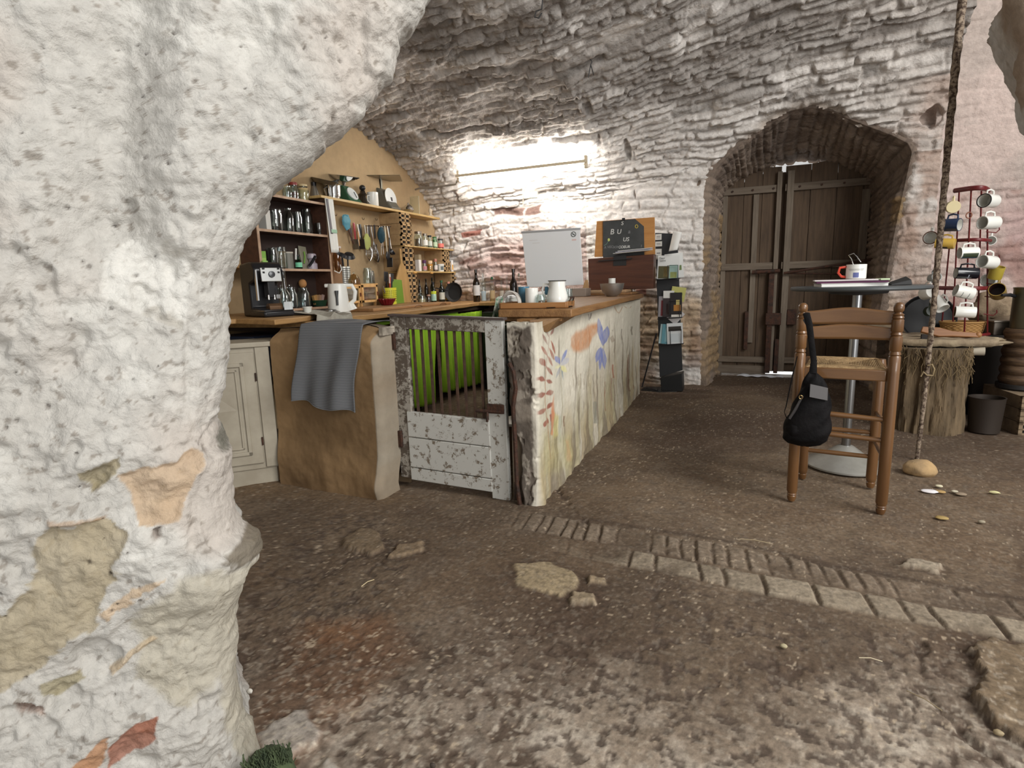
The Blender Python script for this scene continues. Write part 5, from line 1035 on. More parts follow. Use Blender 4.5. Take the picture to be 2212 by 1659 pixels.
# --- the two mini cabinets with eggs, and what stands on them
MINI = wood('mini_cabinet_wood', srgb(196, 148, 88), srgb(222, 180, 120), 2, .5, 8)
MX = -3.36
for k, (pl_, pr_, lab) in enumerate(((746, 778, 'left small wooden cabinet with a glass door, partly behind the kettle'), (782, 815, 'right small wooden cabinet with a glass door showing eggs'))):
    a_ = at(pl_, 650, X=MX); b_ = at(pr_, 650, X=MX); kk = ppm((a_+b_)/2); W = (b_-a_).y; z0 = ZW+.045; H = 44/kk
    t = thing('mini_cabinet', lab, 'cabinet', (MX, (a_.y+b_.y)/2, z0), 0, 'small egg cabinets on the worktop')
    D = .17
    MB().box(-D, 0, -W/2, W/2, .02, .032).build('floor_board', MINI, t); MB().box(-D-.01, .012, -W/2-.012, W/2+.012, H-.012, H).build('top', MINI, t, .002)
    for s_ in (-1, 1): MB().box(-D, 0, s_*W/2-.006, s_*W/2+.006, .02, H-.012).build('side', MINI, t)
    MB().box(-D, -D+.006, -W/2, W/2, .02, H-.012).build('back', P_(70, 44, 30, .7), t); MB().box(-D+.01, -.012, -W/2, W/2, H*.55, H*.55+.006).build('shelf', P_(176, 140, 96), t)
    d_ = MB(); f = .022
    for (p, q, r_, s_) in ((-W/2, W/2, .02, .02+f), (-W/2, W/2, H-.012-f, H-.012), (-W/2, -W/2+f, .02, H-.012), (W/2-f, W/2, .02, H-.012)): d_.box(.001, .012, p, q, r_, s_)
    do = d_.build('door', MINI, t, .001); MB().box(.004, .007, -W/2+f, W/2-f, .02+f, H-.012-f).build('glass_pane', CLR, do); MB().box(.012, .024, W/2-.014, W/2-.004, H*.42, H*.6).build('knob', P_(110, 60, 34), do)
    for sy in (-1, 1): MB().box(-.03, -.01, sy*(W/2-.012)-.008, sy*(W/2-.012)+.008, -.04, .02).build('foot', MINI, t)
    if k == 1:
        for j, (ey, ez) in enumerate(((-.02, .55), (.03, .55), (-.04, .035), (.01, .035))):
            e_ = thing('egg', 'brown egg in the right mini cabinet, %s' % ('upper left', 'upper right', 'lower left', 'lower right')[j], 'egg', (MX-.05, (a_.y+b_.y)/2+ey, z0+(H*ez+.007 if ez > .1 else .034)), 0, 'brown eggs in the mini cabinet'); MB().blob((0, 0, .022), (.021, .021, .024), 0, 10).build('shell', P_(190, 130, 100, .4), e_)
ZM = ZW+.045+44/ppm(at(780, 630, X=MX))
for j, (px, lab) in enumerate(((745, 'left perforated steel utensil cylinder on the mini cabinet'), (753.5, 'right perforated steel utensil cylinder on the mini cabinet'))):
    P, W, H = place(px, 608, 9.5, 38, X=-3.44, zs=ZM+.001); t = thing('utensil_cylinder', lab, 'utensil holder', P, 0, 'perforated cylinders')
    MB().lathe([(0, 0), (W/2, 0), (W/2, H), (W/2-.003, H), (W/2-.003, .01), (0, .01)], n=18, cap=False).build('cylinder', P_(214, 214, 206, .3, .3), t)
    g = MB()
    for r_ in range(9):
        for c in range(5): an = -1.3+c*.42; g.cbox((0, 0, 0), (.003, .008, .006), RM(0, 0, an, (W/2*math.cos(an), W/2*math.sin(an), H*(.08+.1*r_))))
    g.build('holes', BLKM, t)
    P2 = P+Vector((0, 0, H*.6)); u_ = thing('black_ladle', 'black kitchen ladle standing in the %s perforated cylinder' % ('left' if j == 0 else 'right'), 'ladle', P2, 0, 'black ladles in the cylinders')
    MB().tube([(0, 0, 0), (.0, .01*(1 if j else -1), H*.9)], .007, 8).build('handle', BLK, u_); MB().lathe([(0, .035), (.04, .028), (.058, 0), (.055, 0), (.036, .022), (0, .028)], n=18, cap=False, M=RM(.3 if j else -.2, .5, 0, (0, .03*(1 if j else -.5), H*.95))).build('bowl', BLK, u_)
for j, (px, w, h, lab) in enumerate(((765, 26, 24, 'domed glass cloche on the left mini cabinet'), (795, 20, 34, 'clip-top glass jar on the right mini cabinet'), (804, 12, 28, 'small dark glass jar beside the clip-top jar on the mini cabinet'))):
    P, W, H = place(px, 608, w, h, X=-3.40, zs=ZM+.001)
    if j == 0: t = thing('cloche', lab, 'cloche', P); MB().lathe([(W*.5, 0), (W*.48, H*.4), (W*.3, H*.8), (0, H*.95)], n=20, cap=False).build('dome', glass('amber_cloche', (.66, .55, .36), .05), t); MB().blob((0, 0, H), (.012, .012, .012), 0, 8).build('knob', CLR, t)
    else: jar(P, W, H, lab, group='jars on the mini cabinets', clip=True, gl=CLR if j == 1 else CLRD)
# yellow holder, bowl, boards
P, W, H = place(843, 655, 30, 35, X=-3.36, zs=ZW+.03); t = thing('yellow_holder', 'bright yellow perforated pot of knives and brushes', 'utensil holder', P)
YEL = P_(212, 210, 62, .4); MB().lathe([(0, 0), (W*.45, 0), (W*.5, H), (W*.48, H), (W*.43, .01), (0, .01)], n=24, cap=False).build('pot', YEL, t)
g = MB()
for r_ in range(6):
    for c in range(10): an = -2.0+c*.26; rr = W*(.455+.045*(.2+.12*r_)); g.cbox((0, 0, 0), (.004, .007, .007), RM(0, 0, an, (rr*math.cos(an), rr*math.sin(an), H*(.2+.12*r_))))
g.build('holes', P_(50, 44, 14, .8), t); P.z += .0
for j, (dy, dx_, L_, m_, nm, lab) in enumerate(((.01, .0, 1.35, P_(206, 90, 66, .4), 'knife', 'red and white handled knife in the yellow pot'), (-.03, .01, .95, BLK, 'kitchen_brush', 'thin black brush leaning left in the yellow pot'), (-.045, -.01, .8, STEEL, 'fork', 'steel fork in the yellow pot'), (.04, -.02, 1.1, BLKM, 'slotted_spoon', 'black slotted spoon leaning right in the yellow pot'), (0, -.03, 1.2, P_(26, 26, 28), 'black_turner', 'wide black turner in the back of the yellow pot'))):
    u_ = thing(nm, lab, 'utensil', P+Vector((dx_, dy*.5, .02)), 0, 'utensils in the yellow pot'); top = Vector((0, dy*1.6, H*L_+.03)); MB().tube([(0, 0, 0), top*.5, top], [.004, .006, .011], 8).build('handle', m_, u_)
    if nm in ('slotted_spoon', 'black_turner'): MB().cbox((0, 0, 0), (.008, .07, .10), RM(-.1, 0, 0, top+Vector((0, 0, .03)))).build('blade', m_, u_, .004)
    if nm == 'knife': MB().tube([top*.75, top*1.12], [.013, .012], 8, flat=.6).build('grip', P_(222, 212, 202), u_)
P, W, H = place(836, 659, 36, 14, X=-3.24, zs=ZW+.03); t = thing('red_bowl', 'dark red fluted bowl in front of the yellow pot', 'bowl', P)
MB().grid(lambda u, v: ((W*(.30+.20*v)+.006*math.sin(u*2*PI*16)*v)*math.cos(2*PI*u), (W*(.30+.20*v)+.006*math.sin(u*2*PI*16)*v)*math.sin(2*PI*u), H*v**1.2), 96, 8, closed_u=True).build('bowl', P_(104, 16, 22, .25), t, solid=.004); MB().lathe([(0, .001), (W*.3, .001), (W*.3, .004), (0, .004)], n=20, cap=False).build('base', P_(104, 16, 22, .25), t)
def flatboard(name, lab, px, py, prof, m_, lean=.12, X=-3.44, th=.016, cat='cutting board'):
    P = at(px, py, X=X); P.z = ZW+.03; t = thing(name, lab, cat, P, 0, ry=lean); MB().prism(prof, -th/2, th/2, 'x').build('board', m_, t, .003); return t
k_ = ppm(at(875, 640, X=-3.44))
flatboard('green_board', 'apple green plastic cutting board behind the yellow pot', 862, 655, [(-18/k_, 0), (18/k_, 0), (18/k_, 48/k_), (-18/k_, 50/k_)], P_(104, 140, 40, .45), -.06, -3.37)
flatboard('paddle_board', 'tall wooden paddle board with a long handle leaning on the bricks', 876, 655, [(-25/k_, 0), (22/k_, 0), (22/k_, 48/k_), (12/k_, 76/k_), (4/k_, 84/k_), (3.5/k_, 112/k_), (-1/k_, 114/k_), (-3/k_, 84/k_), (-12/k_, 72/k_), (-20/k_, 60/k_), (-25/k_, 52/k_)], wood('paddle_wood', srgb(150, 116, 66), srgb(178, 142, 88), 2, .6, 8), -.06, -3.395)
t = thing('bread_board', 'long thick wooden board with carved curves lying on the worktop', 'board', (-2.98, 4.75, ZW+.001)); MB().box(-.42, .05, -.62, .80, 0, .028).build('board', wood('bread_board_wood', srgb(128, 92, 58), srgb(160, 120, 78), 1, .5, 8), t, .006)
for y_ in (.12, .62): MB().tube([(.052, y_-.07, .003), (.052, y_-.04, .018), (.052, y_, .024), (.052, y_+.04, .018), (.052, y_+.07, .003)], .003, 6).build('carved_curve', P_(96, 64, 38), t)
# --- kettle
P, W, H = place(733, 679, 54, 66, z=ZW); t = thing('kettle', 'white electric kettle with a grey water gauge on the worktop', 'kettle', P+Vector((0, 0, .001)), .25)
KW = W*.42; MB().lathe([(0, .02), (KW*1.02, .02), (KW*.98, H*.3), (KW*.86, H*.93), (KW*.8, H*.98), (0, H)], n=32, cap=False).build('body', WHT, t)
MB().lathe([(0, 0), (KW*1.08, 0), (KW*1.08, .018), (0, .019)], n=32, cap=False).build('power_base', WHT, t)
va = math.atan2(-P.y, -P.x)-.25; hd = Vector((math.cos(va+PI/2), math.sin(va+PI/2), 0))
MB().tube([hd*KW*.8+Vector((0, 0, H*.93)), hd*KW*1.35+Vector((0, 0, H*.92)), hd*KW*1.62+Vector((0, 0, H*.72)), hd*KW*1.5+Vector((0, 0, H*.45)), hd*KW*1.0+Vector((0, 0, H*.30))], .012, 10, flat=1.3).build('handle', WHT, t)
MB().tube([hd*KW*.95+Vector((0, 0, H*.34)), hd*KW*1.12+Vector((0, 0, .03))], [.035, .05], 10).build('handle_root', WHT, t)
vd = Vector((math.cos(va-.1), math.sin(va-.1), 0)); MB().tube([vd*KW*1.0+Vector((0, 0, H*.30)), vd*KW*.955+Vector((0, 0, H*.55)), vd*KW*.92+Vector((0, 0, H*.76))], [.009, .010, .016], 10).build('water_gauge', P_(70, 72, 74, .3), t)
MB().cbox((0, 0, 0), (.03, .05, .025), RM(0, -.3, va-PI/2-PI/2+.0, -hd*KW*.86+Vector((0, 0, H*.93)))).build('spout', WHT, t, .006)
# --- coffee machine
P, W, H = place(556, 692, 96, 118, z=1.02); P = Vector((-2.98, 2.92, 1.021)); P += Vector((.07, .05, 0)); kk = ppm(P); W = 96/kk; H = 116/kk
va = math.atan2(-P.y, -P.x)+PI/2
t = thing('coffee_machine', 'black automatic coffee machine with a silver button panel', 'coffee machine', P, va+.42)
w2 = W*.34
MB().prism([(-.03, 0), (.24, 0), (.24, H*.97), (.10, H), (.04, H*.98), (.0, H*.86), (.02, H*.66), (.10, H*.60), (.10, H*.16), (-.03, H*.14)], -w2*.95, w2, 'x').build('body', BLK, t, .012)
MB().box(-w2, w2*1.05, -.10, .12, 0, H*.11).build('drip_tray', BLK, t, .012); MB().box(-w2*.95, w2, -.095, .08, H*.11, H*.118).build('tray_grid', CHROME, t)
pn = MB().box(-w2*.6, w2*.72, -.012, .0, -.045, .045, RM(-.12, 0, 0, (0, -.004, H*.76))).build('control_panel', P_(190, 192, 190, .3, .5), t, .003)
MB().lathe([(0, 0), (.022, 0), (.02, .014), (0, .016)], n=20, cap=False, M=RM(PI/2-.12, 0, 0, (.008, -.014, H*.765)) ).build('dial', P_(80, 82, 84, .3, .6), pn)
g = MB()
for sx in (-1, 1):
    for j in range(3): g.cbox((0, 0, 0), (.014, .004, .012), RM(-.12, 0, 0, (.008+sx*.05, -.017+.003*(2-j), H*.73+j*.026)))
g.build('buttons', BLKM, pn)
MB().box(-.02, .03, -.006, .06, H*.34, H*.66).build('coffee_spout', BLK, t, .006)
for sx in (-.018, .022): MB().lathe([(0, 0), (.007, 0), (.007, .03), (0, .03)], n=10, cap=False, M=RM(0, 0, 0, (sx, .0, H*.31))).build('nozzle', CHROME, t)
MB().cbox((w2*.5, .02, H*.36), (.03, .03, .03)).build('milk_nozzle', P_(160, 160, 160, .3, .7), t, .004); MB().tube([(-.03, .0, H*.16), (.06, .0, H*.16)], .03, 14).build('cup_sled', P_(110, 84, 62, .2, .5), t)
MB().box(-w2*.9, -w2*.8, .0, .0+.02, H*.3, H*.85).build('trim_strip', CHROME, t)
P, W, H = place(600, 672, 22, 84, z=1.0); P = Vector((-3.13, 3.33, 1.021)); kk = ppm(P)
bottle(P, 24/kk, 98/kk, 'tall clear glass bottle right of the coffee machine', CLR, None, None, shoulder=.35)
P = Vector((-2.83, 3.03, 1.021)); kk = ppm(P); t = thing('milk_carton', 'pale blue and white carton right beside the coffee machine', 'carton', P, .4); MB().box(-.022, .022, -.022, .022, 0, 30/kk).build('body', P_(206, 212, 214), t, .003); MB().box(-.0225, .0225, -.0225, .0225, 0, .03).build('blue_band', P_(120, 160, 190), t)
P = Vector((-2.84, 3.22, 1.021)); kk = ppm(P); t = thing('small_tub', 'small translucent tub beside the carton', 'tub', P); MB().lathe([(0, 0), (.024, 0), (.03, .045), (.034, .046), (.034, .052), (0, .052)], n=18, cap=False).build('tub', P_(206, 206, 198, .3), t)
# cloth over the board edge, cling wrap
CLTH = mat('grey_linen', srgb(168, 164, 152), .9, 0, srgb(150, 145, 132), 20, .3, 120)
def drape(name, lab, cat, fn, m_, nu=40, nv=50, th=.004, grp=None):
    o = MB().grid(fn, nu, nv).build(name, m_, None, solid=th, ang=80); tag(o, lab, cat, grp); return o
def f1(u, v):
    x = -2.70+.02*v; y = 3.02+.34*u; lift = .012*math.sin(u*11+v*3)+.008*math.sin(v*9)
    if v < .6: return (-2.93+.30*v/.6+.03*math.sin(u*5), y+.04*math.sin(v*4), 1.026+lift)
    q = (v-.6)/.4; return (-2.60+.02*math.sin(u*7)+.012, y+.03*q*(u-.5), 1.022+lift*(1-q)-.06*q)
drape('dish_cloth', 'crumpled pale linen cloth hanging over the worktop edge', 'cloth', f1, CLTH)
P = Vector((-3.02, 3.56, ZW+.028)); tag(MB().blob(P, (.13, .13, .022), .5, 22, 5, 3).build('plastic_bag', glass('cling_film', (.8, .8, .78), .25, .25), None), 'crumpled clear plastic bag lying on the worktop behind the cloth', 'plastic bag')
t = thing('blue_dish', 'small blue-grey dish behind the coffee machine carton', 'dish', (-3.2, 3.56, ZW+.001)); MB().lathe([(0, 0), (.05, 0), (.075, .035), (.07, .035), (.045, .006), (0, .006)], n=20, cap=False).build('dish', P_(120, 136, 146, .3), t)
# --- grey towel over the half wall
TW = mat('grey_towel', srgb(112, 112, 112), .95); 
def towel_mat():
    m, N, L, B = _new('ribbed_towel'); B.inputs['Roughness'].default_value = .95; tc = N.new('ShaderNodeTexCoord'); wv = N.new('ShaderNodeTexWave'); wv.bands_direction = 'Z'; wv.inputs['Scale'].default_value = 34; wv.inputs['Distortion'].default_value = .6; wv.inputs['Detail'].default_value = 2
    L.new(tc.outputs['Object'], wv.inputs['Vector']); cr = N.new('ShaderNodeValToRGB'); cr.color_ramp.elements[0].color = (*srgb(84, 86, 90), 1); cr.color_ramp.elements[1].color = (*srgb(108, 109, 111), 1); L.new(wv.outputs['Fac'], cr.inputs[0]); L.new(cr.outputs[0], B.inputs['Base Color'])
    bp = N.new('ShaderNodeBump'); bp.inputs['Strength'].default_value = .4; bp.inputs['Distance'].default_value = .003; L.new(wv.outputs['Fac'], bp.inputs['Height']); L.new(bp.outputs[0], B.inputs['Normal']); return m
def f2(u, v):
    x0, x1 = -2.37+.0*v, -1.935
    if v < .28:
        q = v/.28; return (x0+.02+(x1-x0-.02)*u, 2.90-.26*q, 1.004+.006*math.sin(u*6)-.012*(1-math.cos((q-.5)*2))+.0)
    q = (v-.28)/.72; xl = x0-.055*q+.015*math.sin(q*5); xr = x1-.085*q+.01*math.sin(q*7)
    bot = .555-.055*u+.012*math.sin(u*9); zt = 1.0
    rnd_ = .03*(1-math.exp(-q*9)); return (xl+(xr-xl)*u, 2.625-rnd_-.012*math.sin(u*8+q*3)*(.2+q)-.010*math.cos(u*17)*q-.02*q, zt-(zt-bot)*q-.004)
TWO = drape('towel', 'grey ribbed towel hanging over the tan half wall', 'towel', f2, towel_mat(), 70, 90, .006)
MB().tube([f2(i/40, 1.0) for i in range(41)], .004, 6).build('hem', P_(112, 114, 116, .9), TWO)

# --- green curtains under the worktop
GC = mat('lime_curtain', srgb(150, 190, 40), .85, 0, srgb(134, 176, 34), 6)
def curtain(px0, px1, yb0, yb1, lab, X=-2.86, nf=6, seed=0):
    a_ = at(px0, 700, X=X); b_ = at(px1, 700, X=X); R_ = random.Random(seed); ph = R_.uniform(0, 6)
    zb0 = max(.03, at(px0, yb0, X=X).z); zb1 = max(.03, at(px1, yb1, X=X).z)
    def f(u, v):
        y = a_.y+(b_.y-a_.y)*(u+.05*(1-v)*math.sin(u*5)); am = .018+.03*(1-v); zb = zb0+(zb1-zb0)*u
        return (X+am*math.sin(u*nf*2*PI+ph+.8*math.sin(v*3+u*4)), y-.03*(1-v), zb+(.885-zb)*v)
    drape('curtain', lab, 'curtain', f, GC, 130, 30, .003, 'lime green curtains under the worktop')
curtain(862, 938, 893, 868, 'lime green curtain at the left behind the gate bars', -2.80, 7, 1)
curtain(950, 1042, 850, 826, 'lime green curtain at the right behind the gate bars', -2.83, 8, 2)
tag(MB().box(-2.89, -2.875, 4.1, 5.6, .87, .935).build('green_valance', P_(116, 156, 36, .7), None), 'green cloth valance strip under the worktop edge above the curtains', 'valance')
# things under and behind the worktop, seen through the gate
t = thing('gas_bottle', 'dark green gas bottle behind the gate latch', 'gas bottle', (-1.75, 4.35, .0)); MB().lathe([(0, .02), (.14, .02), (.155, .06), (.155, .5), (.13, .6), (.05, .66), (.05, .72), (0, .72)], n=24, cap=False).build('cylinder', P_(22, 44, 40, .4), t); MB().lathe([(.09, .60), (.09, .74), (.083, .74), (.083, .60)], n=20, cap=False).build('collar', P_(22, 44, 40, .4), t)
t = thing('oven', 'dark built-in stove with a steel handle under the worktop end', 'stove', (-2.42, 5.9, 0)); MB().box(-.3, .3, -.02, .5, .12, .88).build('body', P_(30, 30, 30, .3), t, .005); MB().tube([(-.22, -.05, .74), (.22, -.05, .74)], .010, 8).build('handle', STEEL, t); MB().box(-.27, .27, -.027, -.02, .3, .68).build('door_glass', P_(12, 12, 14, .1), t); MB().box(-.3, .3, -.02, .02, .0, .11).build('plinth', P_(30, 26, 22, .6), t)
t = thing('bucket', 'brown bucket with a white plastic lid behind the gate latch', 'bucket', (-1.36, 3.52, .0)); MB().lathe([(0, .005), (.10, .005), (.13, .26), (0, .26)], n=24, cap=False).build('bucket', P_(92, 74, 56, .7), t); MB().lathe([(0, .262), (.14, .262), (.14, .28), (.12, .285), (0, .285)], n=24, cap=False).build('lid', WHT, t)
# ================================================================ ON AND AROUND THE BAR
ZB = 1.0535
def quad3(corners, th, dirv):
    """board from four px-derived corners (tl, tr, br, bl), given thickness along dirv"""
    c = [Vector(q) for q in corners]; d = Vector(dirv)*th; return MB().add(c+[q+d for q in c], [(0, 3, 2, 1), (4, 5, 6, 7), (0, 1, 5, 4), (1, 2, 6, 5), (2, 3, 7, 6), (3, 0, 4, 7)])
tr_ = thing('serving_tray', 'honey brown wooden tray at the near end of the bar worktop', 'tray', (-1.105, 3.17, ZB), .12)
TRW = wood('tray_wood', srgb(126, 84, 46), srgb(158, 112, 66), 0, .45, 8)
MB().box(-.19, .19, -.13, .13, 0, .010).build('base', TRW, tr_, .002)
for s_ in (-1, 1): MB().box(-.19, .19, s_*.13-.007, s_*.13+.007, .0, .032).build('rim', TRW, tr_, .003); MB().box(s_*.19-.007, s_*.19+.007, -.13, .13, .0, .034).build('rim', TRW, tr_, .003)
MB().tube([(.197, -.06, .034), (.205, -.055, .055), (.205, .055, .055), (.197, .06, .034)], .005, 6).build('handle', IRON, tr_)
ZT_ = ZB+.011
TEAL = P_(70, 118, 142, .3)
def bplace(px, w, h, Y): return place(px, 655, w, h, Y=Y, zs=ZT_)
P, W, H = bplace(1132, 22, 40, 3.19); t = thing('mug', 'tall teal mug on the wooden tray', 'mug', P); MB().lathe(mugbody(W*1.1, H), n=24, cap=False).build('cup', TEAL, t)
P, W, H = bplace(1149, 28, 38, 3.12); t = thing('mug', 'plain white mug in front of the teal mug on the tray', 'mug', P); MB().lathe(mugbody(W, H), n=24, cap=False).build('cup', CERAM, t)
P, W, H = bplace(1204, 42, 52, 3.17); t = thing('pitcher', 'white ceramic pitcher with a blackened rim and a teal handle hole on the tray', 'pitcher', P)
MB().lathe([(0, 0), (W*.48, 0), (W*.55, H*.12), (W*.54, H*.35), (W*.42, H*.75), (W*.42, H*.97), (W*.45, H), (W*.42, H), (W*.39, H*.95), (W*.38, H*.75), (W*.48, H*.3), (0, H*.04)], n=28, cap=False).build('body', CERAM, t)
MB().tube([(-W*.40, 0, H*.85), (-W*.72, 0, H*.88), (-W*.80, 0, H*.62), (-W*.66, 0, H*.36), (-W*.50, 0, H*.25)], .0065, 8).build('handle', CERAM, t); MB().cbox((-W*.60, .01, H*.6), (W*.22, .012, H*.34)).build('teal_inset', TEAL, t, .006)
MB().tube([(W*.45*math.cos(a_), W*.45*math.sin(a_), H) for a_ in [i*2*PI/24 for i in range(24)]], .0028, 6, closed=True).build('dark_rim', P_(60, 58, 52), t)
P, W, H = bplace(1168, 20, 24, 3.10); jar(P, W, H, 'low faceted glass jar on the tray between mug and pitcher', neck=.8)
P, W, H = bplace(1228, 18, 34, 3.22); jar(P, W, H, 'clear drinking glass at the right end of the tray', cat='glass', name='drinking_glass', neck=1.0)
def f3(u, v):
    a_ = u*PI*1.1-.1; return (-1.245+.055*math.cos(a_)+.012*math.sin(v*6), 3.10+.07*(v-.5)+.01*math.sin(u*9), ZT_+.004+.075*max(0, math.sin(a_))+.01*math.sin(v*7+u*5)*math.sin(a_))
drape('tea_towel', 'folded white tea towel bunched at the left of the tray', 'cloth', f3, mat('white_linen', srgb(206, 204, 196), .9, 0, srgb(150, 140, 132), 9), 30, 20, .004)
def f4(u, v): q = v; return (-1.315+.035*u-.03*q, 3.05+.05*u+.03*math.sin(u*5), ZB+.06-.115*q+.01*math.sin(u*8))
drape('green_cloth', 'green and white printed cloth hanging off the near left corner of the bar', 'cloth', f4, mat('green_print_cloth', srgb(60, 110, 78), .9, 0, srgb(206, 204, 192), 30, amount=.3), 14, 20, .004)
tag(MB().tube([(-1.00, 3.02, ZB+.004), (-.93, 3.08, ZB+.004), (-.885, 3.12, ZB+.006)], [.006, .005, .010], 8, flat=.4).build('table_knife', P_(60, 54, 50, .3, .6), None), 'dark table knife lying on the bar beside the tray', 'knife')
# long white box behind the tray
p1, p2 = at(1090, 641, z=1.12), at(1224, 624, z=1.12); d = (p2-p1); d.z = 0; n_ = Vector((-d.y, d.x, 0)).normalized()*.045
wbx = thing('white_trough', 'long low white box with a raised rim lying along the back of the bar', 'box', (0, 0, 0))
Q = [(p1.x, p1.y), (p2.x, p2.y), (p2.x+n_.x, p2.y+n_.y), (p1.x+n_.x, p1.y+n_.y)]
MB().prism(Q, ZB, 1.105).build('body', P_(206, 210, 204, .5), wbx, .004); MB().prism([(p1.x-.0+.006, p1.y-.01), (p2.x+.008, p2.y), (p2.x+n_.x, p2.y+n_.y), (p1.x+n_.x, p1.y+n_.y)], 1.105, 1.122).build('rim', P_(236, 238, 236, .4), wbx, .003)
# planks and crate under the whiteboard and the chest
tag(MB().box(-1.60, -.985, 5.55, 6.02, ZB, ZB+.022).build('loose_plank', WB, None, .004), 'loose brown plank lying across the far end of the bar', 'plank')
tag(MB().box(-1.56, -1.05, 5.62, 6.0, ZB+.0225, ZB+.046).build('loose_plank', wood('plank_light', srgb(158, 128, 96), srgb(182, 152, 118), 0, .6), None, .004), 'paler second plank stacked on the loose brown plank', 'plank')
P = at(1248, 637, Y=5.3); tag(MB().box(P.x-.10, P.x+.09, 5.25, 5.45, ZB, ZB+.075).build('grey_crate', P_(138, 124, 112, .8), None, .004), 'small taupe box between the white box and the planks', 'box')
# whiteboard
WY = 5.70
c = [at(*q, Y=WY) for q in ((1127, 501), (1252, 493), (1260, 615), (1139, 621))]; c[0].y += .0
wbd = thing('whiteboard', 'large white board with a small crossed-out circle in its corner, standing on the bar', 'whiteboard', (0, 0, 0))
quad3(c, .02, (0, 1, 0)).build('panel', mat('gloss_white', srgb(232, 234, 236), .25), wbd, .002)
ct_ = [c[0]+Vector((-.006, -.006, .006)), c[1]+Vector((.006, -.006, .006)), c[1]+Vector((.004, -.006, -.014)), c[0]+Vector((-.004, -.006, -.014))]
quad3(ct_, .03, (0, 1, 0)).build('top_frame', P_(190, 192, 196, .3, .5), wbd, .002)
ce = at(1239, 506, Y=WY-.003); r_ = .024
MB().tube([ce+Vector((r_*math.cos(a_), 0, r_*math.sin(a_))) for a_ in [i*2*PI/28 for i in range(28)]], .0028, 6, closed=True).tube([ce+Vector((-r_*.7, 0, r_*.7)), ce+Vector((r_*.7, 0, -r_*.7))], .0026, 6).tube([ce+Vector((-r_*.45, 0, 0)), ce+Vector((r_*.45, 0, 0))], .003, 6).build('crossed_circle', P_(58, 70, 66), wbd)
for (px, py, w_, h_, col) in ((1240, 518, .045, .014, (226, 196, 190)), (1152, 519, .09, .004, (208, 206, 204)), (1158, 525, .08, .004, (210, 208, 206))):
    q = at(px, py, Y=WY-.0012); MB().cbox(q, (w_, .001, h_)).build('faint_writing', P_(*col, .6), wbd)
# chest with papers, board and chalkboard
CHW = wood('dark_chest_wood', srgb(66, 36, 24), srgb(92, 54, 36), 0, .4, 8); CY = 5.88
c = [at(*q, Y=CY) for q in ((1270, 559), (1413, 549), (1411, 614), (1272, 617))]
zc0 = c[2].z; chs = thing('wooden_chest', 'dark reddish wooden chest standing on planks at the far end of the bar', 'chest', (0, 0, 0))
c[3].z = c[2].z = ZB+.0465
quad3(c, .16, (0, 1, 0)).build('body', CHW, chs, .005)
q = at(1339, 563, Y=CY-.004); MB().cbox(q, (.13, .006, .10)).build('black_tab', BLKM, chs)
zt = c[1].z
tag(MB().box(-1.32, -.98, CY-.03, CY+.12, zt+.004, zt+.012, RM(0, -.04, 0)).build('clipboard', BLKM, None), 'black clipboard edge sticking out on top of the chest', 'clipboard')
for k in range(3):
    a_ = [at(1324+k*5, 557-k*4, Y=CY-.05), at(1410, 549-k*3, Y=CY-.05), at(1400, 541-k*2, Y=CY+.10), at(1332+k*6, 549-k*3, Y=CY+.10)]
    z_ = zt+.016+k*.010; a2 = [Vector((q.x, q.y, z_+(q.x+1.3)*.05)) for q in a_]; tag(quad3(a2, .004, (0, 0, 1)).build('pale_sheet', PAPER if k != 1 else P_(210, 208, 224, .7), None), ('lowest white', 'middle lilac-tinted', 'topmost white')[k]+' sheet of the paper stack on the dark chest', 'paper', 'papers on the chest')
bb = thing('backing_board', 'orange-brown wooden board standing upright behind the papers on the chest', 'board', (0, 0, 0)); BYY = CY+.125
c = [at(*q, Y=BYY) for q in ((1289, 478), (1414, 469), (1415, 549), (1284, 557))]
c[2].z = c[3].z = zt+.002; quad3(c, .016, (0, 1, 0)).build('panel', wood('orange_ply', srgb(168, 114, 58), srgb(190, 138, 78), 0, .5, 8), bb, .002)
MB().cbox(at(1347, 474, Y=BYY-.02), (.03, .02, .03)).build('clip', BLKM, bb, .004)
chb = thing('chalkboard', 'dark chalkboard with chalk writing and cut corner fixed on the orange board', 'chalkboard', (0, 0, 0))
P6 = [at(*q, Y=BYY-.004) for q in ((1303, 478), (1372, 473), (1391, 489), (1392, 551), (1303, 557))]
MB().add(list(P6)+[q+Vector((0, -.008, 0)) for q in P6], [(0, 1, 2, 3, 4), (9, 8, 7, 6, 5)]+[(i, 5+i, 5+(i+1) % 5, (i+1) % 5) for i in range(5)]).build('slate', mat('slate', srgb(52, 54, 54), .6, 0, srgb(66, 68, 68), 8), chb, smooth=False)
def text(s, loc, size, m_, parent, name='lettering', rot=(PI/2, 0, 0), shear=0, bold=0):
    cu = bpy.data.curves.new(name, 'FONT'); cu.body = s; cu.size = size; cu.extrude = .0006; cu.shear = shear; cu.align_x = 'CENTER'; cu.offset = bold
    o = bpy.data.objects.new(name, cu); COL.objects.link(o); bpy.context.view_layer.update()
    me = bpy.data.meshes.new_from_object(o.evaluated_get(bpy.context.evaluated_depsgraph_get())); me.name = name; bpy.data.objects.remove(o)
    o = bpy.data.objects.new(name, me); COL.objects.link(o); me.materials.clear(); me.materials.append(m_); o.parent = parent
    o.matrix_basis = Matrix.Translation(loc) @ Euler(rot).to_matrix().to_4x4(); return o
CHK = P_(196, 196, 192, .9); CHK2 = P_(120, 122, 122, .9)
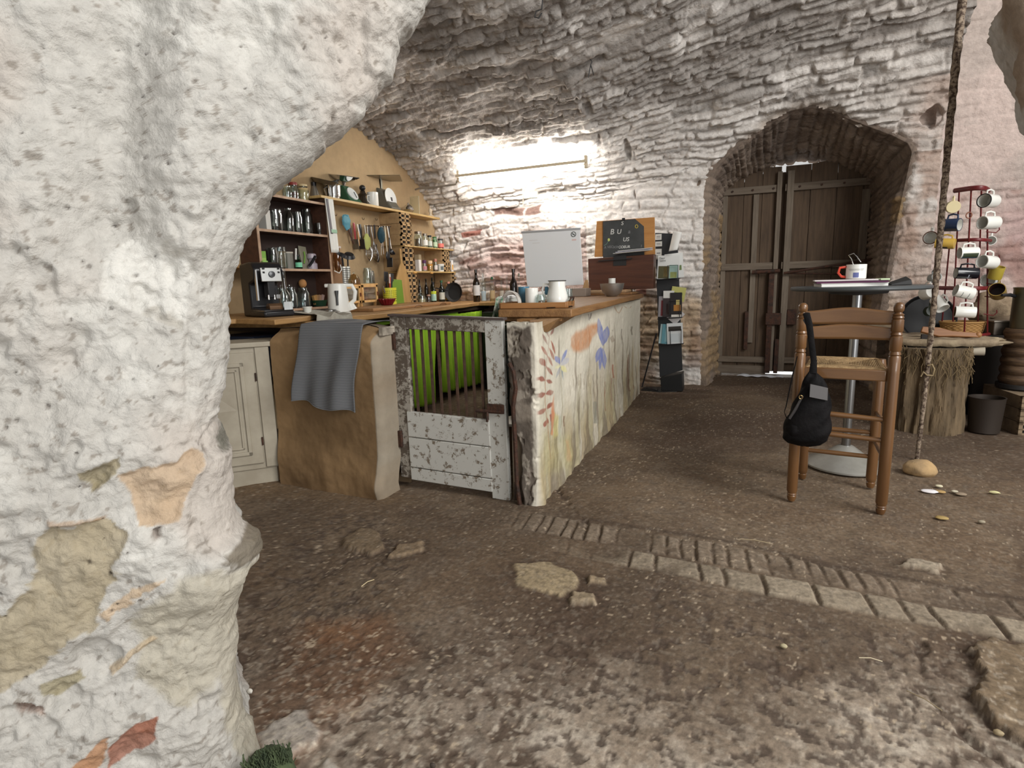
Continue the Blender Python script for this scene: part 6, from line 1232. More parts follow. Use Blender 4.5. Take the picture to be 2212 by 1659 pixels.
for s_, px, py, sz, m_ in (('S', 1344, 486, .055, CHK), ('B', 1322, 506, .075, CHK), ('U', 1337, 505, .065, CHK), ('a', 1359, 504, .055, CHK2), ('US', 1352, 521, .055, CHK), ('A', 1307, 537, .035, CHK2), ('VEC', 1318, 536, .035, CHK2), ('SON', 1331, 536, .032, CHK2), ('COEUR', 1348, 536, .036, CHK), ('I', 1385, 534, .035, CHK2)):
    text(s_, at(px, py, Y=BYY-.0135), sz, m_, chb, shear=.15, bold=.0008)
ce = at(1375, 489, Y=BYY-.0135); MB().tube([ce+Vector((.013*math.cos(a_), 0, .016*math.sin(a_))) for a_ in [i*2*PI/14 for i in range(14)]], .003, 6, closed=True).build('chalk_flower', P_(206, 186, 76, .9), chb)
ce = at(1315, 518, Y=BYY-.0135); MB().blob(ce, (.012, .002, .016), 0, 8).build('chalk_flower', P_(196, 206, 120, .9), chb); MB().tube([ce, ce+Vector((-.02, 0, -.04)), ce+Vector((-.05, 0, -.055))], .0022, 5).build('chalk_stem', P_(110, 150, 130, .9), chb)
# steel bowl with tub, paper bag
P, W, H = place(1322, 630, 52, 27, Y=5.2, zs=ZB+.001); t = thing('steel_bowl', 'brushed steel mixing bowl at the far end of the bar', 'bowl', P)
MB().lathe([(0, 0), (W*.22, 0), (W*.36, H*.22), (W*.46, H*.6), (W*.5, H*.97), (W*.52, H), (W*.485, H*.97), (W*.44, H*.6), (W*.33, H*.25), (0, H*.08)], n=32, cap=False).build('bowl', STEEL, t)
t = thing('white_tub', 'small white lidded tub standing in the steel bowl', 'tub', P+Vector((0, 0, H*.1))); w_ = W*.13; MB().lathe([(0, 0), (w_, 0), (w_, H*.85), (0, H*.85)], n=16, cap=False).build('tub', P_(206, 206, 204, .4), t); MB().lathe([(0, H*.85), (w_*1.1, H*.85), (w_*1.1, H*1.3), (0, H*1.3)], n=16, cap=False).build('lid', WHT, t)
P, W, H = place(1264, 620, 13, 22, Y=5.5, zs=ZB+.0015); t = thing('paper_bag', 'small brown paper bag between the whiteboard and the chest', 'bag', P); MB().add([(-W*.7, -.03, 0), (W*.7, -.03, 0), (W*.7, .03, 0), (-W*.7, .03, 0), (0, -.006, H*1.5), (W*.5, -.006, H*1.5), (W*.5, .006, H*1.5), (0, .006, H*1.5)], [(3, 2, 1, 0), (4, 5, 6, 7), (0, 1, 5, 4), (1, 2, 6, 5), (2, 3, 7, 6), (3, 0, 4, 7)]).build('bag', P_(178, 142, 100, .85), t, .003)

# --- leaflet stand
DKG_ = P_(36, 38, 41, .5); DK2 = P_(16, 17, 18, .5)
ls = thing('leaflet_stand', 'tall charcoal leaflet stand with three wire pockets beside the arch', 'display stand', (0, 0, 0))
LS = lambda px, py: at(px, py, Y=6.20)
c = [LS(1415, 503), LS(1463, 505), LS(1474, 800), LS(1425, 815)]; quad3(c, .03, (0, 1, 0)).build('back_panel', DKG_, ls, .004)
c = [LS(1427, 815), LS(1474, 806), LS(1475, 848), LS(1429, 854)]; c = [q+Vector((0, -.03, 0)) for q in c]; c[2].z = c[3].z = .012; quad3(c, .20, (0, 1, 0)).build('foot_box', DK2, ls, .004)
b0 = LS(1425, 760); MB().tube([LS(1418, 720), Vector((-.98, 6.24, .03)), Vector((-.80, 6.14, .02))], .008, 8).build('strut', BLK, ls)
MB().prism([(-.98, 6.15), (-.78, 6.10), (-.60, 6.16), (-.60, 6.38), (-.96, 6.36)], .004, .014).build('foot_plate', DK2, ls)
for k, (y0, y1, xl, xr) in enumerate(((575, 604, 1420, 1470), (652, 688, 1422, 1474), (712, 744, 1424, 1477))):
    a_ = LS(xl, y1); b_ = LS(xr, y1-3); a2 = LS(xl+2, y0); b2 = LS(xr-4, y0-2); f_ = Vector((0, -.07, 0))
    MB().tube([a_, a_+f_, b_+f_, b_], .005, 6).tube([a_.lerp(b_, .5)+f_, a2.lerp(b2, .5)+f_, b2+f_, b_.lerp(a_, .08)+f_], .004, 6).build('wire_pocket', BLK, ls)
    MB().add([a_, a_+f_, b_+f_, b_], [(0, 1, 2, 3)]).build('pocket_floor', BLK, ls, solid=.004)
def leaflet(px0, py0, px1, py1, dep, lab, m_, tilt=0, arts=(), group='leaflets in the stand'):
    a_ = LS(px0, py0); b_ = LS(px1, py1); cx_ = (a_.x+b_.x)/2; w_ = b_.x-a_.x; h_ = a_.z-b_.z
    t = thing('leaflet', lab, 'leaflet', (cx_, 6.20-dep, b_.z), 0, group, rx=-.05, ry=tilt); MB().box(-w_/2, w_/2, -.002, .002, 0, h_).build('sheet', m_, t)
    for (u0, u1, v0, v1, col) in arts: MB().box(-w_/2+u0*w_, -w_/2+u1*w_, -.0035, -.002, v0*h_, v1*h_).build('print', P_(*col), t)
    return t
leaflet(1421, 553, 1467, 602, .045, 'white leaflet headed in black, with a dark landscape, top pocket left', P_(220, 222, 220), .03, ((.05, .55, .02, .55, (84, 80, 50)), (.3, .5, .1, .5, (136, 118, 70)), (.55, .95, .02, .6, (150, 178, 170)), (.6, .9, .05, .3, (176, 186, 110))))
t = leaflet(1440, 548, 1478, 600, .03, 'pale leaflet leaning right behind the landscape one, top pocket', P_(226, 228, 226), -.08, ((.7, .9, .3, .5, (110, 130, 80)),))
for s_, px, py in (('Fleur', 1432, 560), ('Loire', 1433, 565)): text(s_, LS(px, py)+Vector((0, -.052, 0)), .028, P_(30, 30, 30), ls)
leaflet(1423, 640, 1436, 684, .03, 'narrow grey and red leaflet at the left of the middle pocket', P_(140, 136, 140), .02, ((.4, .9, .05, .8, (110, 34, 40)),))
leaflet(1434, 628, 1456, 684, .045, 'dark photo leaflet with a white head in the middle pocket', P_(218, 218, 214), .0, ((.0, 1, .0, .72, (52, 42, 44)), (.3, .7, .1, .5, (84, 60, 56))))
leaflet(1450, 632, 1474, 684, .055, 'black leaflet with golden lights at the right of the middle pocket', P_(30, 24, 26), -.02, ((.3, .9, .25, .5, (176, 120, 50)), (.5, .8, .5, .7, (206, 190, 120)), (.1, .95, .0, .1, (226, 222, 214))))
leaflet(1448, 620, 1478, 650, .025, 'green and yellow leaflet poking out behind the middle pocket', P_(190, 188, 110), .15, ((.2, .8, .2, .6, (90, 120, 60)),))
leaflet(1438, 664, 1462, 694, .012, 'white card hanging askew below the middle pocket', P_(214, 210, 210), .7)
leaflet(1424, 700, 1440, 742, .03, 'pale turquoise leaflet at the left of the bottom pocket', P_(170, 196, 200), .10)
leaflet(1430, 700, 1452, 742, .04, 'teal leaflet second from the left in the bottom pocket', P_(96, 150, 164), .06, ((.3, .9, .1, .8, (128, 170, 180)),))
leaflet(1444, 697, 1477, 742, .055, 'white leaflet with a dark photo band at the right of the bottom pocket', P_(222, 226, 228), -.06, ((.1, .9, .62, .84, (50, 44, 40)), (.15, .85, .08, .5, (206, 214, 218))))
for k, (x0, y0, x1, y1, lab) in enumerate(((1416, 506, 1429, 518, 'topmost small white card on the left edge of the leaflet stand'), (1416, 522, 1430, 532, 'middle small cream card on the left edge of the leaflet stand'), (1416, 538, 1429, 560, 'lowest small white card on the left edge of the leaflet stand'))):
    leaflet(x0, y0, x1, y1, .004, lab, P_(206, 206, 200), 0, ((.2, .8, .55, .65, (120, 120, 120)), (.2, .8, .3, .38, (140, 140, 140))), 'cards on the leaflet stand')
q0 = LS(1464, 502); tag(MB().grid(lambda u, v: (q0.x-.035+.085*u-.04*v-.0, 6.12-.03*math.sin(u*2.5), q0.z+.01-.02*u-.20*v*(1-.15*u)), 12, 12).build('curled_sheet', PAPER, None, solid=.002), 'curled white sheet hanging over the top right of the leaflet stand', 'paper')

# ================================================================ TABLE, STOOL AND BAG
TBP = at(1824, 1003, z=0); TBP.z = fz(TBP.x, TBP.y)+.006; ZTB = 1.125
tb = thing('bistro_table', 'round dark-topped bistro table on a chrome column and flared metal base', 'table', TBP)
kb = ppm(TBP); BRr = 77/kb
tc_ = at(1853, 611, z=ZTB); tc2 = at(1850, 622, Y=TBP.y); kt = ppm(Vector((TBP.x, TBP.y, ZTB))); TR = 132/kt
MB().lathe([(0, 0), (BRr, 0), (BRr, .010), (BRr*.93, .022), (BRr*.60, .055), (BRr*.35, .10), (BRr*.2, .125), (.03, .13), (0, .131)], n=48, cap=False).build('base', mat('brushed_base', srgb(160, 158, 152), .42, .35, srgb(140, 138, 130), 6), tb)
MB().lathe([(.026, .12), (.026, ZTB-.05)], n=20, cap=False).build('column', mat('worn_chrome', srgb(150, 152, 154), .28, .95), tb)
MB().lathe([(0, ZTB-.055), (.05, ZTB-.055), (TR*.42, ZTB-.045), (TR*.44, ZTB-.026), (0, ZTB-.026)], n=40, cap=False).build('support_plate', BLKM, tb)
MB().lathe([(0, ZTB-.024), (TR*.98, ZTB-.024), (TR, ZTB-.016), (TR, ZTB-.006), (TR*.985, ZTB), (0, ZTB)], n=64, cap=False).build('tabletop', mat('grey_laminate', srgb(70, 74, 76), .4), tb)
ZTT = TBP.z+ZTB
def tp_(px, dy): q = at(px, 605, Y=TBP.y+dy); return Vector((q.x, q.y, ZTT+.0008))
pm = tp_(1840, -.1); t = thing('notebook', 'white-edged notebook lying lowest on the table', 'notebook', pm, .1); MB().box(-.18, .16, -.10, .10, 0, .016).build('pages', PAPER, t); MB().box(-.183, .163, -.103, .103, .016, .019).build('cover', P_(214, 214, 206), t)
t = thing('notebook', 'purple-edged soft notebook on top of the white one', 'notebook', pm+Vector((0, 0, .0195)), -.05); MB().box(-.19, .17, -.10, .09, 0, .012).build('pages', P_(90, 36, 74, .5), t, .002); MB().box(-.20, .12, -.105, .085, .012, .020).build('cover', P_(216, 208, 208, .6), t, .002); MB().box(.13, .175, -.105, .09, .012, .022).build('green_edge', P_(196, 214, 176), t, .002)
mw, mh = 38/kt, 30/kt; q = tp_(1848, -.1); q.z = ZTT+.042; t = thing('mug', 'white mug with a red handle and blue print standing on the notebooks', 'mug', q)
MB().lathe(mugbody(mw, mh), n=32, cap=False).build('cup', CERAM, t); MB().tube([(-mw*.49, -.0, mh*.85), (-mw*.82, -.01, mh*.8), (-mw*.88, -.01, mh*.45), (-mw*.72, -.01, mh*.2), (-mw*.49, 0, mh*.14)], .0075, 8).build('handle', P_(196, 62, 40, .3), t)
va = math.atan2(-q.y, -q.x); rr = mw*.503
MB().grid(lambda u, v: (rr*math.cos(va+(u-.5)*.55), rr*math.sin(va+(u-.5)*.55), mh*(.10+.34*v)), 8, 2).build('blue_print', P_(96, 104, 156), t); MB().grid(lambda u, v: (rr*math.cos(va+(u-.5)*1.6), rr*math.sin(va+(u-.5)*1.6), mh*(.66+.025*v)), 14, 2).grid(lambda u, v: (rr*math.cos(va+(u-.5)*1.4), rr*math.sin(va+(u-.5)*1.4), mh*(.58+.02*v)), 14, 2).build('text_lines', P_(120, 120, 116), t)
q2 = q+Vector((0, 0, .012)); tag(MB().tube([q2+Vector((.01, 0, 0)), q2+Vector((-.03, 0, mh*1.25)), q2+Vector((-.045, 0, mh*1.5)), q2+Vector((-.02, 0, mh*1.62)), q2+Vector((.0, 0, mh*1.35)), q2+Vector((.02, 0, mh*1.0))], .0028, 6).build('tea_spoon', CHROME, None), 'thin looped metal spoon sticking out of the mug on the table', 'spoon')
t = thing('wallet', 'black folded wallet lying at the right side of the round table', 'wallet', tp_(1940, -.02), .3); MB().add([(-.06, -.04, 0), (.06, -.04, 0), (.07, .04, 0), (-.05, .04, 0), (-.055, -.035, .008), (.055, -.035, .030), (.062, .035, .050), (-.045, .035, .012)], [(3, 2, 1, 0), (4, 5, 6, 7), (0, 1, 5, 4), (1, 2, 6, 5), (2, 3, 7, 6), (3, 0, 4, 7)]).build('body', BLKM, t, .004)

SWD = wood('stool_beech', srgb(88, 59, 33), srgb(114, 80, 47), 2, .35, 5, coat=.3, bump=.04); SWH = wood('stool_beech_rail', srgb(92, 62, 36), srgb(118, 84, 50), 0, .35, 5, coat=.3, bump=.04)
BL, BR_ = Vector((.292, 3.262, 0)), Vector((.694, 3.205, 0)); ax = (BR_-BL).normalized(); fy = Vector((-ax.y, ax.x, 0))
FLg, FRg = BL+fy*.40+ax*.03, BR_+fy*.40-ax*.03
st_ = thing('bar_stool', 'ladder-back bar stool of orange-brown wood with a woven rush seat', 'bar stool', (0, 0, fz(.5, 3.3)+.004))
def turned(p0, p1, prof):
    g = MB(); d = (p1-p0); M_ = Matrix.Translation(p0) @ d.to_track_quat('Z', 'Y').to_matrix().to_4x4(); return g.lathe(prof, n=24, cap=False, M=M_)
R1 = .0265
postprof = [(0, 0), (.016, 0), (.021, .012), (.023, .03), (.0195, .034), (.024, .040), (.021, .046), (R1, .06), (R1*1.02, .35), (R1, .72), (R1*.98, .80), (R1*.80, .806), (R1*.98, .812), (R1*.80, .826), (R1*.98, .834), (R1*1.0, .895), (R1*.80, .901), (R1*.98, .907), (R1*.80, .918), (R1*.98, .926), (R1*.96, .975), (R1*.80, .980), (R1*.95, .987), (R1*.80, .996), (R1*.92, 1.002), (R1*.60, 1.008), (R1*.55, 1.012), (R1*.80, 1.020), (R1*.86, 1.034), (R1*.78, 1.048), (R1*.4, 1.058), (0, 1.060)]
for p in (BL, BR_): turned(p, p+Vector((0, 0, 1.06))+fy*-.005, postprof).build('post', SWD, st_)
legprof = [(0, 0), (.016, 0), (.021, .012), (.023, .03), (.019, .034), (.023, .040), (R1, .06), (R1, .70), (R1*.8, .735), (0, .736)]
for p in (FLg, FRg): turned(p, p+Vector((0, 0, .735)), legprof).build('leg', SWD, st_)
def rung(a_, b_, r, name='rung', fl=1.0, m_=None): return MB().tube([a_, a_.lerp(b_, .5), b_], [r*.85, r, r*.85], 12, flat=fl).build(name, m_ or SWH, st_)
Z_ = lambda p, z: Vector((p.x, p.y, z))
rung(Z_(BL, .50), Z_(BR_, .485), .014); rung(Z_(BL, .395), Z_(BR_, .38), .014); rung(Z_(FLg, .32), Z_(FRg, .32), .014); rung(Z_(FLg, .18), Z_(FRg, .18), .014)
for z in (.44, .28): rung(Z_(BL, z), Z_(FLg, z), .013); rung(Z_(BR_, z), Z_(FRg, z), .013)
bxr = MB().prism([(0.02, -.028), (.38, -.028), (.38, .028), (.02, .028)], -.012, .012, 'z', Matrix.Translation(Z_(BL, .705)) @ Matrix(((ax.x, fy.x, 0, 0), (ax.y, fy.y, 0, 0), (0, 0, 1, 0), (0, 0, 0, 1))) @ RM(PI/2, 0, 0)); bxr.build('seat_rail', SWH, st_, .006)
def rail_(a_, b_): MB().tube([a_, b_], .016, 10).build('seat_rail', SWH, st_)
rail_(Z_(FLg, .70), Z_(FRg, .70)); rail_(Z_(BL, .70), Z_(FLg, .70)); rail_(Z_(BR_, .70), Z_(FRg, .70))
def rush(u, v):
    a_ = BL.lerp(BR_, .05+.90*u); b_ = FLg.lerp(FRg, .0+1.0*u); p = a_.lerp(b_, -.02+1.08*v); cu_, cv_ = abs(u-.5)*2, abs(v-.5)*2; m_ = max(cu_, cv_)
    tri = math.sin((cv_ if cv_ > cu_ else cu_)*150)*.0022; edge = .020*(1-max(0, m_-.86)/.14)**.5 if m_ > .86 else .020
    return (p.x, p.y, .716+edge+tri+.012*m_*m_-.006)
seat = MB().grid(rush, 150, 150).build('rush_seat', mat('rush_weave', srgb(168, 140, 100), .8, 0, srgb(120, 96, 64), 40, .4, 90), st_, solid=.002)
for z0, hh, ar in ((.955, .062, .018), (.882, .056, .016)):
    def sl(u, v, z0=z0, hh=hh, ar=ar):
        p = BL.lerp(BR_, u) + fy*(-.022*math.sin(PI*u)*0+.0); w_ = math.sin(PI*u); return (p.x+fy.x*.018*w_, p.y+fy.y*.018*w_, z0+ar*(w_**2)*(1 if v > .5 else .55)+hh*v-.012*w_*(1-v)+.010*math.sin(2*PI*u+PI/2)*0)
    MB().grid(sl, 40, 6).build('back_slat', SWH, st_, .0, solid=.014)
# bag hanging on the left post
BGM = mat('black_nylon', srgb(12, 11, 12), .7, 0, srgb(20, 18, 19), 14, .25, 60, spec=.12)
bag = thing('backpack', 'small black sling backpack hanging by its strap from the left stool post', 'backpack', (0, 0, 0))
BYp = 3.195
def bp(px, py, dy=0): return at(px, py, Y=BYp+dy)
def bagsurf():
    rows_ = [(800, 1752, 7, .010), (812, 1755, 16, .022), (830, 1757, 24, .035), (850, 1756, 31, .045), (875, 1750, 37, .055), (900, 1744, 42, .062), (925, 1740, 46, .065), (942, 1736, 43, .055), (953, 1735, 30, .03), (958, 1736, 10, .008)]
    R_ = [[np.interp(q, range(len(rows_)), [r[i] for r in rows_]) for i in range(4)] for q in np.linspace(0, len(rows_)-1, 36)]
    g = MB(); vs = []; n = 32
    for py, cx_, hw_, dp in R_:
        c_ = bp(cx_, py); k = ppm(c_)
        for i in range(n): a_ = 2*PI*i/n; rx_ = hw_/k; ca, sa = math.cos(a_), math.sin(a_); sg = lambda x, e_: math.copysign(abs(x)**e_, x); vs.append((c_.x+rx_*sg(ca, .8)+.004*math.sin(py*.14+a_*3), c_.y-.05+dp*sg(sa, .8)+.004*math.sin(py*.2+a_*5), c_.z))
    m_ = len(R_); fs = [(j*n+i, j*n+(i+1) % n, (j+1)*n+(i+1) % n, (j+1)*n+i) for j in range(m_-1) for i in range(n)]+[tuple(range(n)), tuple((m_-1)*n+i for i in range(n))[::-1]]
    return g.add(vs, fs)
bagsurf().build('body', BGM, bag, ang=60)
c0 = bp(1712, 926, -.06); MB().blob(c0+Vector((.015, -.01, .0)), (.052, .045, .040), .10, 18, 4).build('lower_pocket', BGM, bag)
fl = [bp(1750, 829, -.10), bp(1789, 838, -.08), bp(1788, 866, -.10), bp(1748, 858, -.12)]; quad3(fl, .004, (0, 1, 0)).build('leather_flap', mat('grey_leather', srgb(44, 39, 39), .5), bag, .002)
MB().tube([bp(1743, 676, .07), bp(1742, 678, -.035), bp(1748, 700, -.05), bp(1753, 740, -.05), bp(1758, 780, -.06), bp(1756, 806, -.06)], [.014, .016, .015, .014, .014, .018], 8, flat=.25).build('strap', BGM, bag)
MB().tube([bp(1722, 770, .0), bp(1710, 820, -.03), bp(1698, 878, -.04), bp(1694, 890, -.05), bp(1700, 905, -.06)], [.006, .009, .006, .004, .006], 8, flat=.4).build('loose_strap', BGM, bag)
MB().tube([bp(1735, 855, -.08), bp(1722, 878, -.09), bp(1706, 905, -.09)], .007, 6).build('pocket_zip', P_(50, 46, 46, .4), bag)
MB().tube([bp(1730+4*math.cos(a_), 858+4*math.sin(a_), -.09) for a_ in [i*PI/5 for i in range(10)]], .002, 5, closed=True).build('ring', P_(190, 160, 110, .3, .8), bag)
MB().tube([bp(1737, 690, -.03), bp(1746, 705, -.045)], .010, 8, flat=.5).build('buckle', BLK, bag)

# ================================================================ RIGHT SIDE: POLE, LOG, HEARTH, MUG STAND
PB = at(1981, 992, z=.0); prng = random.Random(4)
pole = thing('rusty_pole', 'tall thin rusty flaking pole standing on a round stone', 'pole', (PB.x, PB.y, fz(PB.x, PB.y)+.005))
zs_ = np.linspace(0, 3.25, 260); g = MB(); vs = []; n = 12
for j, z in enumerate(zs_):
    for i in range(n):
        a_ = 2*PI*i/n; r_ = (.0125+.0032*z)*(1+.22*mnoise.noise(Vector((math.cos(a_)*1.5, math.sin(a_)*1.5, z*22)))+.10*math.sin(a_*2+z*60)*(1 if z > .5 else .2)); vs.append((r_*math.cos(a_)+.006*math.sin(z*2), r_*math.sin(a_), z))
g.add(vs, [(j*n+i, j*n+(i+1) % n, (j+1)*n+(i+1) % n, (j+1)*n+i) for j in range(len(zs_)-1) for i in range(n)]+[tuple(range(n))[::-1]])
g.build('shaft', mat('flaking_rust', srgb(66, 49, 38), .85, .1, srgb(150, 134, 116), 55, .6, 50, amount=.3), pole, ang=60)
MB().tube([(.0, -.022, .62), (.02, -.03, .63), (.035, -.03, .60), (.03, -.03, .56), (0, -.028, .56), (-.02, -.028, .58), (-.03, -.02, .55)], .005, 6).build('rope_tie', P_(150, 132, 100, .9), pole)
def stone(name, lab, px, py, w, h, col, c2, seed, amp=.2, sink=.3, cat='stone', grp=None, flat=.8):
    P = at(px, py, z=0); k = ppm(P); r = w/2/k; hz = h/2/k; P.z = fz(P.x, P.y)+hz*(1-sink); return tag(MB().blob(P, (r, r*flat, hz), amp, 18, seed, 1.2).build(name, mat('stone_%d' % seed, srgb(*col), .9, 0, srgb(*c2), 10, .4, 40), None), lab, cat, grp)
stone('round_stone', 'rounded ochre stone at the foot of the rusty pole', 1987, 1022, 62, 38, (176, 146, 104), (142, 120, 90), 41, .12)
LG = at(2015, 936, z=0)
lgt = thing('tree_trunk', 'upright section of tree trunk with shaggy bark supporting the hearth slab', 'tree trunk', (1.36, 5.18, fz(1.36, 5.18)-.01))
vs = []; n = 150; m_ = 60; HT = .645
for j in range(m_):
    z = HT*j/(m_-1)
    for i in range(n):
        a_ = 2*PI*i/n; c_, s_ = math.cos(a_), math.sin(a_); rg = mnoise.fractal(Vector((c_*5, s_*5, z*1.6)), 1, 2, 5); fine = mnoise.noise(Vector((c_*16, s_*16, z*5)))
        r_ = .225*(1+.12*rg+.05*fine)*(1.06-.06*z/HT)+.012*(z/HT > .88)*abs(mnoise.noise(Vector((c_*9, s_*9, z*9)))); vs.append((r_*c_, r_*s_*.9, z))
MB().add(vs, [(j*n+i, j*n+(i+1) % n, (j+1)*n+(i+1) % n, (j+1)*n+i) for j in range(m_-1) for i in range(n)]+[tuple((m_-1)*n+i for i in range(n))]).build('trunk', mat('shaggy_bark', srgb(76, 63, 46), .95, 0, srgb(116, 98, 74), 5, .9, 26, (3, 3, .6)), lgt, ang=70)
g = MB()
for k in range(150):
    a_ = prng.uniform(-2.9, .2); r_ = .235; z = prng.uniform(.50, .67); L_ = prng.uniform(.05, .16); p = Vector((r_*math.cos(a_), r_*.92*math.sin(a_), z)); g.tube([p, p+Vector((prng.uniform(-.02, .02), -.015, -L_*.4)), p+Vector((prng.uniform(-.035, .035), prng.uniform(-.02, .005), -L_))], .0022, 4)
fb = g.build('bark_fibres', P_(118, 100, 72, .95), lgt); fb['kind'] = 'stuff'
SLM = mat('hearth_plaster', srgb(160, 144, 118), .9, 0, srgb(124, 108, 88), 9, .5, 40)
hs = thing('hearth', 'rough plastered stone hearth slab carried by the trunk and a brick pier', 'hearth', (0, 0, 0))
def hsl(u, v):
    return (1.14+.62*u+.02*mnoise.noise(Vector((u*6, v*6, 1))), 5.14+1.45*v-.05*math.sin(u*4)+.03*mnoise.noise(Vector((u*5, v*2, 8))), .668+.010*mnoise.noise(Vector((u*9, v*9, 3))))
MB().grid(hsl, 50, 40).build('slab', SLM, hs, solid=.05)
MB().blob((1.62, 5.36, .655), (.26, .15, .045), .3, 18, 12, 2).build('mortar_lump', SLM, hs)
MB().box(1.52, 1.72, 5.55, 6.5, -.02, .64).build('brick_pier', mat('sooty_brick', srgb(92, 66, 56), .95, 0, srgb(60, 46, 40), 8, .4), hs, .01)
MB().tube([(1.48, 5.20, .60), (1.68, 5.17, .605)], .032, 14).build('pale_pipe', P_(170, 160, 142, .6), hs)
MB().box(1.80, 3.2, 5.75, 6.6, -.02, .66).build('trim_3', mat('dark_block', srgb(40, 34, 30), .95), None, .02, kind='structure')  # near-black block behind the right end of the slab
# things on the hearth
ZH = .6885
P = at(2003, 688, Y=5.75); t = thing('cast_pan', 'large flat black pan leaning behind the mug stand', 'pan', P, rx=1.25); kk = ppm(P); r_ = 52/kk
MB().lathe([(0, 0), (r_*.9, 0), (r_, .03), (r_*.97, .03), (r_*.88, .006), (0, .006)], n=36, cap=False).build('pan_body', P_(26, 26, 28, .5, .2), t)
t = thing('wicker_basket', 'low wicker basket on the hearth behind the wooden peel', 'basket', (1.66, 5.62, ZH)); MB().grid(lambda u, v: ((.13+.02*v+.004*math.sin(u*2*PI*20+(v*9//1)*PI))*math.cos(2*PI*u), (.09+.015*v+.004*math.sin(u*2*PI*20+(v*9//1)*PI))*math.sin(2*PI*u), .10*v), 120, 12, closed_u=True).build('weave', P_(150, 112, 62, .8), t, solid=.005)
MB().tube([(.152*math.cos(a_), .107*math.sin(a_), .10) for a_ in [i*PI/16 for i in range(32)]], .008, 6, closed=True).build('rim', P_(160, 122, 72, .8), t)
t = thing('wooden_peel', 'brown wooden peel with a rounded grip lying on the front of the hearth', 'peel', (1.50, 5.28, ZH+.012), -.02); MB().prism([(-.20, -.0), (-.19, .045), (-.08, .045), (.0, .022), (.16, .018), (.165, -.018), (.0, -.022), (-.08, -.03)], -.014, .014, 'z', RM(1.1, .06, 0, (0, 0, .02))).build('blade', wood('peel_wood', srgb(120, 78, 44), srgb(148, 102, 62), 0, .5), t, .005); MB().blob((.165, 0, .015), (.022, .02, .022), 0, 10).build('grip', P_(150, 104, 62, .5), t)
t = thing('axe_head', 'dark iron axe head standing at the front edge of the hearth', 'axe head', (1.29, 5.13, .60)); MB().add([(-.02, 0, 0), (.05, 0, 0), (.02, 0, .13), (-.02, 0, .13), (-.02, .02, 0), (.05, .02, 0), (.02, .02, .13), (-.02, .02, .13)], [(0, 1, 2, 3), (7, 6, 5, 4), (0, 4, 5, 1), (1, 5, 6, 2), (2, 6, 7, 3), (3, 7, 4, 0)]).build('blade', P_(34, 28, 26, .5, .5), t, .003)
# mug stand
MSY = 5.52; MRED = mat('dark_red_paint', srgb(92, 22, 26), .4, 0, srgb(110, 34, 36), 20)
ms = thing('mug_stand', 'tall dark red metal mug stand with curved hoops on the hearth', 'mug stand', (0, 0, 0))
m0 = at(2095, 722, Y=MSY); cxm_ = m0.x; 
def mp(px, py, dy=0): return at(px, py, Y=MSY+dy)
for (pb, pt_, dy) in (((2058, 715), (2072, 412), .05), ((2083, 722), (2098, 408), -.08), ((2112, 718), (2120, 412), .10), ((2135, 705), (2133, 470), .02), ((2034, 705), (2052, 520), .10)):
    a_, b_ = mp(*pb, dy), mp(*pt_, dy); a_.z = ZH+.002; MB().tube([a_, b_], .009, 8, flat=.6).build('upright', MRED, ms)
def hoop(px0, px1, py, bulge, name, r_=.010):
    a_, b_ = mp(px0, py, .04), mp(px1, py, .04); pts = [a_.lerp(b_, q)+Vector((0, -bulge*math.sin(PI*q), 0)) for q in [i/14 for i in range(15)]]; MB().tube(pts, r_, 8, flat=1.3).build(name, MRED, ms)
hoop(2062, 2136, 412, .16, 'hoop', .014); hoop(2055, 2140, 520, .14, 'hoop'); hoop(2026, 2142, 622, .18, 'hoop', .012)
a_ = mp(2036, 722); b_ = mp(2136, 722); pts = [Vector((a_.x+(b_.x-a_.x)*q, MSY-.14*math.sin(PI*q), ZH+.012)) for q in [i/14 for i in range(15)]]; MB().tube(pts, .013, 8).build('base_hoop', MRED, ms)
MB().tube([mp(2093, 465, -.10)+Vector((.018*math.cos(a_), 0, .022*math.sin(a_))) for a_ in [i*PI/8 for i in range(16)]], .004, 6, closed=True).build('scroll', P_(130, 80, 60, .5), ms)
for px, py in ((2140, 500), (2140, 612), (2137, 640), (2135, 678), (2140, 560)):
    q = mp(px, py); MB().tube([q+Vector((-.03, 0, 0)), q+Vector((.03, -.01, -.012)), q+Vector((.05, -.01, .01)), q+Vector((.045, -.01, .03))], .004, 6).build('hook', MRED, ms)
MUGN = 'mugs hanging on the red mug stand'
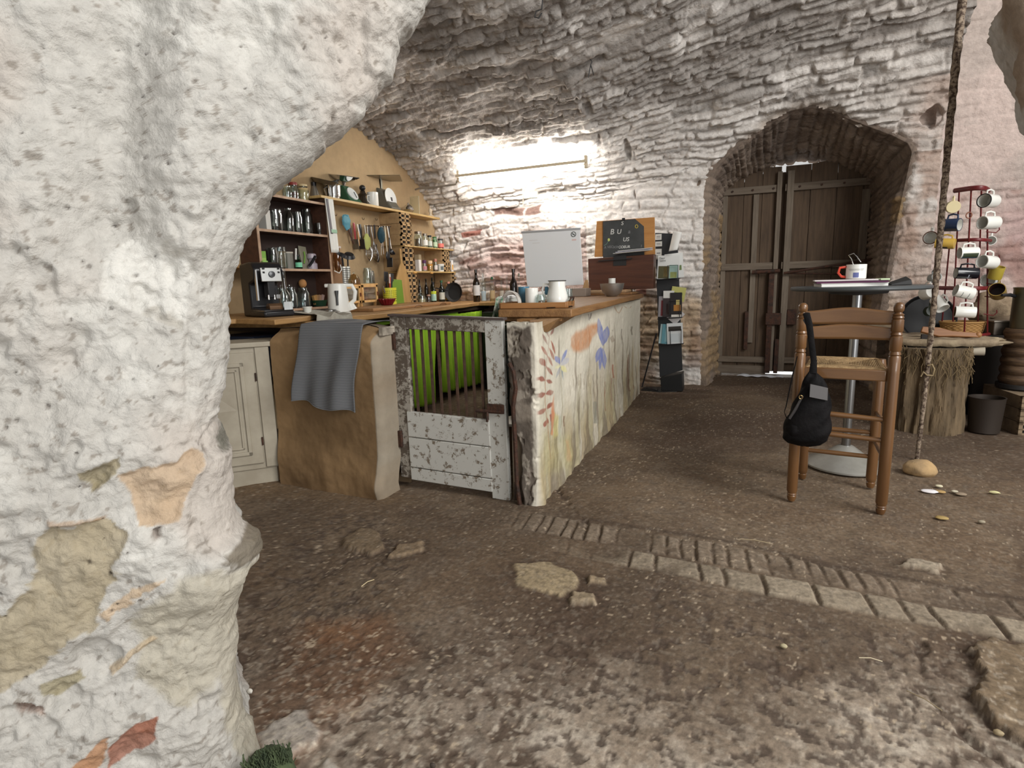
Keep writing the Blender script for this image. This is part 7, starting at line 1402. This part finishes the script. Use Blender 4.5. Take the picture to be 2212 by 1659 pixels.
def hmug(px, py, L_, Dm, aim, lab, out, inn=None, dy=-.08, rim=None, band=None, base=None):
    """mug hanging by its handle; aim = direction of its open end"""
    C_ = mp(px, py, dy); k = ppm(C_); L = L_/k; D = Dm/k; z = Vector(aim).normalized(); M_ = Matrix.Translation((0, 0, 0))
    up_ = Vector((0, 0, 1)); x = (up_-z*up_.dot(z)).normalized(); y = z.cross(x); R3 = Matrix((x, y, z)).transposed().to_4x4()
    t = thing('mug', lab, 'mug', C_, 0, MUGN); r = D/2; h0, h1 = -L/2, L/2
    MB().lathe([(0, h0), (r*.94, h0), (r, h0+.006), (r, h1), (r-.005, h1)], n=26, cap=False, M=R3).build('cup', out, t)
    MB().lathe([(r-.004, h1), (r-.005, h0+.01), (0, h0+.008)], n=26, cap=False, M=R3).build('inside', inn or CERAM, t)
    MB().tube([R3 @ Vector(q) for q in ((r*.96, 0, L*.32), (r*1.5, 0, L*.30), (r*1.68, 0, 0), (r*1.5, 0, -L*.28), (r*.96, 0, -L*.32))], .0065, 8).build('handle', out, t)
    if rim: MB().tube([R3 @ Vector((r*math.cos(a_), r*math.sin(a_), h1)) for a_ in [i*PI/13 for i in range(26)]], .004, 6, closed=True).build('rim', rim, t)
    if band:
        for (b0, b1, m_, a0, a1) in band: MB().grid(lambda u, v: tuple(R3 @ Vector((r*1.012*math.cos(a0+(a1-a0)*u), r*1.012*math.sin(a0+(a1-a0)*u), h0+L*(b0+(b1-b0)*v)))), 18, 2).build('decor', m_, t)
    return t
CR = P_(222, 208, 166, .3); WG = CERAM
Lf, Rt = (-1, -.45, .02), (.9, -.5, .1)
hmug(2058, 447, 24, 26, (.15, 1, .1), 'cream mug showing its base, top left of the stand', CR, dy=-.10)
hmug(2137, 434, 34, 28, (-.75, -.65, .02), 'white mug with a black rim, top right of the stand', WG, rim=BLK, dy=-.10)
hmug(2137, 481, 36, 28, (-.85, -.5, .0), 'plain white mug just below the black-rimmed one', WG, dy=-.10)
hmug(2056, 486, 30, 27, (.75, -.6, -.05), 'navy blue mug with a white inside, second on the left', P_(38, 54, 84, .3), dy=-.10)
hmug(2042, 526, 34, 22, (-.8, .4, .1), 'yellow patterned mug with a pale base, third on the left', P_(190, 156, 70, .3), dy=-.10, band=[(.3, .7, P_(60, 54, 44), 2, 4)])
hmug(2012, 514, 22, 26, (-.4, -.9, .0), 'brown-rimmed white mug half hidden behind the rusty pole', WG, rim=P_(90, 54, 36), dy=.05)
hmug(2092, 546, 34, 24, (-1, -.15, .0), 'multicoloured picture mug hanging at the centre top', WG, dy=-.20, band=[(.08, .92, P_(64, 90, 110), 1.6, 4.6), (.35, .85, P_(206, 176, 76), 2.2, 3.4), (.1, .9, P_(60, 70, 50), 3.8, 4.6)])
hmug(2141, 520, 22, 20, (-.3, -.9, 0), 'small white mug far right under the two large ones', WG, dy=.08)
hmug(2134, 566, 34, 28, (-.8, -.55, .1), 'white mug with its open end to the left, middle right', WG, dy=-.10)
hmug(2152, 589, 26, 26, (.1, -.3, 1), 'mustard yellow mug hanging upright at the right', P_(168, 150, 60, .35), P_(180, 160, 70, .35), dy=-.04)
hmug(2088, 590, 40, 24, (-1, -.1, .05), 'glossy black mug with white lines at the centre', P_(16, 18, 26, .15), dy=-.20, band=[(.45, .5, P_(150, 156, 170), 2, 4.4), (.05, .95, P_(110, 116, 130), 3.1, 3.16)])
hmug(2136, 606, 20, 28, (-.4, -.8, .1), 'pale mug behind the mustard one on the right', P_(206, 212, 214, .25), dy=.08)
hmug(2083, 631, 34, 26, (-.95, -.1, .25), 'white mug with a grey check pattern below the black one', WG, dy=-.20, band=[(.3, .34, P_(140, 144, 140), 1.6, 4.6), (.66, .70, P_(140, 144, 140), 1.6, 4.6), (0.02, .98, P_(140, 144, 140), 2.6, 2.66), (0.02, .98, P_(140, 144, 140), 3.5, 3.56)])
hmug(2155, 630, 28, 30, (-.35, -.75, .35), 'olive mug with a dark brown inside at the lower right', P_(140, 116, 56, .4), P_(44, 20, 16, .4), dy=-.06)
hmug(2085, 674, 36, 24, (-1, .1, .05), 'white mug with a dark anchor, lowest at the centre', WG, P_(110, 76, 46), dy=-.20, band=[(.38, .44, P_(70, 80, 86), 2.7, 3.5), (.34, .48, P_(70, 80, 86), 3.3, 3.5), (.66, .8, P_(120, 130, 134), 2.7, 3.1)])
hmug(2029, 656, 30, 26, (.35, -.6, -.7), 'white mug with a red heart hanging mouth down at the lower left', WG, dy=-.10, band=[(.45, .6, P_(170, 40, 40), 3.0, 3.3)])
hmug(2006, 632, 26, 28, (-.3, .9, -.2), 'white mug left of the heart mug, crossed by the pole', WG, dy=.0)
hmug(2018, 600, 20, 20, (.2, -.9, .2), 'small grey mug left of the black one, behind the pole', P_(170, 176, 176, .3), dy=.04)
hmug(2010, 672, 22, 22, (.0, .9, -.1), 'dark green mug at the very bottom left of the stand', P_(30, 48, 30, .3), P_(30, 48, 30, .3), dy=-.02)

# cooking corner at the frame's right edge
PX_ = at(2222, 700, Y=5.45)
t = thing('stock_pot', 'tall steel stock pot with a black handle at the right edge', 'pot', (PX_.x, 5.45, at(2200, 712, Y=5.3).z)); kk = ppm((PX_.x, 5.45, .9)); hp = 84/kk; rp = 32/kk
MB().lathe([(0, 0), (rp, 0), (rp, hp), (rp*1.03, hp+.004), (rp*1.03, hp+.012), (rp*.98, hp+.012), (rp*.97, .01), (0, .01)], n=40, cap=False).build('pot_body', mat('old_steel', srgb(96, 92, 76), .4, .8), t); MB().tube([(-rp*.98, -.02, hp*.82), (-rp*1.35, -.05, hp*.86), (-rp*1.9, -.08, hp*.86)], [.012, .014, .010], 8).build('handle', BLK, t)
zs0 = t.location.z
t = thing('ring_stove', 'rusty ribbed barrel stove under the stock pot', 'stove', (PX_.x, 5.45, .33)); hh = zs0-.332; rb = 42/kk
prof = [(0, 0)]
for j in range(60): z = hh*j/59; prof.append((rb*(.88+.09*abs(math.sin(z/hh*PI*6.0))), z))
prof.append((0, hh)); MB().lathe(prof, n=40, cap=False).build('ribbed_body', mat('ribbed_rust', srgb(58, 42, 32), .7, .3, srgb(112, 88, 64), 7, .3, 30, (1, 1, 6), amount=.6), t)
t2 = MB().lathe([(0, -.03), (rb*1.05, -.03), (rb*1.05, .0), (0, .0)], n=30, cap=False).build('foot_ring', P_(30, 28, 28, .6), t)
for j in range(3):
    z0 = .0+j*.098+fz(1.95, 5.2); b = thing('hollow_brick', ('bottom', 'middle', 'top')[j]+' hollow brick of the stack under the barrel stove', 'brick', (2.02, 5.15, z0), .12, 'hollow bricks under the stove')
    g = MB(); W2, Hh = .22, .094
    for (xa, xb, za, zb_) in ((-.11, .11, 0, .016), (-.11, .11, Hh-.016, Hh), (-.11, -.085, 0, Hh), (.085, .11, 0, Hh), (-.018, .018, 0, Hh), (-.11, .11, .04, .05)): g.box(xa, xb, -.03, .0, za, zb_)
    g.box(-.11, .11, 0.0, .5, 0, Hh); g.build('clay_body', mat('hearth_brick_%d' % j, srgb(134, 116, 92), .9, 0, srgb(110, 92, 72), 9, .3), b, smooth=False); MB().box(-.10, .10, -.012, -.004, .01, Hh-.01).build('dark_holes', BRKD, b)
BP = at(2134, 938, z=0); t = thing('ash_bucket', 'dark metal ash bucket on the floor beside the trunk', 'bucket', (1.72, 5.14, fz(1.72, 5.14)+.003)); MB().lathe([(0, .01), (.095, .01), (.11, .26), (.114, .27), (.104, .27), (.09, .02), (0, .02)], n=30, cap=False).build('bucket', P_(56, 48, 42, .6, .4), t)
P = at(2166, 706, Y=5.6); t = thing('tin_box', 'dull square tin box between the mug stand and the stove', 'tin', (P.x, 5.6, .69), .1); MB().box(-.09, .09, -.07, .07, 0, .10).build('body', P_(96, 88, 80, .4, .6), t, .006); MB().box(-.095, .095, -.075, .075, .10, .115).build('lid', P_(140, 132, 122, .4, .6), t, .004)
t = thing('cloth_sack', 'beige crumpled sack leaning on the wall behind the tin box', 'sack', (P.x+.04, 5.95, .70)); MB().blob((0, 0, .13), (.17, .12, .17), .35, 22, 21, 1.6).build('sack_body', mat('jute', srgb(150, 132, 108), .95, 0, srgb(120, 102, 82), 12, .5, 60), t)
MB().blob((.06, -.10, .05), (.12, .07, .07), .2, 14, 22).build('fold', P_(108, 92, 74, .9), t)

# --- litter on the floor
def litter(kind, lab, px, py, L_, ang, col, cat, grp, th=.004):
    P = at(px, py, z=0); P.z = fz(P.x, P.y)+.012; k = ppm(P); L = L_/k; d = Vector((math.cos(ang), math.sin(ang), 0))*L/2
    if kind == 'straw': o = MB().tube([P-d, P+Vector((0, 0, .006)), P+d+Vector((0, .01*L, 0))], .0016, 5).build('straw', P_(*col, .8), None)
    else: o = MB().blob(P, (L/2, L*.32, th*1.5), .15, 10, int(px) % 50).build(kind, P_(*col, .7), None)
    return tag(o, lab, cat, grp)
SGp = 'straws on the floor'
litter('straw', 'bright straw on the floor left of the flat stone', 795, 1268, 34, 1.3, (206, 190, 150), 'straw', SGp)
litter('straw', 'long straw lying on the floor at the right foreground', 1880, 1432, 44, .05, (196, 184, 156), 'straw', SGp)
litter('straw', 'straw by the crack near the raised slab', 1995, 1520, 70, -.7, (150, 134, 106), 'straw', SGp)
litter('straw', 'straw lying across the brick strip', 1630, 1172, 60, -.05, (170, 154, 122), 'straw', SGp)
litter('straw', 'straw right behind the scattered chips beyond the stool', 2150, 1070, 60, -.1, (140, 124, 100), 'straw', SGp)
for k, (px, py, L_, col, lab) in enumerate(((2008, 1062, 32, (226, 222, 224), 'large white shell-like chip on the floor right of the stool'), (2028, 1052, 14, (196, 188, 160), 'small cream chip just behind the large white one'), (2031, 1063, 20, (170, 140, 90), 'ochre chip touching the large white one'), (2062, 1064, 14, (190, 182, 160), 'pale round chip right of the white and ochre ones'), (2076, 1069, 22, (140, 124, 104), 'brownish splinter next to the pale round chip'), (2148, 1066, 20, (206, 202, 150), 'yellow-green leaf chip at the far right of the floor'), (2034, 1121, 26, (160, 136, 84), 'ochre leaf on the floor nearer than the white chip'), (2120, 1130, 14, (150, 140, 120), 'grey chip at the right among the dark earth'), (2156, 1590, 20, (150, 134, 104), 'pale pebble at the foot of the raised slab'), (540, 1497, 14, (200, 196, 186), 'white pebble beside the foot of the rock pier'), (935, 1660, 14, (60, 50, 42), 'dark pebble at the bottom edge of the view'), (1692, 1400, 16, (160, 150, 120), 'cream pebble in the open floor to the right'))):
    litter('chip', lab, px, py, L_, 0, col, 'chip', 'chips and pebbles on the floor', .005)
# moss at the foot of the rock pier
mo = MB(); mr = random.Random(9)
for k in range(420):
    a_ = mr.uniform(0, 2*PI); r_ = .055*math.sqrt(mr.random()); s_, zz = .02+r_*math.cos(a_), .045+.05*mr.random(); base = Vector((PT[0]*s_+PN[0]*(1.36+.03*mr.random()), PT[1]*s_+PN[1]*(1.36+.03*mr.random()), zz-.03)); mo.tube([base, base+Vector((mr.uniform(-.012, .012), mr.uniform(-.012, .006), mr.uniform(.01, .03)))], .0014, 4)
mo.blob((PT[0]*.03+PN[0]*1.40, PT[1]*.03+PN[1]*1.40, .02), (.055, .04, .04), .35, 14, 5)
mo = mo.build('moss', mat('moss_green', srgb(50, 62, 42), .95, 0, srgb(76, 88, 58), 30), None); tag(mo, 'clump of green moss at the foot of the rock pier', 'moss', None, 'stuff')
